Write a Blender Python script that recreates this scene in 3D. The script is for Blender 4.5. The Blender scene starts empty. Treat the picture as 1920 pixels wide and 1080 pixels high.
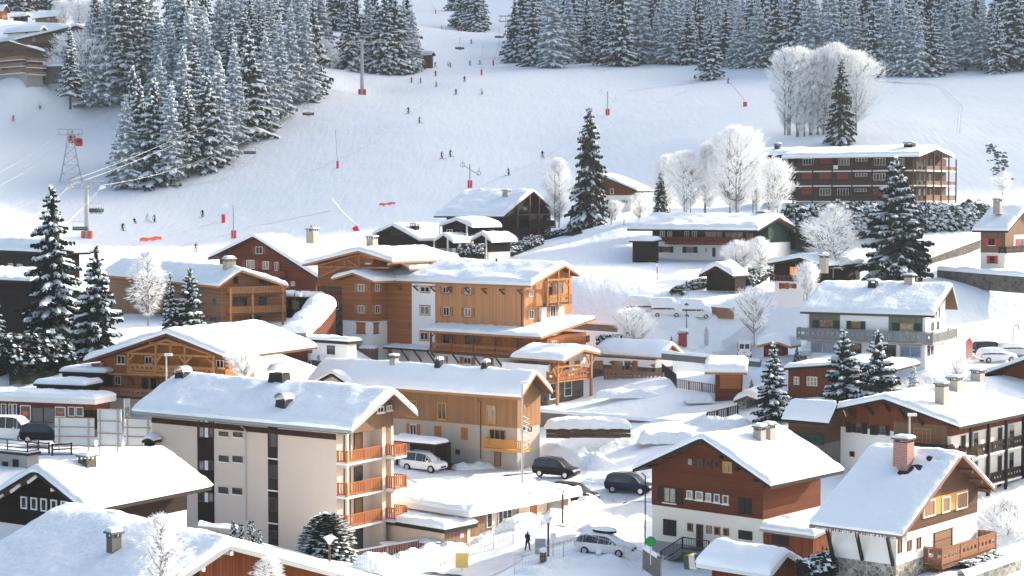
import bpy, bmesh, math, random
import numpy as np
from mathutils import Vector, noise
sc = bpy.context.scene
COL = sc.collection
R = math.radians
sin, cos = math.sin, math.cos
random.seed(7)
# ------------------------------------------------------------ camera, sky, sun, exposure
F, YH = 3400.0, 380.0                      # focal length in photo pixels, photo row of the horizon
PIT = math.atan((540 - YH) / F)
cam = bpy.data.cameras.new('camera'); camo = bpy.data.objects.new('camera', cam); COL.objects.link(camo)
cam.sensor_width = 36; cam.lens = 36 * F / 1920; cam.clip_start = 1; cam.clip_end = 6000
camo.location = (0, 0, 0); camo.rotation_euler = (math.pi / 2 - PIT, 0, 0)
sc.camera = camo
SAZ, SEL = R(60), R(22)                    # sun: clockwise from +Y (behind and right of the village), low
S = Vector((sin(SAZ) * cos(SEL), cos(SAZ) * cos(SEL), sin(SEL)))
wd = bpy.data.worlds.new('World'); sc.world = wd; wd.use_nodes = True
nt = wd.node_tree; bg = nt.nodes['Background']
sky = nt.nodes.new('ShaderNodeTexSky'); sky.sky_type = 'NISHITA'; sky.sun_disc = False
sky.sun_elevation = SEL; sky.sun_rotation = SAZ; sky.air_density = 0.9; sky.dust_density = 4.0; sky.ozone_density = 0.0
nt.links.new(sky.outputs[0], bg.inputs[0]); bg.inputs[1].default_value = 0.15
sl = bpy.data.lights.new('sun', 'SUN'); sl.energy = 4.4; sl.angle = R(0.5); sl.color = (1, 0.92, 0.80)
so = bpy.data.objects.new('sun', sl); COL.objects.link(so)
so.rotation_euler = S.to_track_quat('Z', 'Y').to_euler()
sc.view_settings.view_transform = 'Standard'; sc.view_settings.look = 'None'; sc.view_settings.gamma = 1
sc.view_settings.exposure = 1.12
sc.cycles.max_bounces = 6; sc.cycles.diffuse_bounces = 4; sc.cycles.glossy_bounces = 2
sc.cycles.volume_bounces = 0

# ------------------------------------------------------------ pixel <-> world
CP_, SP_ = cos(PIT), sin(PIT)
def ray(px, py):
    x, y = (px - 960) / F, (540 - py) / F
    return Vector((x, CP_ + y * SP_, -SP_ + y * CP_))
def P(px, py, Y):
    d = ray(px, py); return d * (Y / d.y)
def proj(p):
    w = p[1] * CP_ - p[2] * SP_
    return 960 + F * p[0] / w, 540 - F * (p[1] * SP_ + p[2] * CP_) / w

# ------------------------------------------------------------ materials
MATS = {}
def newmat(name):
    m = bpy.data.materials.new(name); m.use_nodes = True
    n = m.node_tree.nodes; l = m.node_tree.links
    return m, n, l, n['Principled BSDF']
def nd(n, t, **kw):
    x = n.new(t)
    for k, v in kw.items(): setattr(x, k, v)
    return x
def mth(n, l, op, a, b=None):
    x = n.new('ShaderNodeMath'); x.operation = op
    for i, q in enumerate((a, b)):
        if q is None: continue
        if isinstance(q, (int, float)): x.inputs[i].default_value = q
        else: l.new(q, x.inputs[i])
    return x.outputs[0]
def mixc(n, l, fac, a, b, mode='MIX'):
    x = n.new('ShaderNodeMix'); x.data_type = 'RGBA'; x.blend_type = mode
    for s, q in ((x.inputs[0], fac), (x.inputs[6], a), (x.inputs[7], b)):
        if isinstance(q, (int, float)): s.default_value = q
        elif isinstance(q, tuple): s.default_value = (*q, 1)
        else: l.new(q, s)
    return x.outputs[2]
def nz(n, l, scale, vec=None, detail=3, rough=.55):
    x = n.new('ShaderNodeTexNoise'); x.inputs['Scale'].default_value = scale
    x.inputs['Detail'].default_value = detail; x.inputs['Roughness'].default_value = rough
    if vec is not None: l.new(vec, x.inputs['Vector'])
    return x.outputs[0]
def plain(name, col, rough=.6, var=.12, scale=3., metal=0):
    if name in MATS: return MATS[name]
    m, n, l, p = newmat(name)
    tc = nd(n, 'ShaderNodeTexCoord').outputs['Object']
    f = nz(n, l, scale, tc, 4)
    c = mixc(n, l, f, tuple(x * (1 - var) for x in col), tuple(min(1, x * (1 + var)) for x in col))
    l.new(c, p.inputs['Base Color']); p.inputs['Specular IOR Level'].default_value = .12 if rough > .5 else .5; p.inputs['Roughness'].default_value = rough; p.inputs['Metallic'].default_value = metal
    MATS[name] = m; return m
def wood(name, col, axis='h', per=.2, var=.35, groove=.45, weather=None):
    if name in MATS: return MATS[name]
    m, n, l, p = newmat(name)
    tc = nd(n, 'ShaderNodeTexCoord').outputs['Object']
    sx = nd(n, 'ShaderNodeSeparateXYZ'); l.new(tc, sx.inputs[0])
    u = mth(n, l, 'ADD', sx.outputs[0], sx.outputs[1])
    k = sx.outputs[2] if axis == 'h' else u
    s = mth(n, l, 'MULTIPLY', k, 1 / per)
    fl = mth(n, l, 'FLOOR', s); fr = mth(n, l, 'FRACT', s)
    wn = nd(n, 'ShaderNodeTexWhiteNoise', noise_dimensions='1D'); l.new(fl, wn.inputs['W'])
    mp = nd(n, 'ShaderNodeMapping'); l.new(tc, mp.inputs[0])
    mp.inputs['Scale'].default_value = (1, 1, 9) if axis == 'h' else (9, 9, 1)
    g = nz(n, l, .9, mp.outputs[0], 4, .6)
    f = mth(n, l, 'ADD', mth(n, l, 'MULTIPLY', wn.outputs[0], .5), mth(n, l, 'MULTIPLY', g, .55))
    c = mixc(n, l, f, tuple(x * (1 - var) for x in col), tuple(min(1, x * (1 + var)) for x in col))
    if weather:
        wz = nz(n, l, .35, tc, 4, .6)
        c = mixc(n, l, mth(n, l, 'MULTIPLY', wz, .8), c, weather)
    gr = mth(n, l, 'LESS_THAN', fr, .12)
    c = mixc(n, l, mth(n, l, 'MULTIPLY', gr, groove), c, tuple(x * .2 for x in col))
    l.new(c, p.inputs['Base Color']); p.inputs['Roughness'].default_value = .75; p.inputs['Specular IOR Level'].default_value = .1
    MATS[name] = m; return m
def stucco(name, col, stain=.25):
    if name in MATS: return MATS[name]
    m, n, l, p = newmat(name)
    tc = nd(n, 'ShaderNodeTexCoord').outputs['Object']
    mp = nd(n, 'ShaderNodeMapping'); l.new(tc, mp.inputs[0]); mp.inputs['Scale'].default_value = (1.2, 1.2, .35)
    f = nz(n, l, 1.1, mp.outputs[0], 5, .65)
    f2 = nz(n, l, 14, tc, 2)
    c = mixc(n, l, f, tuple(x * (1 - stain) for x in col), col)
    c = mixc(n, l, mth(n, l, 'MULTIPLY', f2, .18), c, tuple(x * .75 for x in col))
    l.new(c, p.inputs['Base Color']); p.inputs['Roughness'].default_value = .9; p.inputs['Specular IOR Level'].default_value = .1
    MATS[name] = m; return m
def stone(name, c1, c2, mortar, scale=2.6):
    if name in MATS: return MATS[name]
    m, n, l, p = newmat(name)
    tc = nd(n, 'ShaderNodeTexCoord').outputs['Object']
    v = nd(n, 'ShaderNodeTexVoronoi'); v.inputs['Scale'].default_value = scale; l.new(tc, v.inputs['Vector'])
    e = nd(n, 'ShaderNodeTexVoronoi', feature='DISTANCE_TO_EDGE'); e.inputs['Scale'].default_value = scale; l.new(tc, e.inputs['Vector'])
    c = mixc(n, l, v.outputs['Color'], c1, c2)
    c = mixc(n, l, mth(n, l, 'LESS_THAN', e.outputs[0], .06), c, mortar)
    l.new(c, p.inputs['Base Color']); p.inputs['Roughness'].default_value = .9; p.inputs['Specular IOR Level'].default_value = .1
    b = nd(n, 'ShaderNodeBump'); b.inputs['Strength'].default_value = .6; b.inputs['Distance'].default_value = .08
    l.new(mth(n, l, 'MINIMUM', e.outputs[0], .15), b.inputs['Height']); l.new(b.outputs[0], p.inputs['Normal'])
    MATS[name] = m; return m
def brick(name, c1, c2, mortar):
    if name in MATS: return MATS[name]
    m, n, l, p = newmat(name)
    tc = nd(n, 'ShaderNodeTexCoord').outputs['Object']
    sx = nd(n, 'ShaderNodeSeparateXYZ'); l.new(tc, sx.inputs[0])
    cx = nd(n, 'ShaderNodeCombineXYZ'); l.new(mth(n, l, 'ADD', sx.outputs[0], sx.outputs[1]), cx.inputs[0]); l.new(sx.outputs[2], cx.inputs[1])
    b = nd(n, 'ShaderNodeTexBrick'); l.new(cx.outputs[0], b.inputs['Vector'])
    b.inputs['Color1'].default_value = (*c1, 1); b.inputs['Color2'].default_value = (*c2, 1); b.inputs['Mortar'].default_value = (*mortar, 1)
    b.inputs['Scale'].default_value = 1; b.inputs['Brick Width'].default_value = .24; b.inputs['Row Height'].default_value = .12; b.inputs['Mortar Size'].default_value = .012
    l.new(b.outputs[0], p.inputs['Base Color']); p.inputs['Roughness'].default_value = .9; p.inputs['Specular IOR Level'].default_value = .1
    MATS[name] = m; return m
def snowmat(name, col, b1, b2, s1=.35, s2=2.5, slide=None, tracks=False):
    if name in MATS: return MATS[name]
    m, n, l, p = newmat(name)
    tc = nd(n, 'ShaderNodeTexCoord').outputs['Object']
    l1 = nz(n, l, s1, tc, 4, .5); l2 = nz(n, l, s2, tc, 5, .6)
    h = mth(n, l, 'ADD', mth(n, l, 'MULTIPLY', l1, b1), mth(n, l, 'MULTIPLY', l2, b2))
    if slide:
        mp = nd(n, 'ShaderNodeMapping'); l.new(tc, mp.inputs[0]); mp.inputs['Scale'].default_value = slide
        w_ = nz(n, l, .45, tc, 2); h = mth(n, l, 'ADD', h, mth(n, l, 'MULTIPLY', nz(n, l, 1.3, mp.outputs[0], 4, .6), mth(n, l, 'MULTIPLY', w_, .16)))
    if tracks:
        mp = nd(n, 'ShaderNodeMapping'); l.new(tc, mp.inputs[0]); mp.inputs['Rotation'].default_value = (0, 0, R(25)); mp.inputs['Scale'].default_value = (.5, .06, .3)
        h = mth(n, l, 'ADD', h, mth(n, l, 'MULTIPLY', nz(n, l, 1.5, mp.outputs[0], 4, .5), .16))
    b = nd(n, 'ShaderNodeBump'); b.inputs['Strength'].default_value = 1; b.inputs['Distance'].default_value = 1
    l.new(h, b.inputs['Height']); l.new(b.outputs[0], p.inputs['Normal'])
    p.inputs['Base Color'].default_value = (*col, 1); p.inputs['Roughness'].default_value = .75
    p.inputs['Specular IOR Level'].default_value = .2
    MATS[name] = m; return m
def glassmat(name, dark, pale, thr):
    m, n, l, p = newmat(name)
    oi = nd(n, 'ShaderNodeObjectInfo')
    tc = nd(n, 'ShaderNodeTexCoord').outputs['Object']
    c = mixc(n, l, mth(n, l, 'GREATER_THAN', oi.outputs['Random'], thr), dark, pale)
    c = mixc(n, l, mth(n, l, 'MULTIPLY', nz(n, l, 2.2, tc, 3), .8), c, tuple(x * .35 for x in dark))
    l.new(c, p.inputs['Base Color']); p.inputs['Roughness'].default_value = .08
    MATS[name] = m; return m
SNOW = snowmat('roof_snow', (.87, .92, .95), .16, .06, .7, 2.6)
SNOWX = snowmat('roof_snow_sliding_x', (.87, .92, .95), .15, .05, .7, 2.6, slide=(.22, 2.2, .22))
SNOWY = snowmat('roof_snow_sliding_y', (.87, .92, .95), .15, .05, .7, 2.6, slide=(2.2, .22, .22))
SNOWG = snowmat('ground_snow', (.87, .92, .95), 0.34, .09, .12, 1.1, tracks=True)
SNOWP = snowmat('piled_snow', (.87, .92, .945), .30, .16, .9, 3.0)
SNOWT = plain('tree_snow', (.86, .915, .95), .8, .04)
FROST = plain('hoar_frost', (.93, .945, .96), .8, .05)
ROADM = plain('packed_snow_road', (.70, .72, .75), .55, .16, .9)
NEED = plain('spruce_needles', (.020, .031, .026), .8, .45, 1.2)
NEEDB = plain('spruce_needles_brown', (.055, .055, .03), .8, .45, 1.2)
LEAFD = plain('hedge_leaves', (.02, .03, .022), .8, .4, 1.5)
BARK = plain('bark', (.085, .065, .05), .9, .4, 2)
BARKF = plain('frosty_bark', (.24, .215, .20), .9, .45, 2)
GLASS = glassmat('window_glass', (.02, .028, .036), (.42, .38, .33), .62)
GLASSD = glassmat('dark_glass', (.015, .02, .026), (.05, .06, .07), .5)
WHITE = stucco('white_render', (.88, .86, .83), .05)
CREAM = stucco('cream_render', (.84, .79, .68), .10)
BEIGE = stucco('beige_render', (.74, .60, .49), .05)
PEACH = stucco('peach_render', (.82, .66, .52), .06)
GREYR = stucco('grey_render', (.42, .40, .37), .25)
TANR = stucco('tan_render', (.52, .46, .38), .25)
CONC = stucco('concrete', (.22, .21, .19), .55)
REDW = wood('red_brown_boards', (.145, .044, .02), 'h', .22, .45, .6, weather=(.10, .03, .014))
REDWV = wood('red_brown_upright_boards', (.16, .046, .02), 'v', .22)
BRW = wood('brown_boards', (.10, .050, .030), 'h', .22)
BRWV = wood('brown_upright_boards', (.16, .085, .05), 'v', .22, weather=(.22, .15, .10))
DKW = wood('dark_boards', (.022, .014, .011), 'h', .22)
DKWV = wood('dark_upright_boards', (.028, .016, .012), 'v', .22)
ORW = wood('orange_boards', (.44, .19, .062), 'h', .22, .28)
ORWV = wood('orange_upright_boards', (.58, .285, .13), 'v', .24, .3, weather=(.42, .19, .08))
HONW = wood('honey_boards', (.34, .125, .045), 'h', .2, .3)
TANW = wood('weathered_tan_upright_boards', (.40, .20, .088), 'v', .26, .3, weather=(.17, .11, .07))
LOGW = wood('deep_orange_boards', (.36, .13, .036), 'h', .24, .28)
GRNW = wood('grey_green_boards', (.15, .15, .12), 'v', .24, .25)
GREYW = wood('grey_boards', (.24, .25, .25), 'v', .2, .2)
PINKW = wood('pale_pink_brown_boards', (.29, .16, .10), 'v', .3, .25)
TEALW = wood('dark_green_boards', (.018, .04, .036), 'v', .24)
TRIMD = plain('dark_trim', (.03, .024, .02), .7)
TRIMB = plain('brown_trim', (.13, .065, .035), .7, .25)
TRIMO = plain('orange_trim', (.40, .19, .075), .7, .2)
TRIMG = plain('green_grey_trim', (.055, .075, .07), .7)
TRIMGY = plain('grey_trim', (.30, .33, .33), .6)
TRIMW = plain('white_trim', (.78, .77, .74), .6, .04)
TRIMP = plain('dusky_pink_trim', (.23, .125, .105), .7)
OCHRE = plain('ochre_paint', (.56, .27, .055), .6, .12)
ORAIL = plain('orange_railing_paint', (.40, .14, .05), .65, .15)
SHUTD = plain('dark_shutter', (.028, .024, .022), .7)
SHUTO = plain('orange_shutter', (.42, .15, .045), .7, .2)
SHUTR = plain('red_shutter', (.62, .035, .045), .6)
SHUTG = plain('green_shutter', (.015, .055, .045), .6)
BLIND = plain('brown_roller_blind', (.26, .15, .085), .7, .15, 6)
REDPAN = plain('brick_red_panel', (.26, .055, .035), .7, .15)
METAL = plain('galvanised_metal', (.46, .48, .50), .4, .1, 3, .6)
DMETAL = plain('black_metal', (.02, .022, .025), .45, .2, 3, .3)
ROOFD = plain('dark_roofing', (.035, .035, .038), .8, .3)
STONEW = stone('field_stone', (.10, .095, .085), (.34, .31, .27), (.42, .40, .36))
STONEL = stone('pale_field_stone', (.22, .20, .18), (.46, .43, .39), (.5, .48, .45), 1.9)
STONED = stone('dark_field_stone', (.04, .04, .04), (.16, .14, .12), (.12, .11, .1), 2.2)
BRICKM = brick('pink_brick', (.33, .14, .105), (.42, .20, .15), (.46, .38, .34))
MATRED = plain('red_mat', (.72, .03, .05), .6, .08)
ORNET = plain('orange_net', (.9, .16, .07), .6, .1)
# ------------------------------------------------------------ mesh helpers
def tag(o, label=None, cat=None, group=None, kind=None):
    if label: o['label'] = label
    if cat: o['category'] = cat
    if group: o['group'] = group
    if kind: o['kind'] = kind
    return o
def empty(name, loc, rz=0, label=None, cat=None, group=None):
    o = bpy.data.objects.new(name, None); COL.objects.link(o); o.empty_display_size = .3
    o.location = loc; o.rotation_euler = (0, 0, rz)
    return tag(o, label, cat, group)
class MB:
    def __init__(s): s.v = []; s.f = []; s.m = []
    def poly(s, pts, mi=0):
        k = len(s.v); s.v += [tuple(p) for p in pts]; s.f.append(tuple(range(k, k + len(pts)))); s.m.append(mi); return s
    def box(s, lo, hi, mi=0):
        k = len(s.v)
        s.v += [(x, y, z) for z in (lo[2], hi[2]) for y in (lo[1], hi[1]) for x in (lo[0], hi[0])]
        for q in ((0, 2, 3, 1), (4, 5, 7, 6), (0, 1, 5, 4), (1, 3, 7, 5), (3, 2, 6, 7), (2, 0, 4, 6)):
            s.f.append(tuple(k + i for i in q)); s.m.append(mi)
        return s
    def beam(s, p, q, w, h, mi=0):
        p, q = Vector(p), Vector(q); d = (q - p).normalized()
        u = d.cross(Vector((0, 0, 1)))
        u = Vector((1, 0, 0)) if u.length < 1e-4 else u.normalized()
        v = u.cross(d); u *= w / 2; v *= h / 2
        k = len(s.v)
        for c in (p, q): s.v += [tuple(c - u - v), tuple(c + u - v), tuple(c + u + v), tuple(c - u + v)]
        for a in ((0, 3, 2, 1), (4, 5, 6, 7), (0, 1, 5, 4), (1, 2, 6, 5), (2, 3, 7, 6), (3, 0, 4, 7)):
            s.f.append(tuple(k + i for i in a)); s.m.append(mi)
        return s
    def tube(s, pts, rad, n=6, mi=0, cap=True):
        pts = [Vector(p) for p in pts]
        if isinstance(rad, (int, float)): rad = [rad] * len(pts)
        k = len(s.v)
        for i, p in enumerate(pts):
            d = (pts[min(i + 1, len(pts) - 1)] - pts[max(i - 1, 0)]).normalized()
            u = d.cross(Vector((0, 0, 1)) if abs(d.z) < .95 else Vector((1, 0, 0))).normalized(); v = d.cross(u)
            for j in range(n):
                a = 2 * math.pi * j / n
                s.v.append(tuple(p + (u * cos(a) + v * sin(a)) * rad[i]))
        for i in range(len(pts) - 1):
            for j in range(n):
                a, b = k + i * n + j, k + i * n + (j + 1) % n
                s.f.append((a, b, b + n, a + n)); s.m.append(mi)
        if cap and n > 2:
            s.f.append(tuple(range(k, k + n))); s.m.append(mi)
            e = k + (len(pts) - 1) * n; s.f.append(tuple(range(e, e + n))); s.m.append(mi)
        return s
    def grid(s, rows, mi=0, close=False):
        k = len(s.v); n = len(rows[0])
        for r in rows: s.v += [tuple(p) for p in r]
        for i in range(len(rows) - 1):
            for j in range(n - (0 if close else 1)):
                a, b = k + i * n + j, k + i * n + (j + 1) % n
                s.f.append((a, b, b + n, a + n)); s.m.append(mi)
        return s
    def blob(s, c, r, seed=0, n=10, amp=.25, mi=0, sq=1):
        rows = []
        for i in range(n // 2 + 1):
            t = math.pi * i / (n // 2); row = []
            for j in range(n):
                a = 2 * math.pi * j / n
                d = Vector((sin(t) * cos(a), sin(t) * sin(a), cos(t)))
                q = 1 + amp * noise.noise(d * 1.7 + Vector((seed * 3.1, seed, 0)))
                row.append((c[0] + d.x * r[0] * q, c[1] + d.y * r[1] * q, c[2] + d.z * r[2] * q))
            rows.append(row)
        return s.grid(rows, mi, True)
    def mesh(s, name, mats, smooth=False):
        me = bpy.data.meshes.new(name); me.from_pydata(s.v, [], s.f)
        mats = mats if isinstance(mats, (list, tuple)) else [mats]
        for m in mats: me.materials.append(m)
        if len(mats) > 1: me.polygons.foreach_set('material_index', s.m)
        if smooth: me.polygons.foreach_set('use_smooth', [True] * len(s.f))
        me.update(); return me
    def build(s, name, mats, parent=None, smooth=False, loc=None, rz=0):
        o = bpy.data.objects.new(name, s.mesh(name, mats, smooth)); COL.objects.link(o)
        if parent: o.parent = parent
        if loc is not None: o.location = loc; o.rotation_euler = (0, 0, rz)
        return o
def clip(poly, z, above):
    out = []
    for i in range(len(poly)):
        p, q = poly[i], poly[(i + 1) % len(poly)]
        pi = p[1] >= z if above else p[1] <= z; qi = q[1] >= z if above else q[1] <= z
        if pi: out.append(p)
        if pi != qi:
            t = (z - p[1]) / (q[1] - p[1]); out.append((p[0] + (q[0] - p[0]) * t, z))
    return out
def qr(x, r): x = min(1, max(0, x / r)); return math.sqrt(1 - (1 - x) ** 2)
def samples(a, b, step, ex=(), fine=(0, .07, .18, .34, .6)):
    L = b - a; s = set(round(x, 3) for x in fine if x < L / 2) | set(round(L - x, 3) for x in fine if x < L / 2)
    n = max(2, int(L / step)); s |= set(round(L * i / n, 3) for i in range(n + 1))
    for e in ex: s.add(round(e - a, 3))
    s = sorted(s); out = [s[0]]
    for x in s[1:]:
        if x - out[-1] > .04: out.append(x)
    return [a + x for x in out]
def snow_grid(fz, c0, c1, t0, t1, T, to, seed, ridge=(), step=.45, rr=.5, holes=(), lump=.07, bump=.12, base=.5):
    """blanket of snow over the rectangle; fz roof height, to(c,t,z)->local point; thickness rounds off at the edges"""
    cs, ts = samples(c0, c1, step, ridge), samples(t0, t1, step)
    mb = MB(); rows = []
    for c in cs:
        row = []
        for t in ts:
            dc, dt = min(c - c0, c1 - c), min(t - t0, t1 - t)
            q = (base + (1 - base) * qr(dc, rr)) * (base + (1 - base) * qr(dt, rr))
            v = Vector((c * .45 + seed * 7.3, t * .45, seed))
            h = T * q * (1 + bump * 2.6 * noise.noise(v)) + lump * 1.3 * noise.noise(v * 3.7) * q
            for hc, ht, hr, hd in holes:
                d2 = ((c - hc) ** 2 + (t - ht) ** 2) / hr ** 2
                h -= hd * math.exp(-d2) * (1 + .9 * noise.noise(v * 5))
            # the blanket bulges a little past the edge
            e = .10 * noise.noise(v * 2.3)
            cc = c + ((-1 if c - c0 < c1 - c else 1) * (.06 + e) if dc < .03 else 0)
            tt = t + ((-1 if t - t0 < t1 - t else 1) * (.06 + e) if dt < .03 else 0)
            row.append(to(cc, tt, fz(c, t) + h))
        rows.append(row)
    mb.grid(rows)
    def skirt(line, drop):
        mb.grid([line, drop])
    skirt(rows[0], [to(c0, t, fz(c0, t) + .005) for t in ts]); skirt(rows[-1], [to(c1, t, fz(c1, t) + .005) for t in ts])
    skirt([r[0] for r in rows], [to(c, t0, fz(c, t0) + .005) for c in cs]); skirt([r[-1] for r in rows], [to(c, t1, fz(c, t1) + .005) for c in cs])
    return mb
# ------------------------------------------------------------ houses
PADS = []          # ground points the terrain has to meet
HOUSES = {}
class Vol:
    """A rectangular volume of a house. Corner nearest the camera; a runs left and away, b right and away."""
    z = (0, 0)
    def __init__(s, root, O, yaw, a0=0, b0=0):
        s.root, s.O, s.yaw, s.a0, s.b0 = root, O, yaw, a0, b0
        y = R(yaw); s.B = Vector((sin(y), cos(y), 0)); s.A = Vector((-cos(y), sin(y), 0)); s.off = .02; s.snowo = None
        s.roofo = None; s.seed = random.random() * 50
    def W(s, a, b, z): return s.O + s.A * a + s.B * b + Vector((0, 0, z))
    def _lin(s, p0, D, px):
        k = (px - 960) / F
        f = lambda p: p.x - k * (p.y * CP_ - p.z * SP_)
        g = D.x - k * (D.y * CP_ - D.z * SP_)
        return -f(p0) / g
    def pa(s, px, b, z=3): return s._lin(s.W(0, b, z), s.A, px)
    def pb(s, px, a, z=3): return s._lin(s.W(a, 0, z), s.B, px)
    def pz(s, py, a=None, b=None):
        p = s.W(s.a0 if a is None else a, s.b0 if b is None else b, 0); k = (540 - py) / F
        return -((p.y * SP_ + p.z * CP_) - k * (p.y * CP_ - p.z * SP_)) / (CP_ + k * SP_)
    def _pl(s, px, py, N, Q):
        d = ray(px, py); return d * (Q.dot(N) / d.dot(N)) - s.O
    def onL(s, px, py, b=None):
        q = s._pl(px, py, s.B, s.W(0, s.b0 if b is None else b, 0)); return q.dot(s.A), q.z
    def onR(s, px, py, a=None):
        q = s._pl(px, py, s.A, s.W(s.a0 if a is None else a, 0, 0)); return q.dot(s.B), q.z
    def zz(s, x, y): return s.z[0] + x / 4, s.z[1] + y / 4
    def size(s, La, Lb, zb=-3): s.La, s.Lb, s.zb = La, Lb, zb; return s
    # roof profile -------------------------------------------------
    def gable(s, face, og, e0, r, e1, ogf=.8, th=.24, snow=.5, trim=TRIMD, hip=None, fast=None, holes=(), lump=.07, far=None, smat=None, step=.45, rk=.45, soffit=None):
        s.sof = soffit
        if face == 'L': g = lambda p: s.onL(p[0], p[1], s.b0 - og); lo, hi = s.b0 - og, s.b0 + s.Lb + ogf
        else: g = lambda p: s.onR(p[0], p[1], s.a0 - og); lo, hi = s.a0 - og, s.a0 + s.La + ogf
        cr, zr = g(r)
        if e0: c0, z0 = g(e0)
        if e1: c1, z1 = g(e1)
        if not e0: c0, z0 = 2 * cr - c1, z1
        if not e1: c1, z1 = 2 * cr - c0, z0
        if far is not None: hi = far
        return s.roof(face, (c0, z0), (cr, zr), (c1, z1), lo, hi, th, snow, trim, hip, holes, lump, smat, step, rk)
    def roof(s, face, p0, pr, p1, lo, hi, th=.24, snow=.5, trim=TRIMD, hip=None, holes=(), lump=.07, smat=None, step=.45, rk=.45):
        soffit = getattr(s, 'sof', None)
        (c0, z0), (cr, zr), (c1, z1) = p0, pr, p1
        m0, m1 = (zr - z0) / (cr - c0), (zr - z1) / (c1 - cr)
        s.face, s.c0, s.c1, s.cr, s.zr, s.lo, s.hi, s.th = face, c0, c1, cr, zr, lo, hi, th
        tent = lambda c: zr - (m0 * (cr - c) if c < cr else m1 * (c - cr))
        def fz(c, t):
            z = tent(c)
            if hip:
                if hip[0]: z = min(z, hip[0][0] + hip[0][1] * (t - lo))
                if hip[1]: z = min(z, hip[1][0] + hip[1][1] * (hi - t))
            return z
        def fs(c, t):
            d = abs(c - cr); k = rk; dd = math.sqrt(d * d + k * k)
            z = zr - (m0 if c < cr else m1) * dd + .0
            z = max(z, tent(c) - min(m0, m1) * k) if d < 2 else tent(c)
            return min(z, fz(c, t))
        s.fz = fz; s.tent = tent; s.hip = hip
        to = (lambda c, t, z: (t, c, z)) if face == 'L' else (lambda c, t, z: (c, t, z))
        s.to = to
        mb = MB()
        if hip:
            cs, ts = samples(c0, c1, .6, (cr,), (0,)), samples(lo, hi, .6, (), (0,))
            for dz in (0, -th): mb.grid([[to(c, t, fz(c, t) + dz) for t in ts] for c in cs])
            for c in (c0, c1): mb.grid([[to(c, t, fz(c, t)) for t in ts], [to(c, t, fz(c, t) - th) for t in ts]])
            for t in (lo, hi): mb.grid([[to(c, t, fz(c, t)) for c in cs], [to(c, t, fz(c, t) - th) for c in cs]])
        else:
            pr_ = [(c0, z0), (cr, zr), (c1, z1), (c1, z1 - th), (cr, zr - th * 1.15), (c0, z0 - th)]
            mb.grid([[to(c, t, z) for c, z in pr_] for t in (lo, hi)], 0, True); mb.m[3] = mb.m[4] = 1
            for t in (lo, hi):
                for q in ((0, 1, 4, 5), (1, 2, 3, 4)): mb.poly([to(pr_[i][0], t, pr_[i][1]) for i in q])
        s.roofo = mb.build('roof', [trim, soffit or TRIMB], s.root)
        if snow:
            g = snow_grid(fs, c0 + .03, c1 - .03, lo + .03, hi - .03, snow, to, s.seed, (cr, cr - .3, cr + .3), step, holes=holes, lump=lump)
            s.snowo = g.build('snow_cover', smat or (SNOWY if face == 'L' else SNOWX), s.roofo, True)
        return s
    def flat(s, z, oh=.6, th=.35, snow=.5, trim=TRIMW, lump=.1, sl=0, ohb=None):
        """flat or slightly tilted slab roof at height z; sl = rise per metre along b"""
        a0, a1, b0, b1 = s.a0 - oh, s.a0 + s.La + (oh if ohb is None else ohb), s.b0 - oh, s.b0 + s.Lb + (oh if ohb is None else ohb)
        f = lambda b, a: z + sl * (b - s.b0)
        s.fz = f; s.tent = lambda c: z; s.face = 'F'; s.lo, s.hi, s.c0, s.c1, s.th = a0, a1, b0, b1, th
        s.to = lambda c, t, zz: (c, t, zz)
        mb = MB()
        p = [(b0, a0), (b1, a0), (b1, a1), (b0, a1)]
        mb.poly([(b, a, f(b, a)) for b, a in p]); mb.poly([(b, a, f(b, a) - th) for b, a in p])
        for i in range(4):
            q, r = p[i], p[(i + 1) % 4]
            mb.poly([(*q, f(*q)), (*r, f(*r)), (*r, f(*r) - th), (*q, f(*q) - th)])
        s.roofo = mb.build('roof', trim, s.root)
        if snow:
            g = snow_grid(f, b0 + .05, b1 - .05, a0 + .05, a1 - .05, snow, s.to, s.seed, (), .45, lump=lump)
            s.snowo = g.build('snow_cover', SNOW, s.roofo, True)
        return s
    def topz(s, face, c):
        """underside of the roof above point c of a wall (c = a on L, b on R)"""
        if s.face == 'F': return s.fz(c if face == 'R' else s.b0, 0) - s.th
        if s.face == face: return s.tent(c) - s.th
        return s.tent(s.b0 if face == 'L' else s.a0) - s.th
    def wallpoly(s, face, far=False):
        o, L = (s.a0, s.La) if face == 'L' else (s.b0, s.Lb)
        if getattr(s, 'hip', None): z = s.tent(s.c0) - .05; top = [(o + L, z), (o, z)]
        elif s.face == face and s.cr > o and s.cr < o + L:
            top = [(o + L, s.tent(o + L) - s.th), (s.cr, s.zr - s.th), (o, s.tent(o) - s.th)]
        elif s.face == face:
            top = [(o + L, s.tent(o + L) - s.th), (o, s.tent(o) - s.th)]
        elif s.face == 'F':
            top = [(o + L, s.fz(o + L, 0) - s.th), (o, s.fz(o, 0) - s.th)] if face == 'R' else [(o + L, s.fz(s.b0 + (s.Lb if far else 0), 0) - s.th), (o, s.fz(s.b0 + (s.Lb if far else 0), 0) - s.th)]
        else:
            c = (s.b0 + (s.Lb if far else 0)) if face == 'L' else (s.a0 + (s.La if far else 0))
            z = s.tent(c) - s.th; top = [(o + L, z), (o, z)]
        return [(o, s.zb), (o + L, s.zb)] + top
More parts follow.
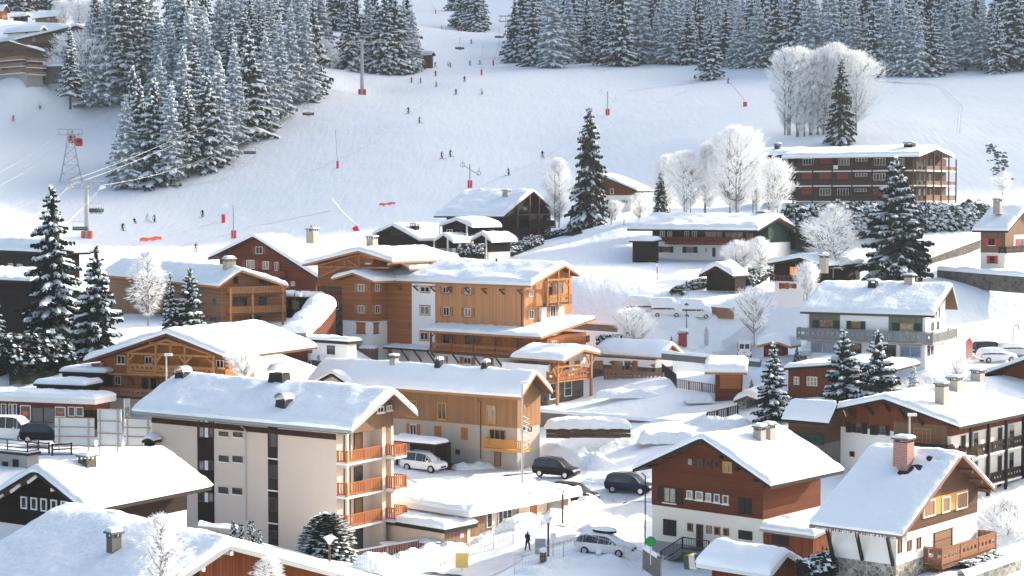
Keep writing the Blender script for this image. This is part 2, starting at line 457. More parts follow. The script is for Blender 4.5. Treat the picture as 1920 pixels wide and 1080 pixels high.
    def walls(s, layers, names=None):
        """layers bottom to top: (material, top pixel row at the near corner or None, proud)"""
        z0 = s.zb
        for i, ly in enumerate(layers):
            mat, py, pr = ly[0], ly[1], (ly[2] if len(ly) > 2 else 0)
            z1 = 99 if py is None else s.pz(py)
            mb = MB()
            for face in 'LR':
                for far in (0, 1):
                    pg = s.wallpoly(face, far)
                    pg = clip(clip(pg, z0, True), z1, False)
                    if len(pg) < 3: continue
                    o, L = (s.a0, s.La) if face == 'L' else (s.b0, s.Lb)
                    d = (s.b0 - pr if not far else s.b0 + s.Lb + pr) if face == 'L' else (s.a0 - pr if not far else s.a0 + s.La + pr)
                    ex = lambda c: o + (c - o) * (1 + 2 * pr / L) - pr
                    mb.poly([(d, ex(c), z) if face == 'L' else (ex(c), d, z) for c, z in pg])
            if pr > 0:   # close the step beneath a proud layer
                A0, A1, B0, B1 = s.a0 - pr, s.a0 + s.La + pr, s.b0 - pr, s.b0 + s.Lb + pr
                mb.poly([(B0, A0, z0), (B1, A0, z0), (B1, A1, z0), (B0, A1, z0)])
            if mb.f: mb.build((names or {}).get(i, 'wall'), mat, s.root)
            s.off = max(s.off, pr + .02) if pr else s.off
            z0 = z1
        return s
    def qd(s, face, c, z, d):
        """point on a facade: c along it, d outwards"""
        return (s.b0 - d, c, z) if face == 'L' else (c, s.a0 - d, z)
    def fp(s, face, x, y, raw=False, d=0):
        if not raw: x, y = s.zz(x, y)
        return s.onL(x, y, s.b0 - d) if face == 'L' else s.onR(x, y, s.a0 - d)
    def rect(s, face, x0, y0, x1, y1, raw=False, d=0):
        ym = (y0 + y1) / 2; xm = (x0 + x1) / 2
        c0, c1 = sorted((s.fp(face, x0, ym, raw, d)[0], s.fp(face, x1, ym, raw, d)[0]))
        z1, z0 = s.fp(face, xm, y0, raw, d)[1], s.fp(face, xm, y1, raw, d)[1]
        return c0, c1, z0, z1
    def fbox(s, mb, face, c0, c1, z0, z1, d0, d1, mi=0):
        p, q = s.qd(face, c0, z0, d0), s.qd(face, c1, z1, d1)
        return mb.box(tuple(map(min, p, q)), tuple(map(max, p, q)), mi)
    def panel(s, name, face, r, mat, d=.03, raw=False, back=0.0):
        mb = MB(); s.fbox(mb, face, *s.rect(face, *r, raw), back, s.off + d); return mb.build(name, mat, s.root)
    def win(s, face, rects, fr=TRIMW, mull=1, sh=None, sill=None, glass=None, raw=False, fw=.07, bars=0, closed=None, door=False, lintel=None):
        for r in rects:
            c0, c1, z0, z1 = s.rect(face, *r, raw); o = s.off
            name = 'door' if door else 'window'
            if closed:
                for k in (0, 1):
                    mb = MB(); m = (c0 + c1) / 2
                    s.fbox(mb, face, *((c0, m - .015) if k == 0 else (m + .015, c1)), z0, z1, 0, o + .05)
                    mb.build('shutter', closed, s.root)
                if lintel:
                    mb = MB(); s.fbox(mb, face, c0 - .12, c1 + .12, z1, z1 + .12, 0, o + .09); s.fbox(mb, face, c0 - .12, c1 + .12, z0 - .08, z0, 0, o + .09); mb.build('window_sill', lintel, s.root)
                continue
            mb = MB(); s.fbox(mb, face, c0, c1, z0, z1, 0, o + .012)
            w = mb.build(name, glass or GLASS, s.root)
            mb = MB(); f = min(fw, (c1 - c0) * .16)
            for q in ((c0, c0 + f, z0, z1), (c1 - f, c1, z0, z1)): s.fbox(mb, face, *q, 0, o + .06)
            for q in ((c0 + f, c1 - f, z0, z0 + f), (c0 + f, c1 - f, z1 - f, z1)): s.fbox(mb, face, *q, 0, o + .058)
            for i in range(mull):
                m = c0 + (c1 - c0) * (i + 1) / (mull + 1); s.fbox(mb, face, m - f * .45, m + f * .45, z0 + f, z1 - f, 0, o + .05)
            for i in range(bars):
                m = z0 + (z1 - z0) * (i + 1) / (bars + 1); s.fbox(mb, face, c0 + f, c1 - f, m - .02, m + .02, 0, o + .045)
            mb.build('frame', fr, w)
            if sill:
                mb = MB(); s.fbox(mb, face, c0 - .1, c1 + .1, z0 - .09, z0, 0, o + .13); mb.build('sill', sill, w)
            if lintel:
                mb = MB(); e = .14
                for q in ((c0 - e, c1 + e, z1, z1 + e), (c0 - e, c0, z0, z1), (c1, c1 + e, z0, z1), (c0 - e, c1 + e, z0 - e, z0)): s.fbox(mb, face, *q, 0, o + .03)
                mb.build('surround', lintel, w)
            if sh:
                sw = (c1 - c0) * (.5 if mull else .6)
                for q in ((c0 - sw - .04, c0 - .04), (c1 + .04, c1 + sw + .04)):
                    mb = MB(); s.fbox(mb, face, *q, z0 - .04, z1 + .04, 0, o + .055); mb.build('shutter', sh, s.root)
        return s
    def rail(s, mb, p, q, h, style, mi=0, thick=.05):
        """railing between local points p and q (bottom), height h"""
        p, q = Vector(p), Vector(q); d = q - p; L = d.length; n = d / L; up = Vector((0, 0, 1))
        mb.beam(p + up * h, q + up * h, .09, .07, mi); mb.beam(p + up * .12, q + up * .12, .06, .07, mi)
        k = max(1, int(L / 2.2))
        for i in range(k + 1):
            x = p + d * (i / k); mb.beam(x, x + up * h, .09, .09, mi)
        if style == 'slat':
            m = max(2, int(L / .21))
            for i in range(m):
                x = p + d * ((i + .5) / m); mb.beam(x + up * .1, x + up * (h - .03), .03, .03, mi)
                a = n * .062; o = n.cross(up) * .012
                mb.box(*[tuple(map(f_, x - a - o + up * .1, x + a + o + up * (h - .04), x - a + o + up * .1, x + a - o + up * (h - .04))) for f_ in (min, max)], mi) if abs(n.x) > .99 or abs(n.y) > .99 else mb.beam(x + up * .1, x + up * (h - .04), .12, .03, mi)
        elif style == 'panel':
            g = .03; o = n.cross(up) * .014
            m = max(2, int(L / .30))
            for i in range(m):
                c = p + d * ((i + .5) / m); a = n * (L / m / 2 - .012)
                w = .13 if i % 2 else h - .2
                for z0, z1 in (((.14, h - .06),) if i % 2 == 0 else ((.14, h * .42), (h * .64, h - .06))):
                    mb.box(*[tuple(map(f_, c - a - o + up * z0, c + a + o + up * z1, c - a + o + up * z0, c + a - o + up * z1)) for f_ in (min, max)], mi)
        elif style == 'bars':
            m = max(2, int(L / .16))
            for i in range(m): x = p + d * ((i + .5) / m); mb.beam(x + up * .1, x + up * h, .03, .03, mi)
        elif style == 'solid':
            o = n.cross(up) * .02
            mb.box(*[tuple(map(f_, p - o + up * .1, q + o + up * (h - .04), p + o + up * .1, q - o + up * (h - .04))) for f_ in (min, max)], mi)
        elif style == 'rails':
            for k in (.4, .68): mb.beam(p + up * h * k, q + up * h * k, .05, .05, mi)
    def balc(s, face, x0, x1, yt, yb, depth, style='panel', mat=TRIMO, slab=TRIMB, raw=False, th=.18, ends=(1, 1), sthick=None, h=None, c=None, snow=False):
        ym = (yt + yb) / 2
        if c: c0, c1 = c
        else: c0, c1 = sorted((s.fp(face, x0, ym, raw, depth)[0], s.fp(face, x1, ym, raw, depth)[0]))
        xm = (x0 + x1) / 2
        z1 = s.fp(face, xm, yt, raw, depth)[1]; z0 = s.fp(face, xm, yb, raw, depth)[1]
        if h: z0 = z1 - h
        mb = MB(); s.fbox(mb, face, c0, c1, z0 - th, z0, 0.0, depth)
        b = mb.build('balcony', slab, s.root)
        r = MB(); e = .06
        s.rail(r, s.qd(face, c0, z0, depth - e), s.qd(face, c1, z0, depth - e), z1 - z0, style)
        if ends[0]: s.rail(r, s.qd(face, c0 + e, z0, 0.05), s.qd(face, c0 + e, z0, depth - e), z1 - z0, style)
        if ends[1]: s.rail(r, s.qd(face, c1 - e, z0, 0.05), s.qd(face, c1 - e, z0, depth - e), z1 - z0, style)
        r.build('railing', mat, b)
        if snow:
            m = MB(); p, q = s.qd(face, c0, z0 - th, depth + .03), s.qd(face, c1, z0 - .02, depth - .02); m.box(tuple(map(min, p, q)), tuple(map(max, p, q))); m.build('snow_edge', SNOW, b)
        return b, c0, c1, z0, z1
    def beams(s, face, segs, w, mat, name='timber_frame', d=.1, raw=False, h=None):
        """timbers on (or in front of) a facade, one part; segs = (x0,y0,x1,y1) pixels at distance d from the wall"""
        mb = MB()
        for x0, y0, x1, y1 in segs:
            p, q = s.fp(face, x0, y0, raw, d), s.fp(face, x1, y1, raw, d)
            mb.beam(s.qd(face, *p, d), s.qd(face, *q, d), w, h or w)
        return mb.build(name, mat, s.root)
    def brackets(s, face, n, mat, reach=1.0, drop=1.1, w=.16, c0=None, c1=None, gz=None):
        """slanting eave struts along a facade, each a part"""
        o, L = (s.a0, s.La) if face == 'L' else (s.b0, s.Lb)
        c0 = o + .15 if c0 is None else c0; c1 = o + L - .15 if c1 is None else c1
        for i in range(n):
            c = c0 + (c1 - c0) * (i / (n - 1) if n > 1 else .5); z = s.topz(face, c) if gz is None else gz
            if s.face != face and s.face != 'F':
                m = abs(s.tent(s.c0 + .01) - s.tent(s.c0 + 1.01)); zz = z - m * reach - .05
            else: zz = z - .05
            mb = MB(); mb.beam(s.qd(face, c, z - drop, .02), s.qd(face, c, zz, reach), w, w)
            mb.beam(s.qd(face, c, zz, -.1), s.qd(face, c, zz, reach + .1), w * .9, w * .9)
            mb.build('bracket', mat, s.root)
        return s
    def downpipe(s, face, x, y0, y1, mat=METAL, raw=False):
        c, z1 = s.fp(face, x, y0, raw); _, z0 = s.fp(face, x, y1, raw); o = s.off + .08
        MB().tube([s.qd(face, c, z1, o + .5), s.qd(face, c, z1 - .35, o), s.qd(face, c, z0, o)], .055, 6).build('downpipe', mat, s.root)
        return s
    def onroof(s, px, py, add=0):
        d = ray(px, py); last = None
        Y = s.O.y - 20
        while Y < s.O.y + 45:
            q = d * (Y / d.y) - s.O; a, b = q.dot(s.A), q.dot(s.B)
            c, t = (a, b) if s.face == 'L' else (b, a)
            if s.c0 <= c <= s.c1 and s.lo <= t <= s.hi and q.z <= s.fz(c, t) + add: return a, b, s.fz(c, t)
            Y += .05
        return s.a0 + 2, s.b0 + 2, s.fz(s.cr if s.face != 'F' else s.b0 + 2, s.lo + 2)
    def chim(s, px, py, w, h, style='block', mat=None, d=None, snow=True):
        a, b, z = s.onroof(px, py); d = d or w
        base = MB(); zt = z + h
        name = 'chimney'
        if style == 'hood':
            k = .72
            lo = [(b - d / 2, a - w / 2), (b + d / 2, a - w / 2), (b + d / 2, a + w / 2), (b - d / 2, a + w / 2)]
            hi = [(b + (x - b) * k, a + (y - a) * k) for x, y in lo]
            base.grid([[(*p, z - .8) for p in lo], [(*p, zt) for p in hi]], 0, True); base.poly([(*p, zt) for p in hi])
            o = base.build(name, mat or ROOFD, s.roofo)
            m = MB(); rows = []
            for i in range(9):
                t = math.pi * i / 8
                rows.append([(b + x, a - cos(t) * w * .46, zt + .12 + sin(t) * w * .38) for x in (-d * .44, d * .44)])
            m.grid(rows)
            for x in (-d * .36, d * .36):
                for y in (-w * .4, w * .4): m.beam((b + x, a + y, zt - .05), (b + x, a + y, zt + .2), .06, .06)
            m.build('chimney_cap', METAL, o)
        else:
            base.box((b - d / 2, a - w / 2, z - 1), (b + d / 2, a + w / 2, zt))
            o = base.build(name, mat or CONC, s.roofo)
            m = MB()
            e = .12
            for x in (-1, 0, 1):
                for y in (-1, 1): m.box((b + x * d * .42 - .06, a + y * w * .42 - .06, zt), (b + x * d * .42 + .06, a + y * w * .42 + .06, zt + .22))
            m.box((b - d / 2 - e, a - w / 2 - e, zt + .22), (b + d / 2 + e, a + w / 2 + e, zt + .34))
            m.build('chimney_cap', CONC, o)
            if snow:
                m = MB(); m.grid([[(b + sx * (d / 2 + .08) * q, a + sy * (w / 2 + .08) * q, zt + zz) for sx, sy in ((-1, -1), (1, -1), (1, 1), (-1, 1))] for q, zz in ((1, .34), (1, .44), (.7, .54), (0.01, .56))], 0, True)
                m.build('snow_cap', SNOW, o)
        return s
    def sub(s, a0, b0, La, Lb, zb=None):
        v = Vol(s.root, s.O, s.yaw, a0, b0); v.size(La, Lb, s.zb if zb is None else zb); v.z = s.z; v.seed = random.random() * 50; return v
    def gspot(s, a, b, z=0): PADS.append(s.W(a, b, z))
def house(name, label, cat, cx, by, Y, yaw, left, right, zb=-3, pad=True, group=None):
    O = P(cx, by, Y)
    root = empty(name, O, R(90 - yaw), label, cat, group)
    v = Vol(root, O, yaw)
    v.size(v.pa(left, 0), v.pb(right, 0), zb)
    if pad:
        for a, b in ((0, 0), (v.La, 0), (0, v.Lb), (v.La, v.Lb), (v.La / 2, v.Lb / 2)): v.gspot(a, b)
    HOUSES[label] = v
    return v
# ------------------------------------------------------------ the houses
def q(x): return [480 * (x % 4), 270 * (x // 4)]
Z = [tuple(q(i)) for i in range(16)]       # zoom windows of the photograph, row by row
# A apartment block -----------------------------------------------
h = house('apartment_block', 'tall beige apartment block with orange slatted balconies stacked on its sunlit side', 'apartment block', 651, 1052, 147, 34, 286, 738)
h.gable('R', 1.5, (659, 808), (739, 733), (784, 776), ogf=1.2, snow=.55, trim=TRIMGY)
loggia = h.pa(632, 0)                       # the corner bay is open: balconies
bp = h.pb(718, 0); zt = h.pz(812)
v = h.sub(loggia, 0, h.La - loggia, h.Lb); v.__dict__.update({k: h.__dict__[k] for k in ('face', 'c0', 'c1', 'cr', 'zr', 'lo', 'hi', 'th', 'tent', 'fz', 'to', 'roofo')})
v.walls([(BEIGE, 812), (BRWV, None, .04)])
top = h.sub(0, 0, loggia, h.Lb, zb=zt - .1); top.__dict__.update({k: h.__dict__[k] for k in ('face', 'c0', 'c1', 'cr', 'zr', 'lo', 'hi', 'th', 'tent', 'fz', 'to', 'roofo')})
top.walls([(BRWV, None)])
mb = MB(); mb.box((bp - .12, -.05, -3), (bp + .35, loggia + .1, zt)); mb.box((h.Lb - .3, 0, -3), (h.Lb, loggia, zt)); mb.build('partition_wall', BEIGE, h.root)
mb = MB(); mb.box((.05, 0.0, -3), (.3, .22, zt)); mb.build('corner_post', BEIGE, h.root)
h.z = Z[13]
fl = [(98, 150, 187, 237), (337, 392, 425, 490), (568, 633, 655, 725)]
for i, (t1, t0, b1, b0) in enumerate(fl):
    zt_, zb_ = h.pz(810 + (t0) / 4), h.pz(810 + b0 / 4)
    for c, e, d in (((0, bp - .15), (1, 0), 0.05), ((bp + .4, h.Lb + .55), (1, 1), 1.0)):
        mb = MB(); mb.box((c[0] - .05, -d, zb_ - .18), (c[1], loggia + .02, zb_)); b = mb.build('balcony', TRIMW, h.root)
        r = MB(); h.rail(r, (c[0], -d + .06, zb_ + .02), (c[1], -d + .06, zb_ + .02), zt_ - zb_, 'slat')
        if c[0] == 0: h.rail(r, (c[0] + .06, -d + .06, zb_ + .02), (c[0] + .06, loggia, zb_ + .02), zt_ - zb_, 'slat')
        else: h.rail(r, (c[1] - .06, -d + .06, zb_ + .02), (c[1] - .06, loggia, zb_ + .02), zt_ - zb_, 'slat'); h.rail(r, (c[0] + .06, -d + .06, zb_ + .02), (c[0] + .06, 0, zb_ + .02), zt_ - zb_, 'slat')
        r.build('railing', ORAIL, b)
v.off = .02; ha = loggia
levels = [h.pz(810 + f[3] / 4) for f in fl] + [.15]
for i, zf in enumerate(levels):
    for c0, c1, m in ((.9, 1.7, 1), (2.2, 3.3, 0), (bp + 1.0, bp + 2.2, 1)):
        if c1 > h.Lb: continue
        mb = MB(); mb.box((c0, loggia - .05, zf), (c1, loggia + .05, zf + 2.15)); w = mb.build('window', GLASSD if (i + m) % 2 else BLIND, h.root)
        mb = MB()
        for x in (c0, c1 - .08): mb.box((x, loggia - .09, zf), (x + .08, loggia, zf + 2.15))
        mb.box((c0, loggia - .088, zf + 2.07), (c1, loggia, zf + 2.15)); mb.build('frame', TRIMB, w)
# front: brown window strips, small windows
v.z = Z[12]; xs = (1485, 1607)
v.panel('stair_panel', 'L', (1483, -60, 1607, 690), DKWV, .01)
for y0, y1 in ((-110, 40), (215, 285), (455, 525)):
    v.off = .035; v.win('L', [(1495, y0, 1535, y1), (1567, y0, 1605, y1)], TRIMB, 0)
    v.off = .03; v.panel('mullion_post', 'L', (1538, y0, 1563, y1), TRIMW, .02)
    v.off = .02
v.win('L', [(1645, -2, 1712, 30), (1752, 2, 1818, 36), (1645, 178, 1715, 222), (1748, 182, 1820, 226), (1642, 414, 1712, 460), (1745, 420, 1816, 466)], TRIMB, 0, glass=GLASSD, sill=TRIMW, fw=.1)
v.z = Z[13]
v.panel('stair_panel', 'L', (92, -40, 165, 880), DKWV, .01)
for y0, y1 in ((10, 195), (245, 435), (490, 680), (735, 850)):
    v.off = .035; v.win('L', [(103, y0, 160, y0 + (y1 - y0) * .55)], TRIMB, 0); v.panel('blind_panel', 'L', (100, y0 + (y1 - y0) * .58, 162, y1), TRIMD, .02); v.panel('lintel', 'L', (90, y1, 166, y1 + 10), TRIMW, .05); v.off = .02
v.panel('eave_board', 'L', (-780, -46, 600, -6), wood('deep_brown_boards', (.055, .026, .018), 'v', .22), .05)
v.downpipe('L', 461, 798, 975, raw=True)
h.chim(343, 716, 1.3, .85, 'hood'); h.chim(524, 722, 2.0, 1.05, 'hood', d=1.4); h.chim(533, 772, 1.35, 1.0, 'hood')
# windows high in the timber gable
top.z = Z[9]; top.off = .03; top.win('R', [(905, 890, 955, 935), (975, 878, 1015, 918)], TRIMW, 1, sill=TRIMW)
# B red-brown chalet ----------------------------------------------
h = house('wooden_chalet', 'red-brown chalet on a pale rendered ground floor with an outside stair at its door', 'chalet', 1430, 1075, 143, 41, 1223, 1537)
h.gable('L', 1.5, (1445, 912), (1314, 821), (1186, 880), ogf=1.0, snow=.55, trim=TRIMD)
h.walls([(GREYR, 1043), (CREAM, 974), (REDW, None, .04)])
h.z = Z[14]
h.win('L', [(1318, 197, 1360, 250), (1385, 202, 1440, 258), (1462, 210, 1502, 265), (1526, 218, 1563, 272)], TRIMB, 0)
h.win('L', [(1585, 222, 1655, 308)], OCHRE, 1, fw=.11)
h.win('L', [(1142, 416, 1232, 530)], TRIMB, 1, sh=SHUTD, sill=TRIMW)
h.win('L', [(1314, 438, 1358, 498), (1382, 445, 1436, 510), (1457, 456, 1498, 518), (1520, 464, 1562, 528), (1584, 474, 1628, 540)], TRIMW, 0, sill=TRIMW)
h.win('L', [(1700, 492, 1800, 616), (1138, 657, 1232, 776), (1702, 740, 1803, 806)], closed=SHUTD)
h.win('L', [(1318, 683, 1358, 745), (1460, 702, 1500, 762), (1520, 710, 1562, 772), (1588, 720, 1628, 778)], TRIMO, 0, sill=TRIMW)
h.win('L', [(1386, 692, 1434, 866)], TRIMB, 0, door=True, bars=1)
h.brackets('R', 4, TRIMB, .9, 1.2)
for x, y in ((1275, 100), (1160, 185), (1050, 245), (1590, 180), (1710, 270), (1850, 355)):
    c, zz = h.fp('L', x, y, d=.7); MB().box((h.b0 - 1.4, c - .14, zz - .14), (h.b0 + .1, c + .14, zz + .14)).build('purlin', TRIMD, h.root)
h.downpipe('L', 1212, 885, 1035, TRIMD, raw=True)
mb = MB(); c0, z0 = h.fp('L', 1275, 880, d=1.3); c1, z1 = h.fp('L', 1475, 905, d=1.3); c2, z2 = h.fp('L', 1115, 985, d=1.3)
zl = z0
mb.box((h.b0 - 1.3, c1, zl - .2), (h.b0, c0, zl))
n = 10
for i in range(n):
    a = c0 + (c2 - c0) * i / n; zz = zl - (zl - z2) * (i + 1) / n
    mb.box((h.b0 - 1.3, a, zz - .35), (h.b0 - .05, a + (c2 - c0) / n, zz))
st = mb.build('outside_stair', CONC, h.root)
mb = MB(); h.rail(mb, (h.b0 - 1.25, c1, zl), (h.b0 - 1.25, c0, zl), 1.0, 'bars'); h.rail(mb, (h.b0 - 1.25, c0, zl), (h.b0 - 1.25, c2, z2), 1.0, 'bars'); mb.build('handrail', DMETAL, st)
h.chim(1424, 836, .75, 1.3, mat=GREYR); h.chim(1442, 832, .75, 1.3, mat=GREYR)
# shed against its right side
g = house('timber_shed', 'low brown shed with a snowy lean-to roof against the red-brown chalet', 'shed', 1524, 1068, 139, 41, 1432, 1560, pad=False)
g.flat(g.pz(1004), .25, .18, .45, TRIMGY, sl=.12)
g.walls([(REDWV, None)])
g.z = Z[15]; g.win('L', [(30, 775, 160, 850)], closed=TRIMD)
# shed with snow roof at the bottom
g = house('timber_shed', 'small upright-boarded shed under a thick snow cap at the bottom edge', 'shed', 1450, 1120, 130, 41, 1335, 1506)
g.gable('R', .5, (1444, 1080), (1477, 1037), (1514, 1063), ogf=.6, snow=.65, trim=TRIMW)
g.walls([(REDWV, None)])
# C white house front right ---------------------------------------
h = house('white_house', 'white house on a stone base with a brick chimney and steep snowy roof', 'house', 1680, 1097, 126, 40, 1560, 1831)
hc = [0, 0]
h.gable('R', 1.2, (1691, 1006), (1805, 850), (1866, 916), ogf=1.0, snow=None, trim=TRIMP)
a_, b_, z_ = h.onroof(1695, 880)
def rs(v, holes, T, lump=.07):
    tent = v.tent; k = .45
    fs = lambda c, t: tent(c) - (.18 if abs(c - v.cr) < .3 else 0)
    return snow_grid(fs, v.c0 + .03, v.c1 - .03, v.lo + .03, v.hi - .03, T, v.to, v.seed, (v.cr, v.cr - .3, v.cr + .3), .33, holes=holes, lump=lump).build('snow_cover', SNOW, v.roofo, True)
mb = MB(); e = .012
for c0, c1 in ((h.c0 + .1, h.cr), (h.cr, h.c1 - .1)): mb.grid([[(c, t, h.tent(c) + e) for t in (h.lo + .1, h.hi - .1)] for c in (c0, c1)])
mb.build('roof_tiles', ROOFD, h.roofo)
rs(h, [(b_ - .2, a_ - .1, .85, .5), (b_ + .3, a_ - 1.1, .55, .42), (b_ + 1.5, a_ - 1.3, .5, .5), (b_ + 1.2, a_ - 2.2, .3, .45), (b_ + 1.7, a_ - .4, .3, .4)], .36)
h.walls([(STONEW, 1060), (WHITE, 1004), (BRW, None, .05)])
h.z = Z[15]
h.panel('window_band', 'R', (1150, 470, 1492, 600), OCHRE, .02)
h.off = .085
h.panel('floor_band', 'R', (1030, 690, 1562, 735), TRIMW, .05)
h.win('R', [(1156, 510, 1243, 636), (1295, 482, 1355, 603), (1402, 450, 1487, 576)], TRIMW, 0, glass=BLIND, fw=.1)
h.off = .02
h.win('R', [(975, 800, 1001, 905), (1045, 786, 1072, 890), (1117, 772, 1143, 875)], TRIMB, 0, glass=BLIND, sill=TRIMW)
h.win('R', [(1243, 728, 1378, 880)], TRIMB, 0, door=True, glass=BLIND, bars=1)
for i, (x0, y0, x1, y1) in enumerate(((430, 720, 480, 925), (660, 762, 710, 960), (893, 790, 940, 1000))):
    c1, z1 = h.fp('L', x1, y1); c1 = min(max(c1, .15), h.La - .1)
    p = (h.b0 - .05, c1, z1); zz = h.tent(h.b0 - 1.0) - .3
    MB().beam(p, (h.b0 - 1.0, c1, zz), .2, .2).build('bracket', TRIMD, h.root)
b, c0, c1, z0, z1 = h.balc('R', 1310, 1714, 815, 940, 1.5, 'panel', wood('balcony_brown_boards', (.24, .12, .07), 'h', .2), TRIMB, th=.25)
for i in range(6): c = c0 + .4 + (c1 - c0 - .8) * i / 5; MB().beam((c, -.02, z0 - 1.0), (c, -1.2, z0 - .3), .16, .16).build('bracket', TRIMB, h.root)
for i in range(3):
    for sx, yy in ((1, .35 + .28 * i),):
        c = h.cr + sx * (h.c1 - h.cr) * yy; MB().box((c - .1, -1.1, h.tent(c) - .55), (c + .1, 0, h.tent(c) - .3)).build('purlin', TRIMP, h.root)
        c = h.cr - (h.cr - h.c0) * yy; MB().box((c - .1, -1.1, h.tent(c) - .55), (c + .1, 0, h.tent(c) - .3)).build('purlin', TRIMP, h.root)
h.chim(1694, 874, 1.15, 1.75, mat=BRICKM, d=1.05)
mb = MB(); rnd = random.Random(3)
for i in range(70):
    a = h.lo + .4 + rnd.random() * (h.hi - h.lo - .8); L = rnd.uniform(.08, .5) * (.4 + rnd.random())
    mb.tube([(h.c0, a, h.tent(h.c0) - .1), (h.c0, a, h.tent(h.c0) - .1 - L)], [.035, .004], 4, cap=False)
ic = mb.build('icicles', plain('ice', (.75, .82, .88), .15, .03), h.roofo); ic['kind'] = 'stuff'
# D big chalet at the right ---------------------------------------
h = house('large_chalet', 'broad white and red-brown chalet with three pale chimneys and dark balconies at the right edge', 'chalet', 1782, 938, 165, 40, 1571, 2010)
h.gable('L', 1.5, (1799, 801), (1656, 748), (1526, 775), ogf=.8, snow=.6)
h.walls([(WHITE, 818), (REDWV, None, .04)])
h.z = Z[11]
for x0, y0, x1, y1 in ((612, 895, 680, 975), (740, 870, 805, 950), (868, 838, 930, 925), (990, 900, 1058, 980), (1120, 950, 1195, 1030)):
    p, q_ = h.fp('L', x0, y0, d=.9), h.fp('L', x1, y1, d=.05); MB().beam(h.qd('L', *p, 1.1), h.qd('L', p[0] - .15, q_[1], .05), .2, .2).build('bracket', TRIMD, h.root)
h.panel('timber_wall', 'L', (945, 1015, 1345, 1330), BRWV, .03)
h.off = .05
h.win('L', [(628, 1010, 705, 1085), (835, 1030, 886, 1100)], TRIMB, 1, bars=2, sh=SHUTD, glass=GLASS)
h.win('L', [(768, 1028, 820, 1102)], closed=SHUTD)
h.win('L', [(1095, 1052, 1225, 1160)], TRIMO, 3, bars=2)
h.win('L', [(615, 1225, 650, 1265)], TRIMB, 0)
h.z = Z[15]; h.off = .02
h.balc('L', 950, 1345, 85, 135, 1.2, 'panel', DKW, TRIMW)
h.balc('L', 1345, 1570, 125, 175, 1.3, 'panel', BRW, TRIMW)
h.balc('R', 1650, 2300, 10, 110, 1.2, 'panel', DKW, TRIMW, c=(1.5, h.Lb), h=1.0)
h.balc('R', 1650, 2300, 235, 320, 1.2, 'panel', DKW, TRIMW, c=(1.5, h.Lb), h=1.0)
for y0 in (-80, 140, 340):
    for i in range(5):
        zt_ = h.pz(810 + y0 / 4 + 30); c = 1.9 + i * 2.6
        if c + 1 > h.Lb: break
        mb = MB(); mb.box((c, -.03, zt_ - 2.0), (c + 1.0, 0, zt_)); w = mb.build('window', GLASSD if i % 3 else SHUTD, h.root)
        mb = MB(); mb.box((c - .06, -.05, zt_ - 2.0), (c, 0, zt_)); mb.box((c + 1.0, -.05, zt_ - 2.0), (c + 1.06, 0, zt_)); mb.box((c, -.05, zt_ - .06), (c + 1, 0, zt_)); mb.build('frame', TRIMW, w)
for c in (1.5, 5.2, 9, 12.8):
    if c < h.Lb: MB().box((c - .14, -1.35, -3), (c + .14, -1.08, h.topz('R', c) + .1)).build('post', DKW, h.root)
h.chim(1692, 737, .95, 1.15, mat=TANR); h.chim(1681, 737, .6, .95, mat=TANR); h.chim(1790, 742, 1.15, 1.5, mat=TANR); h.chim(1833, 723, 1.05, 1.25, mat=TANR)
g = house('timber_shed', 'small dark shed with a snow roof between the red-brown chalet and the three-chimneyed chalet', 'shed', 1545, 860, 170, 40, 1478, 1580)
g.gable('R', .6, (1554, 794), (1572, 752), None, ogf=.6, snow=.5); g.walls([(CONC, 832), (BRW, None)])
g.z = Z[15]; g.balc('L', 190, 388, 20, 82, .9, 'panel', SHUTG, TRIMG); g.z = Z[11]
# E brown building behind the apartment block ----------------------
h = house('long_building', 'long building with weathered brown boards above grey render and an ochre balcony', 'house', 970, 883, 182, 34, 600, 1012)
h.gable('R', 1.4, (977, 746), (1006, 698), (1037, 735), ogf=.6, snow=.55, trim=TRIMO)
h.walls([(GREYR, 850), (TANR, 803), (TANW, None, .05)])
h.z = Z[9]
h.win('L', [(1135, 842, 1213, 968), (1366, 858, 1433, 988), (1734, 880, 1803, 1010)], OCHRE, 1, fw=.12, sill=OCHRE)
h.off = .02
h.win('L', [(1157, 1022, 1205, 1100)], TRIMW, 1, sh=SHUTO)
h.win('L', [(1340, 1035, 1390, 1122), (1540, 1047, 1588, 1138)], closed=SHUTO)
h.win('L', [(1752, 1060, 1872, 1138)], OCHRE, 2)
h.z = Z[13]
h.win('L', [(1790, 150, 1838, 258)], TRIMB, 0, door=True, glass=BLIND); h.win('L', [(1498, 132, 1530, 168)], TRIMB, 0, glass=GLASSD)
h.balc('L', 1703, 2120, 65, 135, 1.3, 'slat', OCHRE, OCHRE, c=(-1.5, h.onL(905, 838, -1.3)[0]))
h.off = .02; h.z = Z[10]
h.win('R', [(82, 870, 145, 1010)], TRIMO, 1, glass=BLIND, fw=.12); h.win('R', [(70, 1045, 96, 1078), (120, 1040, 146, 1078)], TRIMB, 0)
h.brackets('L', 7, TRIMO, .9, .8, .12); h.downpipe('L', 902, 748, 860, TRIMB, raw=True)
h.chim(739, 686, .7, .8, mat=GREYR); h.chim(823, 690, .85, .8, 'hood'); h.chim(910, 695, .85, .8, 'hood')
w = h.sub(h.pa(690, -1), -1.0, 6.2, 8, -3)
w.gable('L', .9, None, (621, 699), (587, 718), ogf=0, snow=.5, trim=TRIMD); w.walls([(REDWV, None)])
w.z = Z[9]; w.win('L', [(575, 672, 630, 720)], TRIMO, 1)
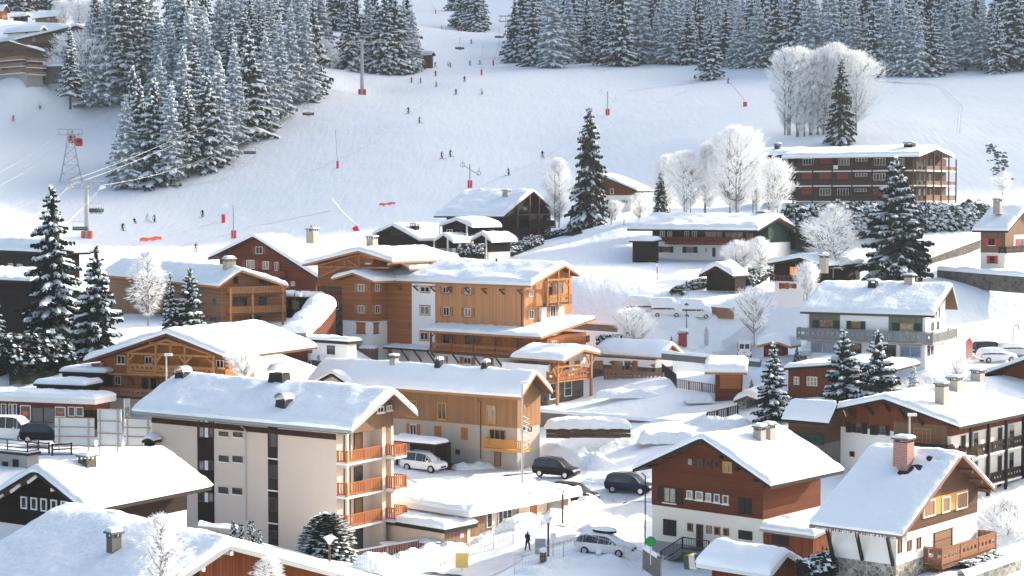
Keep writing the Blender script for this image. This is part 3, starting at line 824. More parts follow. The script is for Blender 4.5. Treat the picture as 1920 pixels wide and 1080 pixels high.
# carport beside it
g = house('carport', 'low snow-covered carport beside the white off-road car', 'carport', 815, 868, 180.5, 34, 740, 829, pad=False)
g.flat(g.pz(832), .5, .15, .5, TRIMD); mb = MB()
for a in (.2, g.La - .2):
    for b in (.1, 2.5): mb.box((b - .1, a - .1, -2), (b + .1, a + .1, g.pz(833)))
mb.box((2.6, 0, -2), (2.8, g.La, g.pz(834))); mb.build('carport_frame', TRIMD, g.root)
# K bottom-left chalet --------------------------------------------
h = house('wooden_chalet', 'dark brown chalet with a row of five white-framed windows in its gable', 'chalet', 148, 1035, 124, 32, -160, 349)
h.gable('L', 1.3, (160, 960), (64, 881), None, ogf=.6, snow=.55)
h.walls([(WHITE, 998), (DKW, None, .05)])
h.z = Z[12]
h.win('L', [(163, 482, 210, 575), (238, 490, 286, 584), (312, 497, 360, 595), (388, 506, 435, 604), (464, 516, 513, 612)], TRIMW, 0, fw=.12, glass=GLASSD)
h.off = .02; h.win('L', [(178, 752, 212, 800)], TRIMW, 0)
for x, y in ((405, 432), (545, 545)):
    c, zz = h.fp('L', x, y, d=1.0); MB().box((-1.25, c - .09, zz - .1), (0, c + .09, zz + .12)).build('purlin', TRIMW, h.root)
for x0, y0, x1, y1 in ((275, 330, 208, 380), (150, 395, 80, 450), (22, 470, -40, 510)):
    p, q_ = h.fp('L', x0, y0, d=1.1), h.fp('L', x1, y1, d=1.1); MB().beam(h.qd('L', *p, 1.1), h.qd('L', *q_, 1.1), .12, .2).build('purlin', TRIMW, h.root)
h.chim(164, 882, .9, .75, mat=STONED)
# L near roof, bottom left -----------------------------------------
h = house('wooden_chalet', 'chalet at the bottom left corner showing mostly its wide snow roof and one stone chimney', 'chalet', 375, 1190, 100, 46, -70, 640)
h.gable('R', 1.3, (215, 1170), (431, 1022), (655, 1082), ogf=.8, snow=.5, trim=TRIMGY, far=h.pa(168, 3, 6))
h.La = h.hi - .8; h.walls([(REDWV, None)])
h.chim(214, 1048, .62, 1.25, mat=CONC, d=.62)
for x, y in ((1720, 905), (1510, 1025)):
    h.z = Z[12]; c, zz = h.fp('R', x, y, d=1.0); MB().box((c - .09, -1.25, zz - .12), (c + .09, 0, zz + .12)).build('purlin', TRIMW, h.root)
# M flat-roofed building --------------------------------------------
h = house('flat_roofed_building', 'single-storey peach building under a flat roof of lumpy snow', 'building', 880, 1020, 150, 41, 722, 1070)
h.flat(h.pz(957), .75, .42, .5, TRIMW, lump=.22); h.walls([(PEACH, None)])
h.z = Z[13]
h.panel('timber_wall', 'R', (1612, 600, 1765, 770), PINKW, .03)
h.off = .05
h.win('R', [(1725, 596, 1768, 716)], TRIMW, 0); h.win('R', [(1812, 570, 1915, 695)], TRIMW, 2, glass=GLASS)
h.panel('timber_wall', 'R', (1812, 697, 1915, 742), PINKW, .02)
h.z = Z[14]; h.off = .03
h.win('R', [(0, 552, 46, 722)], TRIMO, 0, door=True, glass=GLASS, fw=.1); h.win('R', [(137, 538, 182, 700)], TRIMO, 0, door=True, glass=SHUTO)
h.win('R', [(265, 492, 415, 608)], TRIMO, 0, fw=.1, sill=TRIMW)
h.z = Z[13]; h.panel('door_step', 'R', (1640, 775, 2380, 800), TRIMW, .5)
a1 = 0.0; bw = -h.pb(833, 0); gz = h.pz(989)
g = h.sub(0, -bw, h.La, bw, -3)
g.flat(g.pz(991), .5, .3, .55, TRIMD); g.walls([(PEACH, None)])
g.off = .02; g.z = Z[13]
mb = MB(); c0, c1, z0, z1 = g.rect('R', 1415, 725, 1583, 890); g.fbox(mb, 'R', c0, c1, z0, z1, 0, .05); dr = mb.build('garage_door', wood('grey_brown_door_boards', (.24, .15, .10), 'v', .16), g.root)
c, zz = g.fp('R', 1512, 763); m = MB(); m.tube([g.qd('R', c, zz, .05), g.qd('R', c, zz, .075)], .2, 16); m.tube([g.qd('R', c, zz, .05), g.qd('R', c, zz, .08)], .14, 16, 1); m.build('no_parking_sign', [MATRED, plain('sign_blue', (.05, .12, .5))], dr)
m = MB(); c0, c1, z0, z1 = g.rect('R', 1528, 758, 1553, 790); g.fbox(m, 'R', c0, c1, z0, z1, .05, .07); m.build('notice', TRIMW, dr)
# terrace fence in front of the block
p0, p1 = P(655, 1056, 147), P(832, 1024, 149.2); D = p1 - p0; L = D.length
rt = empty('terrace_fence', p0, math.atan2(D.y, D.x), 'long orange slatted terrace fence with snow on its top rail', 'fence')
mb = MB(); sl_ = D.z / math.hypot(D.x, D.y); L = math.hypot(D.x, D.y)
n = int(L / .2)
for i in range(n): x = (i + .5) * L / n; mb.box((x - .065, -.015, x * sl_ + .05), (x + .065, .015, x * sl_ + .8))
mb.beam((0, 0, .85), (L, 0, .85 + D.z), .08, .08); mb.beam((0, 0, .1), (L, 0, .1 + D.z), .06, .06); mb.build('slats', ORAIL, rt)
for i in range(7): x = i * L / 6; MB().box((x - .05, -.12, x * sl_ - .6), (x + .05, -.03, x * sl_ + .5)).build('post', DMETAL, rt)
m = MB(); rows = []
for i in range(40):
    x = i * L / 39; w = .1 + .05 * noise.noise(Vector((x, 0, 0))); rows.append([(x, -w, x * sl_ + .86), (x, -w * .8, x * sl_ + .98), (x, w * .8, x * sl_ + .98), (x, w, x * sl_ + .86)])
m.grid(rows).build('snow_cover', SNOW, rt, True)
MB().box((-.1, -.1, -2.5), (L, .12, .02)).build('terrace_wall', BEIGE, rt)
# F the big hotel ---------------------------------------------------
h = house('hotel', 'largest orange timber hotel, several storeys with a white corner and carved balconies', 'hotel', 981, 742, 228, 39, 722, 1072)
h.gable('R', 1.3, (995, 536), (1060, 497), (1087, 515), ogf=0, snow=.7, trim=TRIMO)
h.walls([(ORWV, None)])
H = h
h.z = Z[9]
h.panel('timber_wall', 'L', (985, -60, 1172, 412), HONW, .05)
h.panel('white_wall', 'L', (1172, -60, 1345, 560), WHITE, .06)
h.off = .08
h.win('L', [(1238, -10, 1305, 30), (1236, 135, 1305, 198), (1236, 332, 1296, 390)], TRIMW, 1, lintel=TRIMO)
h.off = .02
h.win('L', [(1403, -10, 1450, 38), (1405, 142, 1452, 207), (1565, 0, 1614, 48), (1565, 152, 1614, 215)], TRIMW, 1, sh=SHUTO, sill=TRIMB)
h.downpipe('L', 979, 545, 640, TRIMD, raw=True)
h.brackets('L', 9, TRIMB, .95, 1.0, .17)
# right hand side: bay with balcony under the gable
h.z = Z[10]; h.panel('timber_wall', 'R', (85, -40, 205, 300), ORWV, .03)
h.off = .05
h.win('R', [(128, 15, 160, 65), (128, 165, 160, 232)], TRIMW, 1, sh=TRIMO)
bay0, bay1 = h.pb(1010, 0), h.pb(1052, 0)
bay = h.sub(-.5, bay0, .5, bay1 - bay0, 3); bay.face = 'F'; bay.th = .2; bay.fz = lambda b, a: h.pz(575); bay.tent = lambda c: 0
bay.walls([(WHITE, None)])
bay.z = Z[10]; bay.win('R', [(285, 130, 325, 215)], TRIMW, 1, sh=TRIMO)
bay.off = .02; bay.balc('R', 285, 448, 50, 112, .9, 'panel', TRIMO, TRIMB)
bay.win('R', [(300, -45, 380, 45)], TRIMO, 1)
for c in (bay0 + .1, (bay0 + bay1) / 2, bay1 - .1): MB().box((c - .1, -1.42, h.pz(575)), (c + .1, -1.22, h.tent(c) - .2)).build('post', TRIMO, h.root)
zb_ = h.tent(bay0) - .5
MB().beam((bay0, -1.32, zb_), (bay1, -1.32, zb_), .22, .25).build('tie_beam', TRIMO, h.root)
for c in (bay0 + .1, bay1 - .1): MB().beam((c, -1.32, zb_ - .9), (c + (.9 if c < (bay0 + bay1) / 2 else -.9), -1.32, zb_), .15, .15).build('brace', TRIMO, h.root)
# front wing
aw = h.pa(727, 0); bw = -h._lin(h.W(aw, 0, 8), h.B, 696)
w = h.sub(aw, -bw, h.pa(643, -bw) - aw, bw + 1, -3)
w.gable('L', 1.1, (702, 528), (661, 511), (621, 523), ogf=2.5, snow=.55, trim=TRIMO)
w.walls([(WHITE, 603), (HONW, None, .05)])
w.z = Z[9]
w.win('L', [(768, 130, 815, 190), (768, -30, 815, 25)], TRIMW, 1, sh=TRIMO); w.win('R', [(890, 128, 924, 190), (890, -30, 924, 25)], TRIMW, 1, sh=TRIMO)
w.off = .02; w.win('L', [(755, 265, 820, 340), (752, 432, 815, 512)], closed=SHUTO, lintel=TRIMB); w.win('R', [(880, 265, 918, 340)], closed=SHUTO, lintel=TRIMB)
t = MB(); p = w.fp('L', 845, 500, d=.9); t.tube([w.qd('L', p[0], -2, .9), w.qd('L', p[0], p[1] + .9, .9)], 1.25, 16); o = t.build('wooden_tub', BRWV, h.root)
t = MB(); t.blob(w.qd('L', p[0], p[1] + .95, .9), (1.3, 1.3, .42), 3, 14, .1).build('snow_cap', SNOW, o, True)
# rear gable and stone tower
a1 = h.pa(598, -1.5); r = h.sub(w.a0 + w.La - 4, -1.5, a1 - (w.a0 + w.La - 4), 9, -3)
r.gable('L', 1.6, (736, 491), (671, 470), (566, 496), ogf=3, snow=.6, trim=TRIMO)
r.walls([(STONED, 575), (HONW, None, .03)])
r.z = Z[5]
r.beams('L', [(465, 915, 770, 830), (770, 830, 1010, 885), (465, 920, 1000, 930), (570, 900, 570, 935), (668, 870, 668, 930), (775, 830, 775, 925), (690, 870, 760, 915), (470, 920, 470, 1070), (640, 930, 470, 1000)], .2, TRIMO, d=.6)
r.z = Z[9]; r.win('L', [(570, 100, 625, 162)], TRIMW, 1, lintel=TRIMB)
r.off = .02; r.balc('L', 460, 645, -10, 40, 1.0, 'panel', TRIMB, TRIMB)
# turret on the roof
c0 = h.onroof(748, 500); d_ = h.sub(c0[0] - 1.6, c0[1] - 1, 3.4, 4.5, c0[2] - 2)
d_.gable('L', .7, (768, 504), (749, 491), (726, 498), ogf=.6, snow=.5, trim=TRIMO); d_.walls([(HONW, None)])
r.chim(724, 467, 1.2, 1.5, mat=TANR, d=1.0); w.chim(687, 503, .9, .7, mat=GREYR)
for px, py in ((811, 494), (931, 499)):
    a, b, zz = h.onroof(px, py); MB().tube([(b, a, zz), (b, a, zz + 1.0)], .12, 6).build('vent_pipe', DMETAL, h.roofo)
# lower storey with the long balcony
zl = h.pz(700)
lo = h.sub(h._lin(h.W(0, -2.4, 3), h.A, 1012), -2.4, 1, 1, -3); lo.size(h.pa(806, -2.4) - lo.a0, 9.5, -3)
lo.z = Z[9]
lo.face = 'F'; lo.th = .25; zr_ = lo.pz(629); lo.tent = lambda c: zr_; lo.fz = lambda b, a: zr_ + .16 * (b - lo.b0)
lo.flat(zr_, .9, .25, .38, TRIMO, sl=.16, lump=.12)
lo.zb = lo.pz(676)
rec = h.sub(lo.a0, lo.b0 + 1.5, lo.La, lo.Lb - 1.5, -3); rec.face = 'F'; rec.th = .25; rec.fz = lambda b, a: zr_ + .1; rec.tent = lambda c: zr_
rec.walls([(WHITE, 677), (HONW, None, .04)])
rec.z = Z[9]
rec.win('L', [(1405, 345, 1455, 418), (1570, 352, 1615, 425)], TRIMO, 0, door=True, glass=GLASSD)
rec.win('L', [(1350, 340, 1395, 418), (1505, 345, 1560, 420), (1700, 355, 1790, 440), (1850, 360, 1915, 440)], closed=SHUTO)
rec.off = .02; rec.win('L', [(1400, 512, 1425, 556), (1560, 522, 1615, 570), (1885, 540, 1915, 585)], TRIMW, 1, sh=SHUTO); rec.win('L', [(1710, 528, 1780, 575)], closed=SHUTO, lintel=TRIMO)
lo.off = .0
b, c0, c1, z0, z1 = lo.balc('L', 1310, 2120, 425, 495, .0001, 'panel', HONW, TRIMB, c=(lo.a0, lo.a0 + lo.La)) if False else (None, lo.a0, lo.a0 + lo.La, lo.pz(672), lo.pz(655))
m = MB(); m.box((lo.b0, c0, z0 - .22), (lo.b0 + 1.5, c1, z0)); b = m.build('balcony', TRIMB, h.root)
m = MB(); lo.rail(m, (lo.b0 + .06, c0, z0), (lo.b0 + .06, c1, z0), z1 - z0, 'panel'); lo.rail(m, (lo.b0 + .06, c0 + .06, z0), (lo.b0 + 3.4, c0 + .06, z0), z1 - z0, 'panel'); m.build('railing', HONW, b)
for i in range(6):
    a = c0 + .1 + (c1 - c0 - .2) * i / 5
    MB().box((lo.b0 + .02, a - .1, z0 - .2), (lo.b0 + .22, a + .1, zr_ - .2)).build('post', TRIMB, h.root)
    for s_ in (-1, 1):
        if c0 < a + s_ * .9 < c1: MB().beam((lo.b0 + .12, a, zr_ - 1.1), (lo.b0 + .12, a + s_ * .9, zr_ - .3), .12, .12).build('brace', TRIMB, h.root)
    MB().beam((lo.b0 + 1.5, a, z0 - 1.5), (lo.b0 + .2, a, z0 - .25), .16, .16).build('bracket', TRIMB, h.root)
rec.z = Z[10]; rec.win('R', [(298, 395, 330, 460)], TRIMW, 1, sh=SHUTO)
rec.win('R', [(520, 355, 580, 410)], TRIMO, 3, bars=1)
# canopy above the side door
a0_, z0_ = h.onL(800, 655, 0)
c = h.sub(h.pa(800, -2), -1.8, h.pa(722, -1.8) - h.pa(800, -2), 1.8, -1)
c.face = 'F'; c.flat(h.pz(656, h.pa(800, -2), -1.8), .2, .2, .18, TRIMD, sl=.15); c.z = Z[9]
m = MB()
for i in range(4):
    a = c.a0 + .3 + (c.La - .6) * i / 3; m.beam((0, a, c.pz(668) - 1.0), (-1.5, a, c.pz(660)), .15, .15)
m.build('canopy_bracket', TRIMB, h.root)
MB().box((-.04, c.a0 - .5, -3), (.1, c.a0 + c.La + .3, h.pz(656, c.a0, 0) - .1)).build('white_wall', WHITE, h.root)
# porch and annexe at the right
p = house('porch_wing', 'small wing of the hotel with a gabled porch on tall posts and a stone base', 'house', 1027, 760, 213, 39, 1005, 1094, pad=True)
p.size(7, p.pb(1094, 0)); p.gable('R', 1.6, (1057, 677), (1096, 655), (1126, 662), ogf=-.5, snow=.6, trim=TRIMO)
p.walls([(STONED, 714), (WHITE, None)])
p.z = Z[10]
p.win('R', [(280, 712, 340, 835), (390, 690, 447, 812)], TRIMW, 0, bars=1, glass=GLASSD, fw=.1)
p.win('R', [(285, 555, 303, 625), (400, 545, 425, 610)], TRIMO, 0, door=True, glass=GLASSD); p.win('R', [(305, 560, 345, 628), (355, 556, 395, 620), (470, 545, 510, 600)], closed=SHUTO)
b, c0, c1, z0, z1 = p.balc('R', 265, 580, 620, 690, 1.3, 'panel', HONW, TRIMO, c=(-.3, p.Lb))
for cc in (.1, p.Lb - .3):
    pt = p.tent(cc) - .3
    MB().box((cc - .14, -1.5, -2), (cc + .14, -1.22, pt)).build('post', TRIMO, p.root)
    for s_ in (-1, 1): MB().beam((cc, -1.36, pt - 1.5), (cc + s_ * .9, -1.36, pt - .3), .16, .16).build('brace', TRIMO, p.root)
MB().beam((-.3, -1.36, p.tent(.1) - .45), (p.Lb, -1.36, p.tent(.1) - .45), .2, .2).build('tie_beam', TRIMO, p.root)
x = house('annexe', 'low white annexe with a carved wooden balcony joined to the hotel porch', 'house', 1229, 706, 221, 39, 1110, 1262)
x.gable('R', .8, (1241, 671), (1262, 645), None, ogf=0, snow=.7, trim=TRIMO)
x.walls([(STONED, 690), (WHITE, None)]); x.z = Z[10]
x.win('L', [(785, 548, 830, 618), (845, 548, 890, 618)], TRIMO, 0, door=True, glass=GLASS, fw=.1); x.win('L', [(750, 545, 783, 620), (905, 545, 943, 620)], closed=SHUTO); x.win('L', [(612, 545, 655, 605)], TRIMO, 0, sh=SHUTO)
x.balc('L', 690, 1128, 622, 692, 1.3, 'panel', PINKW, TRIMO); x.brackets('L', 4, TRIMB, .7, .8, .14)
# white kitchen building and stair tunnel left of the hotel
k = house('white_building', 'small white kitchen building with a stone base left of the hotel', 'building', 652, 700, 216, 38, 546, 668)
k.flat(k.pz(640), .5, .35, .45, TRIMD); k.walls([(STONED, 680), (WHITE, None)]); k.z = Z[9]
k.win('L', [(305, 405, 322, 470), (392, 420, 421, 488)], TRIMB, 0); k.win('L', [(535, 432, 592, 498)], TRIMD, 0, glass=GLASSD)
k.win('L', [(388, 545, 418, 603)], TRIMW, 0); k.win('L', [(500, 588, 536, 628)], TRIMB, 0, door=True, glass=BLIND); k.downpipe('L', 544, 622, 660, METAL, raw=True)
m = MB(); c0, c1, z0, z1 = k.rect('L', 468, 498, 520, 542); k.fbox(m, 'L', c0, c1, z0, z1, 0, .4); ac = m.build('air_conditioner', TRIMW, k.root)
cc, zz = k.fp('L', 488, 520); m = MB(); m.tube([k.qd('L', cc, zz, .4), k.qd('L', cc, zz, .43)], .32, 14).build('fan_grille', TRIMGY, ac)
# covered stairway: barrel of snow climbing to the right
cl_ = [P(548, 626, 220), P(560, 618, 222), P(572, 607, 224), P(584, 594, 227), P(595, 581, 230), P(604, 569, 233)]
rt = empty('covered_stairway', cl_[0] - Vector((0, 0, 3)), 0, 'curved snow-covered stair tunnel climbing beside the stone tower of the hotel', 'stairway'); o_ = cl_[0] - Vector((0, 0, 3))
m = MB(); rows = []; f = MB(); fr_ = []
for i in range(len(cl_) * 4 - 3):
    t = i / 4; k_ = min(int(t), len(cl_) - 2); p = cl_[k_].lerp(cl_[k_ + 1], t - k_) - o_; d = (cl_[k_ + 1] - cl_[k_]); d.z = 0; d.normalize(); n_ = Vector((d.y, -d.x, 0)); w = 1.9; st_ = .3 if (i // 5) % 2 else 0
    rows.append([tuple(p + n_ * w * cos(math.pi * j / 10) + Vector((0, 0, (1.5 + st_) * sin(math.pi * j / 10) ** .7 - .3 + .1 * noise.noise(Vector((i * .5, j, 0)))))) for j in range(11)])
    fr_.append([tuple(p + n_ * w * .93 * x_ + Vector((0, 0, z_))) for x_, z_ in ((1, .1), (1, -4), (-1, -4), (-1, .1))])
m.grid(rows); m.poly(rows[0]); m.poly(rows[-1]); m.build('snow_cover', SNOWP, rt, True); f.grid(fr_); f.poly(fr_[0]); f.build('stair_walls', REDW, rt)
# G orange chalet left ----------------------------------------------
h = house('wooden_chalet', 'orange log chalet with an open timber-framed gable and two carved balconies', 'chalet', 423, 772, 182, 27, 190, 470)
h.gable('L', 1.6, (428, 672), (311, 625), (156, 677), ogf=.5, snow=.65, trim=TRIMB, far=14.5)
h.Lb = 5
h.walls([(CREAM, 758), (LOGW, None, .03)])
h.z = Z[8]
h.win('L', [(882, 505, 942, 570), (1092, 512, 1145, 572), (1625, 540, 1682, 600)], TRIMW, 1, sill=TRIMW)
h.win('L', [(864, 658, 911, 725)], TRIMW, 1); h.win('L', [(1062, 665, 1120, 765), (1128, 668, 1184, 765)], TRIMO, 0, glass=GLASSD, door=True)
h.win('L', [(1030, 515, 1075, 575), (1280, 520, 1350, 590), (1500, 530, 1585, 600)], closed=SHUTO)
h.balc('L', 968, 1592, 583, 640, 1.1, 'panel', TRIMO, TRIMO)
h.balc('L', 722, 1680, 768, 832, 2.0, 'panel', PINKW, TRIMB)
h.beams('L', [(765, 560, 765, 660), (962, 490, 1600, 515), (980, 478, 1250, 388), (1250, 388, 1585, 500), (1170, 425, 1170, 660), (1388, 430, 1388, 660), (962, 480, 962, 655), (1600, 505, 1600, 660), (1120, 412, 1400, 430), (1280, 420, 1280, 492),
                (970, 540, 1010, 498), (1125, 500, 1165, 545), (1210, 502, 1178, 548), (1345, 512, 1385, 556), (1435, 515, 1395, 560), (1550, 520, 1595, 560), (775, 640, 1600, 668)], .2, TRIMO, d=1.1)
h.beams('L', [(690, 572, 770, 640), (690, 572, 765, 575)], .2, TRIMO, 'corner_brace', d=.6)
h.beams('L', [(770, 645, 810, 730), (960, 665, 1000, 720), (1170, 670, 1200, 730)], .22, TRIMB, 'brace', d=.7)
# N left brown apartment with balconies -------------------------------
h = house('balcony_house', 'brown timber apartment house with stacked open balconies on its right gable', 'apartment house', 415, 612, 230, 58, 205, 536)
h.gable('R', 1.2, (410, 537), (452, 506), (541, 537), ogf=1, snow=.6, trim=TRIMO)
h.walls([(GREYR, 606), (wood('mid_brown_boards', (.24, .12, .06), 'h', .22), None, .03)])
h.z = Z[8]
h.panel('timber_wall', 'L', (840, 40, 1100, 250), PINKW, .03)
h.balc('R', 1735, 2140, -10, 40, 1.3, 'slat', TRIMO, TRIMB); h.balc('R', 1735, 2140, 138, 188, 1.3, 'slat', TRIMO, TRIMB)
h.win('R', [(1590, 70, 1618, 130), (1745, 68, 1785, 132), (1800, 70, 1850, 132), (1940, 65, 2000, 130), (1745, -90, 1785, -30), (1940, -90, 2000, -30), (1560, 215, 1620, 250), (1870, 210, 1960, 275)], TRIMB, 0, glass=GLASSD)
for x in (1730, 1895, 2120): 
    c, zz = h.fp('R', x, 100, d=1.2); MB().box((c - .12, -1.3, -3), (c + .12, -1.08, h.pz(540))).build('post', TRIMO, h.root)
h.chim(418, 500, 1.3, 1.0, mat=TANR); h.chim(467, 497, 1.0, 1.2, mat=TANR); h.chim(333, 483, 1.0, .8, mat=BRICKM)
# O steep brown chalet -------------------------------------------------
h = house('wooden_chalet', 'steep-roofed red-brown chalet with shuttered windows behind the balcony house', 'chalet', 592, 562, 262, 30, 412, 640)
h.gable('L', 1.0, (596, 521), (474, 443), (389, 484), ogf=.8, snow=.55)
h.walls([(REDW, None)]); h.z = Z[5]
h.win('L', [(52, 880, 98, 940), (142, 885, 168, 950), (265, 1030, 290, 1065)], TRIMW, 1, sh=REDPAN); h.win('L', [(0, 770, 50, 825), (-70, 870, -10, 935)], TRIMW, 1, sh=REDPAN)
h.balc('L', 95, 210, 955, 992, .8, 'panel', REDPAN, TRIMB); h.chim(521, 441, 1.3, .8, mat=TANR)
# shed between
g = house('timber_shed', 'dark open shed under a snow roof beside the covered stairway', 'shed', 574, 600, 238, 36, 512, 596)
g.flat(g.pz(556), .7, .2, .5, TRIMD, sl=.05); g.walls([(DKW, None)]); g.z = Z[9]; g.win('L', [(270, 90, 325, 160), (180, 90, 240, 150)], TRIMB, 0)
g = house('timber_huts', 'row of small honey-coloured market huts buried under one snow blanket', 'huts', 540, 648, 222, 30, 478, 556)
g.flat(g.pz(628), .4, .2, .8, TRIMB, lump=.3); g.walls([(ORW, None)])
# P small dark chalet group ---------------------------------------------
h = house('wooden_chalet', 'small dark chalet with three little gabled porches below the ski slope', 'chalet', 786, 482, 285, 33, 705, 868)
h.gable('L', 1.0, (787, 452), (735, 423), (696, 441), ogf=0, snow=.6, trim=TRIMD); h.walls([(DKW, None)]); h.z = Z[5]
h.win('L', [(1020, 645, 1098, 678)], TRIMB, 3)
def porch(x0, xr, x1, ye, yr, bot, d, Lb, rail=None, up=0):
    a0 = h._lin(h.W(0, d, 2), h.A, x1 - 6); v = h.sub(a0, d, 1, Lb, -3); v.La = h._lin(h.W(0, d, 2), h.A, x0 + 6) - a0
    v.gable('L', .8, (x1, ye), (xr, yr), (x0, ye - 2), ogf=.5, snow=.5, trim=TRIMW); v.walls([(WHITE, bot + 7), (DKW, None)])
    for a in (a0, a0 + v.La): MB().box((d - .75, a - .1, -3), (d - .55, a + .1, v.topz('L', a))).build('post', TRIMW, h.root)
    v.z = Z[5]; return v
v = porch(813, 831, 850, 453, 438, 468, -2.6, 6); v.balc('L', 818, 848, 466, 478, .9, 'slat', TRIMGY, TRIMW, raw=True)
v = porch(823, 856, 886, 424, 410, 438, 1.6, 7); v.win('L', [(1432, 640, 1475, 680)], TRIMW, 1); v.balc('L', 850, 871, 440, 453, .9, 'slat', TRIMGY, TRIMW, raw=True)
v = porch(882, 903, 922, 452, 437, 466, -3.4, 6)
h.chim(778, 435, 1.1, 1.0, mat=DKW)
# Q larger dark chalet -------------------------------------------------------
h = house('wooden_chalet', 'near-black chalet with dark balconies in its gable at the foot of the ski slope', 'chalet', 946, 468, 315, 33, 838, 1032)
h.gable('R', 1.5, (944, 406), (1001, 358), (1046, 401), ogf=1, snow=.6, trim=TRIMD)
h.walls([(CREAM, 452), (DKW, None, .04)]); h.z = Z[5]
h.win('L', [(1600, 580, 1670, 620), (1690, 580, 1760, 625), (1785, 582, 1830, 625)], TRIMB, 2)
h.balc('L', 1630, 1890, 640, 685, 1.2, 'solid', DKW, TRIMD)
h.z = Z[6]; h.win('R', [(80, 470, 112, 500), (125, 525, 180, 565), (200, 530, 230, 565)], TRIMB, 0)
h.balc('R', 130, 325, 575, 625, 1.8, 'solid', DKW, TRIMD); h.balc('R', 0, 130, 635, 685, 1.8, 'solid', DKW, TRIMD)
for x in (40, 130, 200, 280):
    c, zz = h.fp('R', x, 520, d=1.3); MB().box((c - .13, -1.5, 1), (c + .13, -1.25, h.tent(c) - .25)).build('post', TRIMB, h.root)
c0, z0 = h.fp('R', 40, 530, d=1.3); c1, z1 = h.fp('R', 290, 530, d=1.3); MB().beam((c0, -1.37, z0), (c1, -1.37, z0), .2, .25).build('tie_beam', TRIMB, h.root)
h.chim(950, 373, 1.1, 1.2, mat=GREYR)
# R small red-brown house ------------------------------------------------
h = house('wooden_chalet', 'small house with red-brown boards above white walls behind the tallest slope-side spruce', 'house', 1183, 394, 322, 33, 1090, 1205)
h.gable('L', .9, (1196, 358), (1125, 328), None, ogf=.6, snow=.5); h.walls([(WHITE, 366), (REDWV, None, .03)]); h.z = Z[6]
h.win('L', [(738, 335, 764, 376)], TRIMW, 0); h.win('L', [(812, 422, 838, 452), (848, 422, 874, 452), (730, 420, 760, 450)], TRIMW, 0, sh=SHUTD)
# S green chalet -----------------------------------------------------------
h = house('long_chalet', 'long white chalet with dark green boards above and a red-brown carved balcony', 'chalet', 1440, 484, 278, 33, 1224, 1482)
h.gable('R', 1.2, (1421, 432), (1462, 407), (1494, 427), ogf=1.2, snow=.75, trim=TRIMD)
h.walls([(WHITE, 455), (TEALW, None, .05)]); h.z = Z[6]
h.win('L', [(1112, 652, 1147, 695), (1168, 652, 1202, 698), (1296, 655, 1330, 702), (1352, 656, 1388, 700)], TRIMW, 1, bars=2)
h.win('L', [(1450, 655, 1580, 702), (1598, 660, 1735, 708), (1752, 665, 1812, 712)], TRIMD, 2)
h.off = .02; h.win('L', [(1130, 770, 1182, 812), (1308, 772, 1362, 815)], TRIMO, 2, bars=2, sh=SHUTG); h.win('L', [(1450, 778, 1464, 812), (1592, 785, 1620, 820)], TRIMW, 0)
h.win('L', [(1503, 778, 1526, 845)], SHUTG, 0, door=True, glass=SHUTG)
h.balc('L', 1145, 1850, 702, 748, 1.1, 'panel', REDPAN, TRIMB); h.brackets('L', 8, TRIMD, .9, .9)
h.chim(1387, 400, 1.4, .5, mat=TRIMD); h.chim(1402, 400, 1.0, .5, mat=TRIMD)
g = house('timber_lean_to', 'low dark lean-to shed at the left end of the green-boarded chalet', 'shed', 1222, 482, 278, 33, 1186, 1235, pad=False)
g.flat(g.pz(452), .4, .2, .55, TRIMD, sl=.05); g.walls([(DKW, None)])
# T upper hotel ------------------------------------------------------------
h = house('apartment_house', 'wide three-storey brown apartment house with white floor edges beside the ski slope', 'apartment house', 1717, 380, 318, 34, 1493, 1774)
h.gable('R', 2.2, (1724, 291), (1757, 277), (1789, 293), ogf=1, snow=.6, trim=TRIMW)
gw = wood('grey_brown_boards', (.075, .045, .032), 'h', .22)
h.walls([(gw, None)]); h.z = Z[7]
W3 = [(262, 108, 345, 158), (527, 108, 612, 160), (796, 106, 882, 160), (972, 108, 1022, 160)]
h.win('L', W3 + [(792, 220, 880, 272), (388, 334, 472, 385), (520, 336, 604, 388)], TRIMW, 3, glass=GLASS)
h.win('L', [(658, 108, 746, 130), (655, 220, 744, 242), (652, 336, 740, 358)], TRIMW, 3)
for r in ((390, 106, 476, 150), (255, 212, 340, 262), (385, 214, 472, 262), (518, 216, 604, 265), (250, 322, 342, 375), (780, 330, 870, 380)): h.panel('shutter', 'L', r, REDPAN, .03)
for yt, yb in ((165, 192), (278, 305), (385, 425)):
    for face in 'LR':
        n = 6 if face == 'L' else 2; L = h.La if face == 'L' else h.Lb
        for i in range(n):
            d = 1.3 if face == 'L' else 1.8
            z1, z0 = h.pz(270 + yt / 4), h.pz(270 + (yb + 2) / 4)
            c0, c1 = L * i / n + .06, L * (i + 1) / n - .06
            mb = MB(); h.fbox(mb, face, c0 - .06, c1 + .06, z0 - .22, z0, 0, d); b = mb.build('balcony', TRIMW, h.root)
            mb = MB(); h.rail(mb, h.qd(face, c0, z0, d - .06), h.qd(face, c1, z0, d - .06), z1 - z0, 'slat'); mb.build('railing', BRW if face == 'L' else PINKW, b)
for i in range(7): a = h.La * i / 6; MB().box((-1.42, a - .1, -2), (-1.2, a + .1, h.topz('L', 1) - .2)).build('post', gw, h.root)
for i in range(5): b = h.Lb * i / 4; MB().box((b - .1, -1.95, -2), (b + .1, -1.75, h.tent(b) - .2)).build('post', gw, h.root)
for zz in (.5, 3.2, 5.9):
    for b in (1.2, 3.6, 6.0):
        if b < h.Lb - 1.5: MB().box((b, -.03, zz), (b + 1.1, 0, zz + 1.9)).build('window', GLASS, h.root)
h.chim(1599, 268, 1.6, .6, mat=DKW)
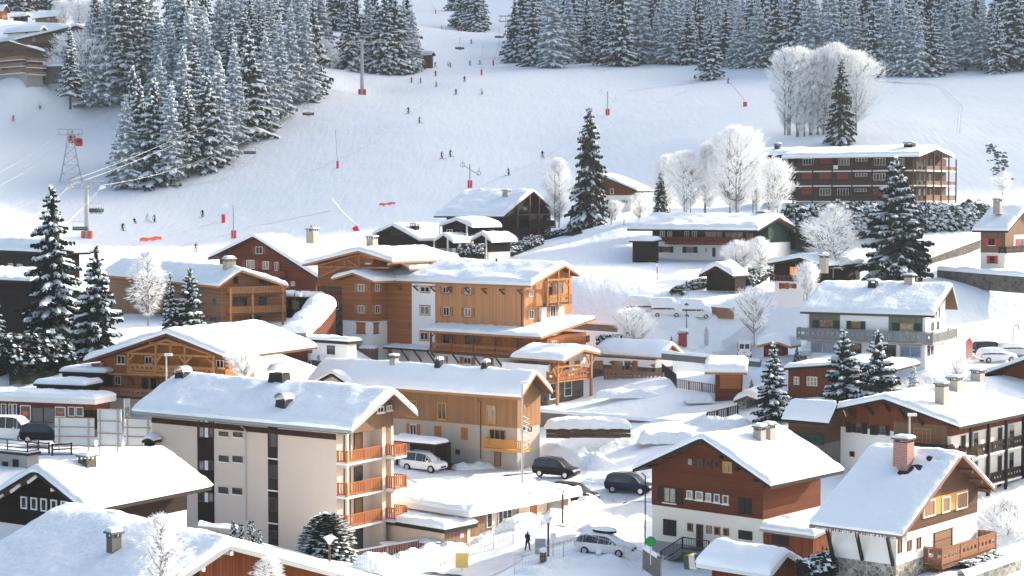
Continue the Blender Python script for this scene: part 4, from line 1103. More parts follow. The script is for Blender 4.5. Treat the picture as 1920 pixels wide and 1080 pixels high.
m = MB(); c0, c1, z0, z1 = h.rect('L', 515, 160, 548, 190); m.box((-1.4, c0, z0), (-1.36, c1, z1)); m.build('banner', TRIMW, h.root)
g = house('timber_house', 'dark timber house half hidden left of the three-storey apartment house', 'house', 1500, 345, 334, 34, 1428, 1520, pad=False)
g.gable('R', .6, (1496, 290), (1512, 278), None, ogf=.8, snow=.5); g.walls([(DKW, None)]); g.chim(1458, 283, .9, 1.0, mat=DMETAL)
# U red shutters ------------------------------------------------------------
h = house('house', 'brown and cream house with bright red shutters at the right edge', 'house', 1884, 500, 255, 38, 1839, 1990)
h.gable('R', .9, (1890, 433), (1928, 388), None, ogf=.8, snow=.55, trim=TRIMD); h.walls([(CREAM, 474), (BRWV, None, .04)]); h.z = Z[7]
h.win('L', [(1655, 708, 1704, 760)], TRIMB, 1, sh=SHUTR, sill=TRIMW); h.off = .02; h.win('L', [(1663, 840, 1702, 895)], TRIMB, 1, sh=SHUTR)
h.panel('cream_wall', 'R', (1840, 680, 2000, 760), CREAM, .06); h.off = .08; h.win('R', [(1878, 712, 1925, 760)], TRIMB, 1, sh=SHUTR)
b, *_ = h.balc('R', 1790, 2060, 765, 815, 1.2, 'panel', DKW, TRIMW)
h.chim(1895, 352, 1.0, .8, mat=GREYR); h.chim(1903, 383, .6, .4, mat=ROOFD)
# V black barn ---------------------------------------------------------------
h = house('barn', 'small near-black barn under a thick snow cap in the snowy garden', 'barn', 1378, 552, 250, 40, 1325, 1398)
h.gable('L', .8, (1374, 518), (1342, 498), (1310, 516), ogf=.7, snow=.8); h.walls([(CONC, 546), (DKW, None)])
# W chalet with lit window -----------------------------------------------------
h = house('wooden_chalet', 'dark chalet with one glowing orange window above a wooden balcony', 'chalet', 1538, 562, 240, 33, 1452, 1612)
h.gable('L', 1.0, (1548, 499), (1499, 483), (1440, 494), ogf=.4, snow=.65); h.walls([(WHITE, 531), (DKW, None, .03)]); h.z = Z[7]
lit, n_, l_, p_ = newmat('lamp_lit_window'); p_.inputs['Base Color'].default_value = (.5, .22, .07, 1); p_.inputs['Emission Color'].default_value = (1, .35, .08, 1); p_.inputs['Emission Strength'].default_value = .35
h.win('L', [(165, 920, 224, 985)], TRIMO, 1, glass=lit); h.win('L', [(140, 1050, 185, 1080), (105, 1045, 135, 1085)], TRIMO, 0, sh=REDPAN)
h.balc('L', 15, 225, 985, 1030, 1.0, 'panel', BRW, TRIMW); h.chim(1545, 520, .9, 1.0, mat=TANR)
# X grey-green shop chalet -------------------------------------------------------
h = house('shop_chalet', 'chalet with grey-green boards, a carved grey balcony and shop windows below', 'shop', 1735, 686, 208, 29, 1513, 1772)
h.gable('R', 1.0, (1751, 592), (1786, 535), (1796, 577), ogf=.8, snow=.5, trim=TRIMG)
h.walls([(WHITE, None)]); h.z = Z[11]
h.panel('timber_wall', 'L', (310, 175, 540, 318), GRNW, .03); h.panel('timber_wall', 'L', (905, 200, 1160, 335), GRNW, .03); h.off = .05
h.win('L', [(388, 242, 486, 318), (988, 265, 1094, 330)], TRIMO, 1, sh=SHUTG, fw=.09); h.win('L', [(626, 250, 694, 322)], TRIMO, 1, sh=SHUTG)
h.panel('shop_sign', 'L', (300, 380, 520, 402), plain('red_purple_sign', (.5, .12, .13), .5, .5, 6), .06); h.panel('shop_sign', 'L', (980, 412, 1150, 432), plain('red_orange_sign', (.55, .16, .1), .5, .5, 6), .06)
shopm = plain('shop_window_goods', (.16, .22, .28), .15, .95, 5)
h.win('L', [(322, 404, 500, 488), (990, 432, 1150, 520)], plain('pale_blue_frame', (.35, .5, .7)), 1, glass=shopm, fw=.1); h.win('L', [(560, 415, 700, 540)], TRIMB, 1, glass=GLASSD, door=True); h.win('L', [(800, 425, 960, 545)], TRIMB, 2, glass=GLASSD)
h.off = .02
h.balc('L', 215, 1235, 315, 398, 1.2, 'panel', GREYW, TRIMGY); h.balc('R', 1240, 1395, 330, 395, 1.2, 'slat', GREYW, TRIMGY, c=(-1.2, h.Lb + 1))
h.win('R', [(1195, 430, 1212, 510), (1222, 432, 1238, 500), (1225, 255, 1240, 320), (1265, 250, 1280, 310)], TRIMB, 0, glass=GLASSD)
for c in (.3, .42, .55, .68): b = h.Lb * c; MB().box((b - .1, -.08, h.pz(600)), (b + .1, 0, h.tent(b) - .25)).build('timber', DKW, h.root)
h.chim(1637, 545, 1.0, .9, mat=ROOFD); h.chim(1705, 538, 1.0, 1.1, mat=TANR)
# Z brown shed behind the spruces ------------------------------------------
h = house('timber_house', 'low brown timber house with a wide snow roof behind the pair of spruces', 'house', 1575, 748, 196, 30, 1478, 1640)
h.gable('L', .8, None, (1562, 684), (1470, 690), ogf=.6, snow=.45); h.walls([(REDWV, None)]); h.z = Z[11]; h.win('L', [(195, 665, 235, 725), (292, 665, 370, 735)], TRIMW, 2, bars=1)
# hut and small stone shelter ---------------------------------------------
h = house('timber_hut', 'small orange-brown hut with a cube of snow on its roof beside the picket fence', 'hut', 1391, 752, 204, 8, 1341, 1398)
h.gable('R', .7, (1401, 699), (1402, 680), None, ogf=.8, snow=.8, trim=TRIMO); h.walls([(REDW, None)]); h.z = Z[10]; h.panel('board_wall', 'L', (1560, 655, 1715, 755), HONW, .03)
h = house('stone_shelter', 'tiny stone shelter bending under a thick pillow of snow', 'shelter', 1400, 768, 196, 25, 1382, 1440)
h.gable('L', .7, (1421, 750), (1400, 742), (1376, 752), ogf=.6, snow=.8, trim=TRIMB); h.walls([(STONEW, None)])
h = house('snowy_kiosk', 'round-capped timber kiosk under a dome of snow beside the white van', 'kiosk', 1466, 668, 216, 30, 1432, 1478)
h.gable('L', .9, (1482, 650), (1452, 638), (1420, 648), ogf=.6, snow=1.1, trim=TRIMO, rk=1.2); h.walls([(REDW, None)])
# AA roof at the right edge
h = house('timber_house', 'red-brown boarded house cut by the right edge under a long straight snow roof', 'house', 2040, 800, 182, 34, 1824, 2120)
h.gable('L', 1.0, None, (1985, 652), (1812, 712), ogf=.6, snow=.45); h.walls([(REDWV, None)]); h.brackets('L', 5, TRIMD, .8, .6)
# BB left edge big roof
h = house('large_house', 'big dark house at the left edge with a long hipped snow roof behind the spruces', 'house', 126, 612, 232, 50, -30, 150)
zr_ = h.pz(411); ze = h.pz(474)
h.roof('L', (-1.2, ze), (h.La / 2, zr_), (h.La + 1.2, ze), -1.2, h.Lb + 1, .25, .6, TRIMD, hip=((ze, .55), (ze, .55)))
h.walls([(DKWV, None)]); h.z = Z[4]
h.win('L', [(65, 895, 100, 920), (130, 900, 170, 915)], TRIMW, 1)
m = MB(); m.box((-.08, 3, -3), (0, 6, 4.5)); m.build('rendered_wall', GREYR, h.root)
g = house('lean_to', 'lower dark lean-to roof edge in front of the hipped house at the left edge', 'house', 60, 640, 212, 40, -60, 110)
g.flat(g.pz(524), .8, .3, .35, TRIMD, sl=.2); g.walls([(DKW, None)])
# H shop, left
h = house('shop_building', 'low flat-roofed shop building with posters between dark windows at the left', 'shop', 176, 822, 178, 18, -70, 205)
h.flat(h.pz(748), .5, .5, .5, TRIMW); h.walls([(CONC, 805), (DKW, 769), (REDWV, None, .05)]); h.z = Z[8]; h.off = .03
h.win('L', [(238, 875, 415, 1010)], TRIMD, 1, glass=GLASSD); h.win('L', [(512, 890, 565, 962), (572, 892, 628, 962)], TRIMW, 0, glass=GLASSD); h.win('L', [(10, 868, 50, 975), (68, 868, 95, 990), (100, 868, 130, 995)], TRIMW, 0, glass=GLASSD)
h.win('L', [(228, 1040, 272, 1062), (282, 1042, 322, 1066), (330, 1044, 375, 1068)], TRIMW, 0, glass=GLASSD)
def poster(r, c):
    m, n, l, p = newmat('poster_print'); tc = nd(n, 'ShaderNodeTexCoord').outputs['Object']
    k = nz(n, l, 1.6, tc, 4); l.new(mixc(n, l, k, c[0], c[1]), p.inputs['Base Color'])
    c0, c1, z0, z1 = h.rect('L', *r); e = .1
    mb = MB(); h.fbox(mb, 'L', c0 - e, c1 + e, z0 - e, z1 + e, 0, .08); o = mb.build('poster_panel', TRIMW, h.root)
    mb = MB(); h.fbox(mb, 'L', c0, c1, z0, z1, .08, .1); mb.build('poster', m, o)
    mb = MB(); h.fbox(mb, 'L', c0 + (c1 - c0) * .2, c0 + (c1 - c0) * .8, z0 + (z1 - z0) * .3, z0 + (z1 - z0) * .62, .1, .106); mb.build('poster_emblem', plain('poster_orange', (.62, .12, .03), .5, .5, 4), o)
poster((160, 886, 228, 986), ((.30, .05, .03), (.02, .03, .04))); poster((420, 898, 488, 962), ((.3, .16, .1), (.04, .02, .02)))
for x0, x1, yt, yb, yy in ((55, 158, 715, 732, 182), (105, 195, 703, 708, 187), (145, 192, 692, 700, 190)):
    O = P(x1, yb, yy); g = Vol(h.root, h.O, h.yaw); g.b0 = (O - h.O).dot(h.B); g.a0 = (O - h.O).dot(h.A); zz = (O - h.O).z
    g.size((x1 - x0) / F * yy, 3.0, zz - 1.5); g.flat(zz + .5, .25, .2, .5, TRIMD); g.walls([(TRIMD, None)])
# J terrace at the lower left
h = house('terrace_building', 'low grey building with a dark railing around its roof terrace', 'building', 52, 880, 156, 30, -60, 72)
h.flat(h.pz(850), .15, .2, .15, TRIMD); h.walls([(GREYR, None)]); h.z = Z[12]
m = MB(); zt_ = h.pz(849)
h.rail(m, (0, 0, zt_), (0, h.La, zt_), 1.0, 'rails'); h.rail(m, (0, 0, zt_), (h.Lb, 0, zt_), 1.0, 'rails'); m.build('railing', DMETAL, h.root)
h.win('L', [(22, 222, 62, 298), (98, 205, 140, 280)], closed=SHUTD)
# top left hotels -------------------------------------------------------------
h = house('hillside_hotel', 'dark brown hotel with one long sloping roof on the hill at the top left', 'hotel', 168, 122, 500, 25, 30, 200)
h.gable('L', 1.5, (170, 58), (143, 48), (26, 75), ogf=0, snow=.7, trim=TRIMD); h.walls([(WHITE, 110), (BRWV, None, .05)]); h.z = Z[0]
h.win('L', [(385, 285, 424, 318), (388, 348, 425, 372), (458, 286, 500, 318), (460, 348, 495, 372), (245, 282, 262, 310), (465, 245, 475, 272), (400, 250, 412, 275)], TRIMW, 1)
h.balc('L', 240, 640, 318, 338, 1.5, 'solid', BRW, TRIMD); h.balc('L', 330, 640, 376, 396, 1.5, 'solid', BRW, TRIMD)
h.off = .02; h.win('L', [(330, 412, 372, 465), (392, 412, 430, 465)], TRIMD, 1, glass=GLASSD)
h = house('hillside_hotel', 'balconied hotel with slanting glass front at the top left edge', 'hotel', 50, 148, 480, 40, -60, 80)
h.gable('R', 2.0, (52, 90), (20, 78), (85, 97), ogf=1, snow=.7, trim=TRIMG); h.walls([(GREYR, 122), (BRWV, None, .05)]); h.z = Z[0]
for y in (430, 480, 530): h.balc('R', 130, 300, y, y + 22, 1.6, 'solid', PINKW, TRIMW, c=(0, h.Lb)); h.balc('L', 0, 130, y - 5, y + 20, 1.6, 'solid', PINKW, TRIMW, c=(0, h.La))
h.win('L', [(10, 330, 50, 390), (60, 340, 95, 395), (20, 500, 60, 530)], TRIMG, 1, glass=GLASSD)
g = house('retaining_wall', 'low dark stone retaining wall below the hillside hotels', 'wall', 112, 134, 482, 30, 72, 122, pad=False); g.flat(g.pz(124), .3, .2, .6, TRIMD); g.walls([(STONED, None)])
for a in (('hillside_house', 'small pinkish house under snow on the hill at the top left', 108, 42, 560, 66, 118, 40, 30, 18, 24, PINKW), ('timber_hut', 'tiny dark hut on the hill between the pinkish house and the left edge', 47, 40, 560, 25, 52, 36, 30, 27, 31, DKW),
          ('hillside_house', 'orange-brown house cut by the top left corner', 4, 34, 560, -40, 14, 40, 21, 5, 21, ORW), ('long_low_house', 'long low white house under snow above the dark hillside hotel', 74, 68, 530, 14, 86, 30, 58, 50, 58, WHITE),
          ('timber_hut', 'brown hut by the ski piste beside the middle group of spruces', 808, 127, 575, 782, 812, 38, 103, 95, 101, BRW)):
    nm, lb, cx, by, Y, lf, rg, yw, e0, rr_, e1, mat = a
    g = house(nm, lb, 'house' if 'house' in nm else 'hut', cx, by, Y, yw, lf, rg)
    g.gable('R', 1.0, (cx + 1, e0), ((cx + rg) / 2 + 3, rr_), None, ogf=1, snow=.7); g.walls([(mat, None)])
    c = g.La * .35; MB().box((-.04, c, 1), (0, c + 1.2, 2.1)).build('window', GLASS, g.root)
# ------------------------------------------------------------ the ground
GP = """1180,930,168 1000,1000,150 1100,960,158 870,1050,146 795,886,179 1040,906,172 1010,1075,139 1400,1082,139 1560,1090,134
1200,720,214 1150,802,193 1300,830,184 1395,668,218 1250,640,230 1560,690,215 1100,520,262 1000,485,285 1180,560,250
1860,590,235 1880,520,262 1850,690,203 1900,455,290 1860,386,332 1700,225,405 1860,250,400 1550,245,398 1300,260,395 1300,150,530
1000,122,580 1750,142,520 1910,137,520 1440,128,540 1150,125,570 1017,296,425 954,330,405 828,297,425 786,230,455 679,178,520 870,153,520
816,124,600 953,112,640 870,70,760 860,0,980 740,140,560 583,438,362 380,406,402 230,432,385 160,447,372 133,343,430 280,352,425
25,227,470 75,204,480 60,150,510 150,200,490 400,325,430 500,232,470 600,138,520 720,384,385 450,470,345 640,440,350 60,40,600 0,10,680
300,0,800 600,20,780 720,40,700 1200,20,760 1600,20,760 1900,20,760 1200,-250,1300 1900,-250,1300 300,-250,1300 850,-250,1300 100,828,172 60,850,163 30,890,153
240,850,160 80,640,214 185,664,204 10,690,195 350,614,224 250,700,195 1500,1000,155 1850,960,160 1450,780,190 1640,740,196 1710,735,190
1880,960,152 1780,560,238 1300,545,246 1210,420,300 1100,425,318 1400,396,330 1560,395,300 1680,520,248 1750,430,295 520,660,205 600,600,236"""
for s_ in GP.split():
    x, y, d = map(float, s_.split(',')); PADS.append(P(x, y, d))
for s_ in ((-60, 40, -33), (0, 40, -33), (60, 40, -33), (-60, 95, -30.5), (0, 112, -29.8), (50, 100, -28.5), (-150, 200, -16), (-200, 320, 4), (140, 200, -14), (170, 300, 0), (-260, 500, 40), (230, 500, 40)): PADS.append(Vector(s_))
_X = np.array([(p.x, p.y) for p in PADS]); _z = np.array([p.z for p in PADS]); _s = 60.0
def _k(A, B): return np.sqrt(((A[:, None, :] - B[None]) ** 2).sum(-1) + 36.0) / _s
_n = len(_X); _K = _k(_X, _X) - np.eye(_n) * .02
_P = np.c_[np.ones(_n), _X / 100]
_w = np.linalg.solve(np.block([[_K, _P], [_P.T, np.zeros((3, 3))]]), np.r_[_z, 0, 0, 0])
def heights(xy):
    xy = np.asarray(xy, float); out = np.zeros(len(xy))
    for i in range(0, len(xy), 20000):
        q_ = xy[i:i + 20000]; out[i:i + 20000] = _k(q_, _X) @ _w[:_n] + np.c_[np.ones(len(q_)), q_ / 100] @ _w[_n:]
    return out
def gz(x, y): return float(heights([(x, y)])[0])
def rough(x, y):
    v = Vector((x * .09, y * .09, 0)); f = min(1, max(0, (330 - y) / 60))
    return .35 * noise.noise(v) * (.4 + .6 * f) + f * .12 * noise.noise(v * 5) + (1 - f) * .10 * noise.noise(v * 2.5)
def ground(x, y): return gz(x, y) + rough(x, y)
_ys = np.exp(np.linspace(math.log(30), math.log(1500), 1600))
def hit(px, py, lo=60):
    d = ray(px, py); pts = np.array([(d.x / d.y * y, y) for y in _ys]); zz = heights(pts); r = d.z / d.y * _ys
    for i in range(len(_ys)):
        if _ys[i] > lo and r[i] <= zz[i]:
            y = _ys[i] if i == 0 else _ys[i - 1] + (_ys[i] - _ys[i - 1]) * (r[i - 1] - zz[i - 1]) / ((r[i - 1] - zz[i - 1]) + (zz[i] - r[i]))
            return Vector((d.x / d.y * y, y, ground(d.x / d.y * y, y)))
    return P(px, py, 600)
NR, NC = 520, 340
ys = np.exp(np.linspace(math.log(35), math.log(1500), NR)); ts = np.linspace(-.55, .55, NC)
xy = np.array([(t * y, y) for y in ys for t in ts]); zz = heights(xy)
verts = [(x, y, z + rough(x, y)) for (x, y), z in zip(xy, zz)]
faces = [(i * NC + j, i * NC + j + 1, (i + 1) * NC + j + 1, (i + 1) * NC + j) for i in range(NR - 1) for j in range(NC - 1)]
me = bpy.data.meshes.new('ground'); me.from_pydata(verts, [], faces); me.materials.append(SNOWG); me.polygons.foreach_set('use_smooth', [True] * len(faces))
gr = bpy.data.objects.new('ground', me); COL.objects.link(gr); gr['kind'] = 'structure'
# the mountain to the right that keeps the ski slope in shade
sx, sy = sin(SAZ), cos(SAZ); tanE = math.tan(SEL)
prof = [(-60, -420), (100, -260), (200, -130), (243, -104), (285, -88), (311, -71), (330, -58), (375, -49), (400, -41), (420, -33), (466, -20), (560, -8), (700, 20), (900, 60)]
def world_r(u, d, z): return (sx * d - sy * u, sy * d + sx * u, z)
rows = []
us = [i * 6 - 60 for i in range(161)]
for k, (off, low) in enumerate(((-170, 1), (-110, .62), (-50, .25), (0, 0), (120, .3), (400, 1))):
    row = []
    for u in us:
        r = np.interp(u, [p[0] for p in prof], [p[1] for p in prof]); v = Vector((u * .02, k * 1.7, 0))
        d = 900 + off + 14 * noise.noise(v * 2); z = r + tanE * 900 + 5 * noise.noise(Vector((u * .035, 0, 3)))
        row.append(world_r(u, d, z - low * (z + 60) + (18 * noise.noise(v * 3) if low else 0)))
    rows.append(row)
mt = MB(); mt.grid(rows); mo = mt.build('mountain', SNOWG, smooth=True); mo['kind'] = 'structure'
def stroke(name, pts, w, mat=ROADM, lift=.06, sub=10):
    """road or path lying on the ground along photo points"""
    p = [hit(*q_) for q_ in pts]; c = []
    for i in range(len(p) - 1):
        for k in range(sub): c.append(p[i].lerp(p[i + 1], k / sub))
    c.append(p[-1]); rows = []
    for i, v in enumerate(c):
        d = (c[min(i + 1, len(c) - 1)] - c[max(i - 1, 0)]); d.z = 0; d.normalize(); n = Vector((d.y, -d.x, 0))
        rows.append([(v.x + n.x * w * k, v.y + n.y * w * k, (-.045 if abs(abs(k) - .18) < .05 else 0) + .03 * noise.noise(Vector((v.x * 1.5, v.y * 1.5, k * 9))) + max(ground(v.x + n.x * w * k, v.y + n.y * w * k), 0 * gz(v.x, v.y) + gz(v.x + n.x * w * k, v.y + n.y * w * k)) + lift) for k in (-.5, -.4, -.26, -.22, -.14, -.1, 0, .1, .14, .22, .26, .4, .5)])
    o = MB().grid(rows).build(name, mat, smooth=True); o['kind'] = 'structure'; return o
# ------------------------------------------------------------ trees
def spruce_parts(seed, h=20, r=4.2, lev=22, nb=7, K=4, snow=.6, droop=1.0, bare=.05, frost=0.0, shape=.85, core=.45, sh=.12, sw=1.0):
    """crown (needles + snow) and trunk of a spruce, metres"""
    rn = random.Random(seed); mb = MB(); V = Vector; up = V((0, 0, 1))
    for i in range(lev):
        t = bare + (1 - bare) * (i + rn.uniform(-.3, .3)) / lev
        if t > .985: continue
        z = h * t; L0 = r * (1 - t) ** shape * (1.0 if t > .12 else .8) + .12
        n = max(4, int(nb * (.55 + .45 * (1 - t))))
        ph = rn.random() * 6.28
        for j in range(n):
            a = ph + 6.283 * j / n + rn.uniform(-.3, .3); L = L0 * rn.choice((.62, .8, .95, 1.0, 1.12)) * rn.uniform(.88, 1.08)
            pit = (.5 * t - .30 * droop) + rn.uniform(-.10, .10)
            d = V((cos(a), sin(a), 0)); sd = V((-sin(a), cos(a), 0))
            zj = z + rn.uniform(-.62, .62) * h / lev
            def sp(s): return d * (L * s) + up * (zj + L * s * pit - L * .26 * droop * s * s * (1 - .75 * s) * 1.6)
            snowy = rn.random() < snow
            pts = [sp(k / K) for k in range(K + 1)]
            wd = L * .17 + .08
            # spine strip
            for k in range(K):
                s0, s1 = k / K, (k + 1) / K; w0, w1 = wd * (1 - s0 * .85), wd * (1 - s1 * .85)
                mb.poly([pts[k] - sd * w0, pts[k] + sd * w0, pts[k + 1] + sd * w1, pts[k + 1] - sd * w1], 0)
            for k in range(1, K + 1):
                s = k / K; tl = L * .46 * (1 - .62 * s) + .1
                for sg in (-1, 1):
                    p0 = pts[k - 1].lerp(pts[k], rn.uniform(.2, .9))
                    dr = (d * rn.uniform(.5, .95) + sd * sg * rn.uniform(.7, 1.0) - up * rn.uniform(.25, .75) * droop).normalized()
                    q_ = p0 + dr * tl * rn.uniform(.75, 1.15); wv = (d - dr * d.dot(dr)).normalized() * (tl * .22 + .04)
                    mb.poly([p0 - wv, p0 + wv, q_ + wv * .3, q_ - wv * .3], 0)
                    # hanging fringe
                    mb.poly([p0, q_, q_ - up * (tl * .30 + .08) - d * .05, p0 - up * (tl * .45 + .12)], 0)
                    if snowy and rn.random() < .85 or rn.random() < frost:
                        o = up * (.05 + .03 * rn.random()); e = p0.lerp(q_, rn.uniform(.55, 1.0)); wv2 = wv * rn.uniform(.8, 1.15)
                        mb.poly([p0 - wv2 + o, p0 + wv2 + o, e + wv2 * .45 + o, e - wv2 * .45 + o], 1)
                        if rn.random() < .5: mb.poly([e - wv2 * .5 + o, e + wv2 * .5 + o, e + wv2 * .4 - up * .13, e - wv2 * .4 - up * .13], 1)
            if snowy:
                k0, k1 = rn.uniform(.15, .45), rn.uniform(.8, 1.02); m = 3; wd2 = wd * sw
                for k in range(m):
                    s0 = k0 + (k1 - k0) * k / m; s1 = k0 + (k1 - k0) * (k + 1) / m; o = up * sh
                    w0 = wd2 * (1 - s0 * .75) * rn.uniform(.8, 1.3); w1 = wd2 * (1 - s1 * .7) * rn.uniform(.7, 1.2)
                    mb.poly([sp(s0) - sd * w0 + o * .4, sp(s0) + o * 1.7, sp(s1) + o * 1.7, sp(s1) - sd * w1 + o * .4], 1)
                    mb.poly([sp(s0) + sd * w0 + o * .4, sp(s0) + o * 1.7, sp(s1) + o * 1.7, sp(s1) + sd * w1 + o * .4], 1)
                    if k == m - 1: e_ = sp(s1); mb.poly([e_ - sd * w1 + o * .4, e_ + o * 1.7, e_ + sd * w1 + o * .4, e_ + d * .12 - up * sh * 1.6], 1)
    # dark heart of the crown so that no daylight passes through the middle
    rows = []
    for i in range(9):
        t = bare + .03 + (.93 - bare) * i / 8; w = core * r * (1 - t) ** shape + .03
        rows.append([(w * cos(6.283 * j / 8) * rn.uniform(.7, 1.15), w * sin(6.283 * j / 8) * rn.uniform(.7, 1.15), h * t + rn.uniform(-.3, .3)) for j in range(8)])
    mb.grid(rows, 0, True)
    for k in range(5):
        a = rn.random() * 6.28; mb.poly([(0, 0, h * .955), (.10 * cos(a), .10 * sin(a), h * .96), (0, 0, h * 1.01)], 0 if k < 2 else 1)
    tr = MB().tube([(0, 0, -1.5), (0, 0, h * .5), (0, 0, h * .98)], [h * .014 + .06, h * .010, .03], 7)
    return mb, tr
SPR = {}
def spruce_kind(key, needle=NEED, **kw):
    c, t = spruce_parts(**kw)
    SPR[key] = (c.mesh('crown', [needle, SNOWT]), t.mesh('trunk', BARK), kw.get('h', 20))
spruce_kind('far0', sh=.24, sw=1.5, seed=1, h=20, r=4.9, lev=24, nb=9, K=3, snow=.92)
spruce_kind('far1', sh=.24, sw=1.5, seed=2, h=20, r=5.4, lev=22, nb=9, K=3, snow=.9)
spruce_kind('far2', sh=.24, sw=1.5, seed=3, h=20, r=4.4, lev=26, nb=9, K=3, snow=.85, droop=1.25)
spruce_kind('far3', sh=.24, sw=1.5, seed=4, h=20, r=5.2, lev=21, nb=10, K=3, snow=.97, shape=.75)
spruce_kind('tall0', sh=.24, sw=1.5, seed=5, h=28, r=5.2, lev=34, nb=9, K=3, snow=.85, bare=.16, shape=.7)
spruce_kind('tall1', sh=.24, sw=1.5, seed=6, h=28, r=4.8, lev=34, nb=9, K=3, snow=1.0, frost=.35, bare=.2, shape=.7, needle=NEEDB)
FND = plain('half_frosted_needles', (.24, .28, .31), .8, .5, 1.2)
spruce_kind('pale0', sh=.24, sw=1.6, seed=15, h=24, r=5.2, lev=28, nb=9, K=3, snow=1.0, frost=.55, needle=FND)
spruce_kind('pale1', sh=.24, sw=1.6, seed=16, h=27, r=4.6, lev=32, nb=9, K=3, snow=1.0, frost=.7, bare=.12, shape=.72, needle=FND)
spruce_kind('near0', sh=.17, sw=1.25, seed=7, h=20, r=4.4, lev=25, nb=10, K=6, snow=.75, droop=1.25)
spruce_kind('near1', sh=.17, sw=1.25, seed=8, h=16, r=3.9, lev=22, nb=10, K=6, snow=.72, droop=1.0)
spruce_kind('near2', seed=9, h=18, r=3.7, lev=30, nb=11, K=5, snow=.6, droop=1.5, shape=.62, needle=NEEDB)
spruce_kind('near3', sh=.17, sw=1.25, seed=10, h=14, r=4.6, lev=18, nb=8, K=6, snow=.85, droop=.6)
spruce_kind('big', sh=.17, sw=1.25, seed=11, h=20, r=6.6, lev=30, nb=12, K=6, snow=.72, droop=.75, shape=.72)
spruce_kind('frosty', seed=12, h=10, r=2.6, lev=20, nb=9, K=5, snow=1.0, frost=.8, needle=plain('frosted_needles', (.42, .44, .44), .8, .4, 1.5))
spruce_kind('column', seed=13, h=5, r=.62, lev=26, nb=9, K=2, snow=.55, droop=-1.2, shape=.45)
def tree(kind, pos, h, label, group=None, w=1.0, rz=None, name='spruce', cat='spruce'):
    c, t, h0 = SPR[kind]
    rt = empty(name, pos, random.random() * 6.28 if rz is None else rz, label, cat, group)
    s = h / h0; rt.scale = (s * w, s * w, s)
    for n, me in (('crown', c), ('trunk', t)):
        o = bpy.data.objects.new(n, me); COL.objects.link(o); o.parent = rt
    return rt
def tree_at(kind, px, top, base, label, w=1.0, Y=None, **kw):
    p = P(px, base, Y) if Y else hit(px, base)
    if Y: p.z = min(p.z, ground(p.x, p.y) + .3) if abs(p.z - gz(p.x, p.y)) < 4 else p.z
    k = p.y / F; h = (base - top) * k * 1.02
    return tree(kind, p, h, label, w=w, **kw)
# single spruces one can tell apart
tree_at('near0', 100, 346, 648, 'tallest snowy spruce at the left, in front of the hipped dark house', 1.22, Y=206)
tree_at('near1', 182, 460, 672, 'pointed snowy spruce right of the tallest left spruce, above the orange log chalet', 1.15, Y=200)
tree_at('near0', -6, 545, 690, 'spruce cut by the left edge above the dark hedge', 1.1, Y=200)
tree_at('near1', 320, 505, 622, 'slim spruce, left one of the pair behind the orange log chalet', .85, Y=212)
tree_at('near3', 357, 490, 618, 'bushy spruce, right one of the pair behind the orange log chalet', .95, Y=213, )
tree_at('near2', 1104, 207, 424, 'very tall solitary spruce beside the near-black chalet at the foot of the slope', .95, Y=312)
tree_at('near2', 1238, 306, 396, 'small dark spruce in front of the frosted grove above the green-boarded chalet', .95, Y=306)
tree_at('big', 1679, 296, 524, 'huge broad spruce in front of the long hedge and the three-storey house', .98, Y=246)
tree_at('near2', 1576, 108, 262, 'dark spruce standing inside the frosted birch cluster on the slope', .95, Y=385)
tree_at('near1', 1449, 640, 788, 'spruce by the stone shelter, left of the pair near the shop chalet', 1.15, Y=188)
tree_at('near3', 1581, 595, 756, 'left spruce of the pair in front of the shop chalet', 1.12, Y=186)
tree_at('near3', 1645, 566, 742, 'taller right spruce of the pair in front of the shop chalet', 1.08, Y=184)
tree_at('near2', 1494, 642, 684, 'little spruce beside the snowed-in car at the shop chalet', 1.1, Y=212)
tree_at('near2', 1409, 690, 724, 'little dark spruce right of the timber hut with the cube of snow', 1.1, Y=204)
tree_at('frosty', 1713, 640, 736, 'white frosted conifer right of the pair in front of the shop chalet', 1.0, Y=186)
tree_at('far3', 1332, 36, 146, 'single snowy spruce standing forward of the right forest edge', 1.1, Y=527)
tree_at('near2', 1259, 596, 618, 'tiny spruce on the snowbank below the covered caravans', .9, Y=236)
for x, t, b in ((438, 960, 1016), (452, 968, 1022), (471, 961, 1024), (486, 975, 1024)): tree_at('column', x, t, b, 'slim columnar conifer in the row below the beige apartment block', 1.2, Y=126, name='columnar_conifer', cat='conifer', group='columnar conifers below the apartment block')
# forests
rf = random.Random(21); n_ = 0
def forest(spots, label, group, kinds, hs, ws=(.9, 1.15), name='spruce'):
    for x, y in spots:
        z = ground(x, y); tree(rf.choice(kinds), (x, y, z), rf.uniform(*hs), label, group, rf.uniform(*ws), name=name)
G1 = 'spruces of the forest edge at the top right'
edge = [(965, 118), (1000, 124), (1035, 127), (1065, 120), (1100, 118), (1135, 122), (1165, 124), (1200, 120), (1230, 119), (1262, 120), (1290, 121), (1360, 124), (1385, 127), (1420, 126), (1455, 126), (1490, 130), (1520, 134), (1560, 136), (1600, 138), (1635, 143), (1662, 142), (1690, 143), (1718, 144), (1745, 142), (1775, 136), (1810, 132), (1840, 132), (1868, 138), (1900, 132), (1935, 132)]
for x, y in edge:
    p = hit(x, y); tree(rf.choice(('far0', 'far1', 'far3', 'pale0', 'pale1', 'pale0')), p, rf.uniform(17, 29), 'snow-laden spruce in the front row of the dark forest edge at the top right', G1, rf.uniform(.95, 1.25))
sp_ = []
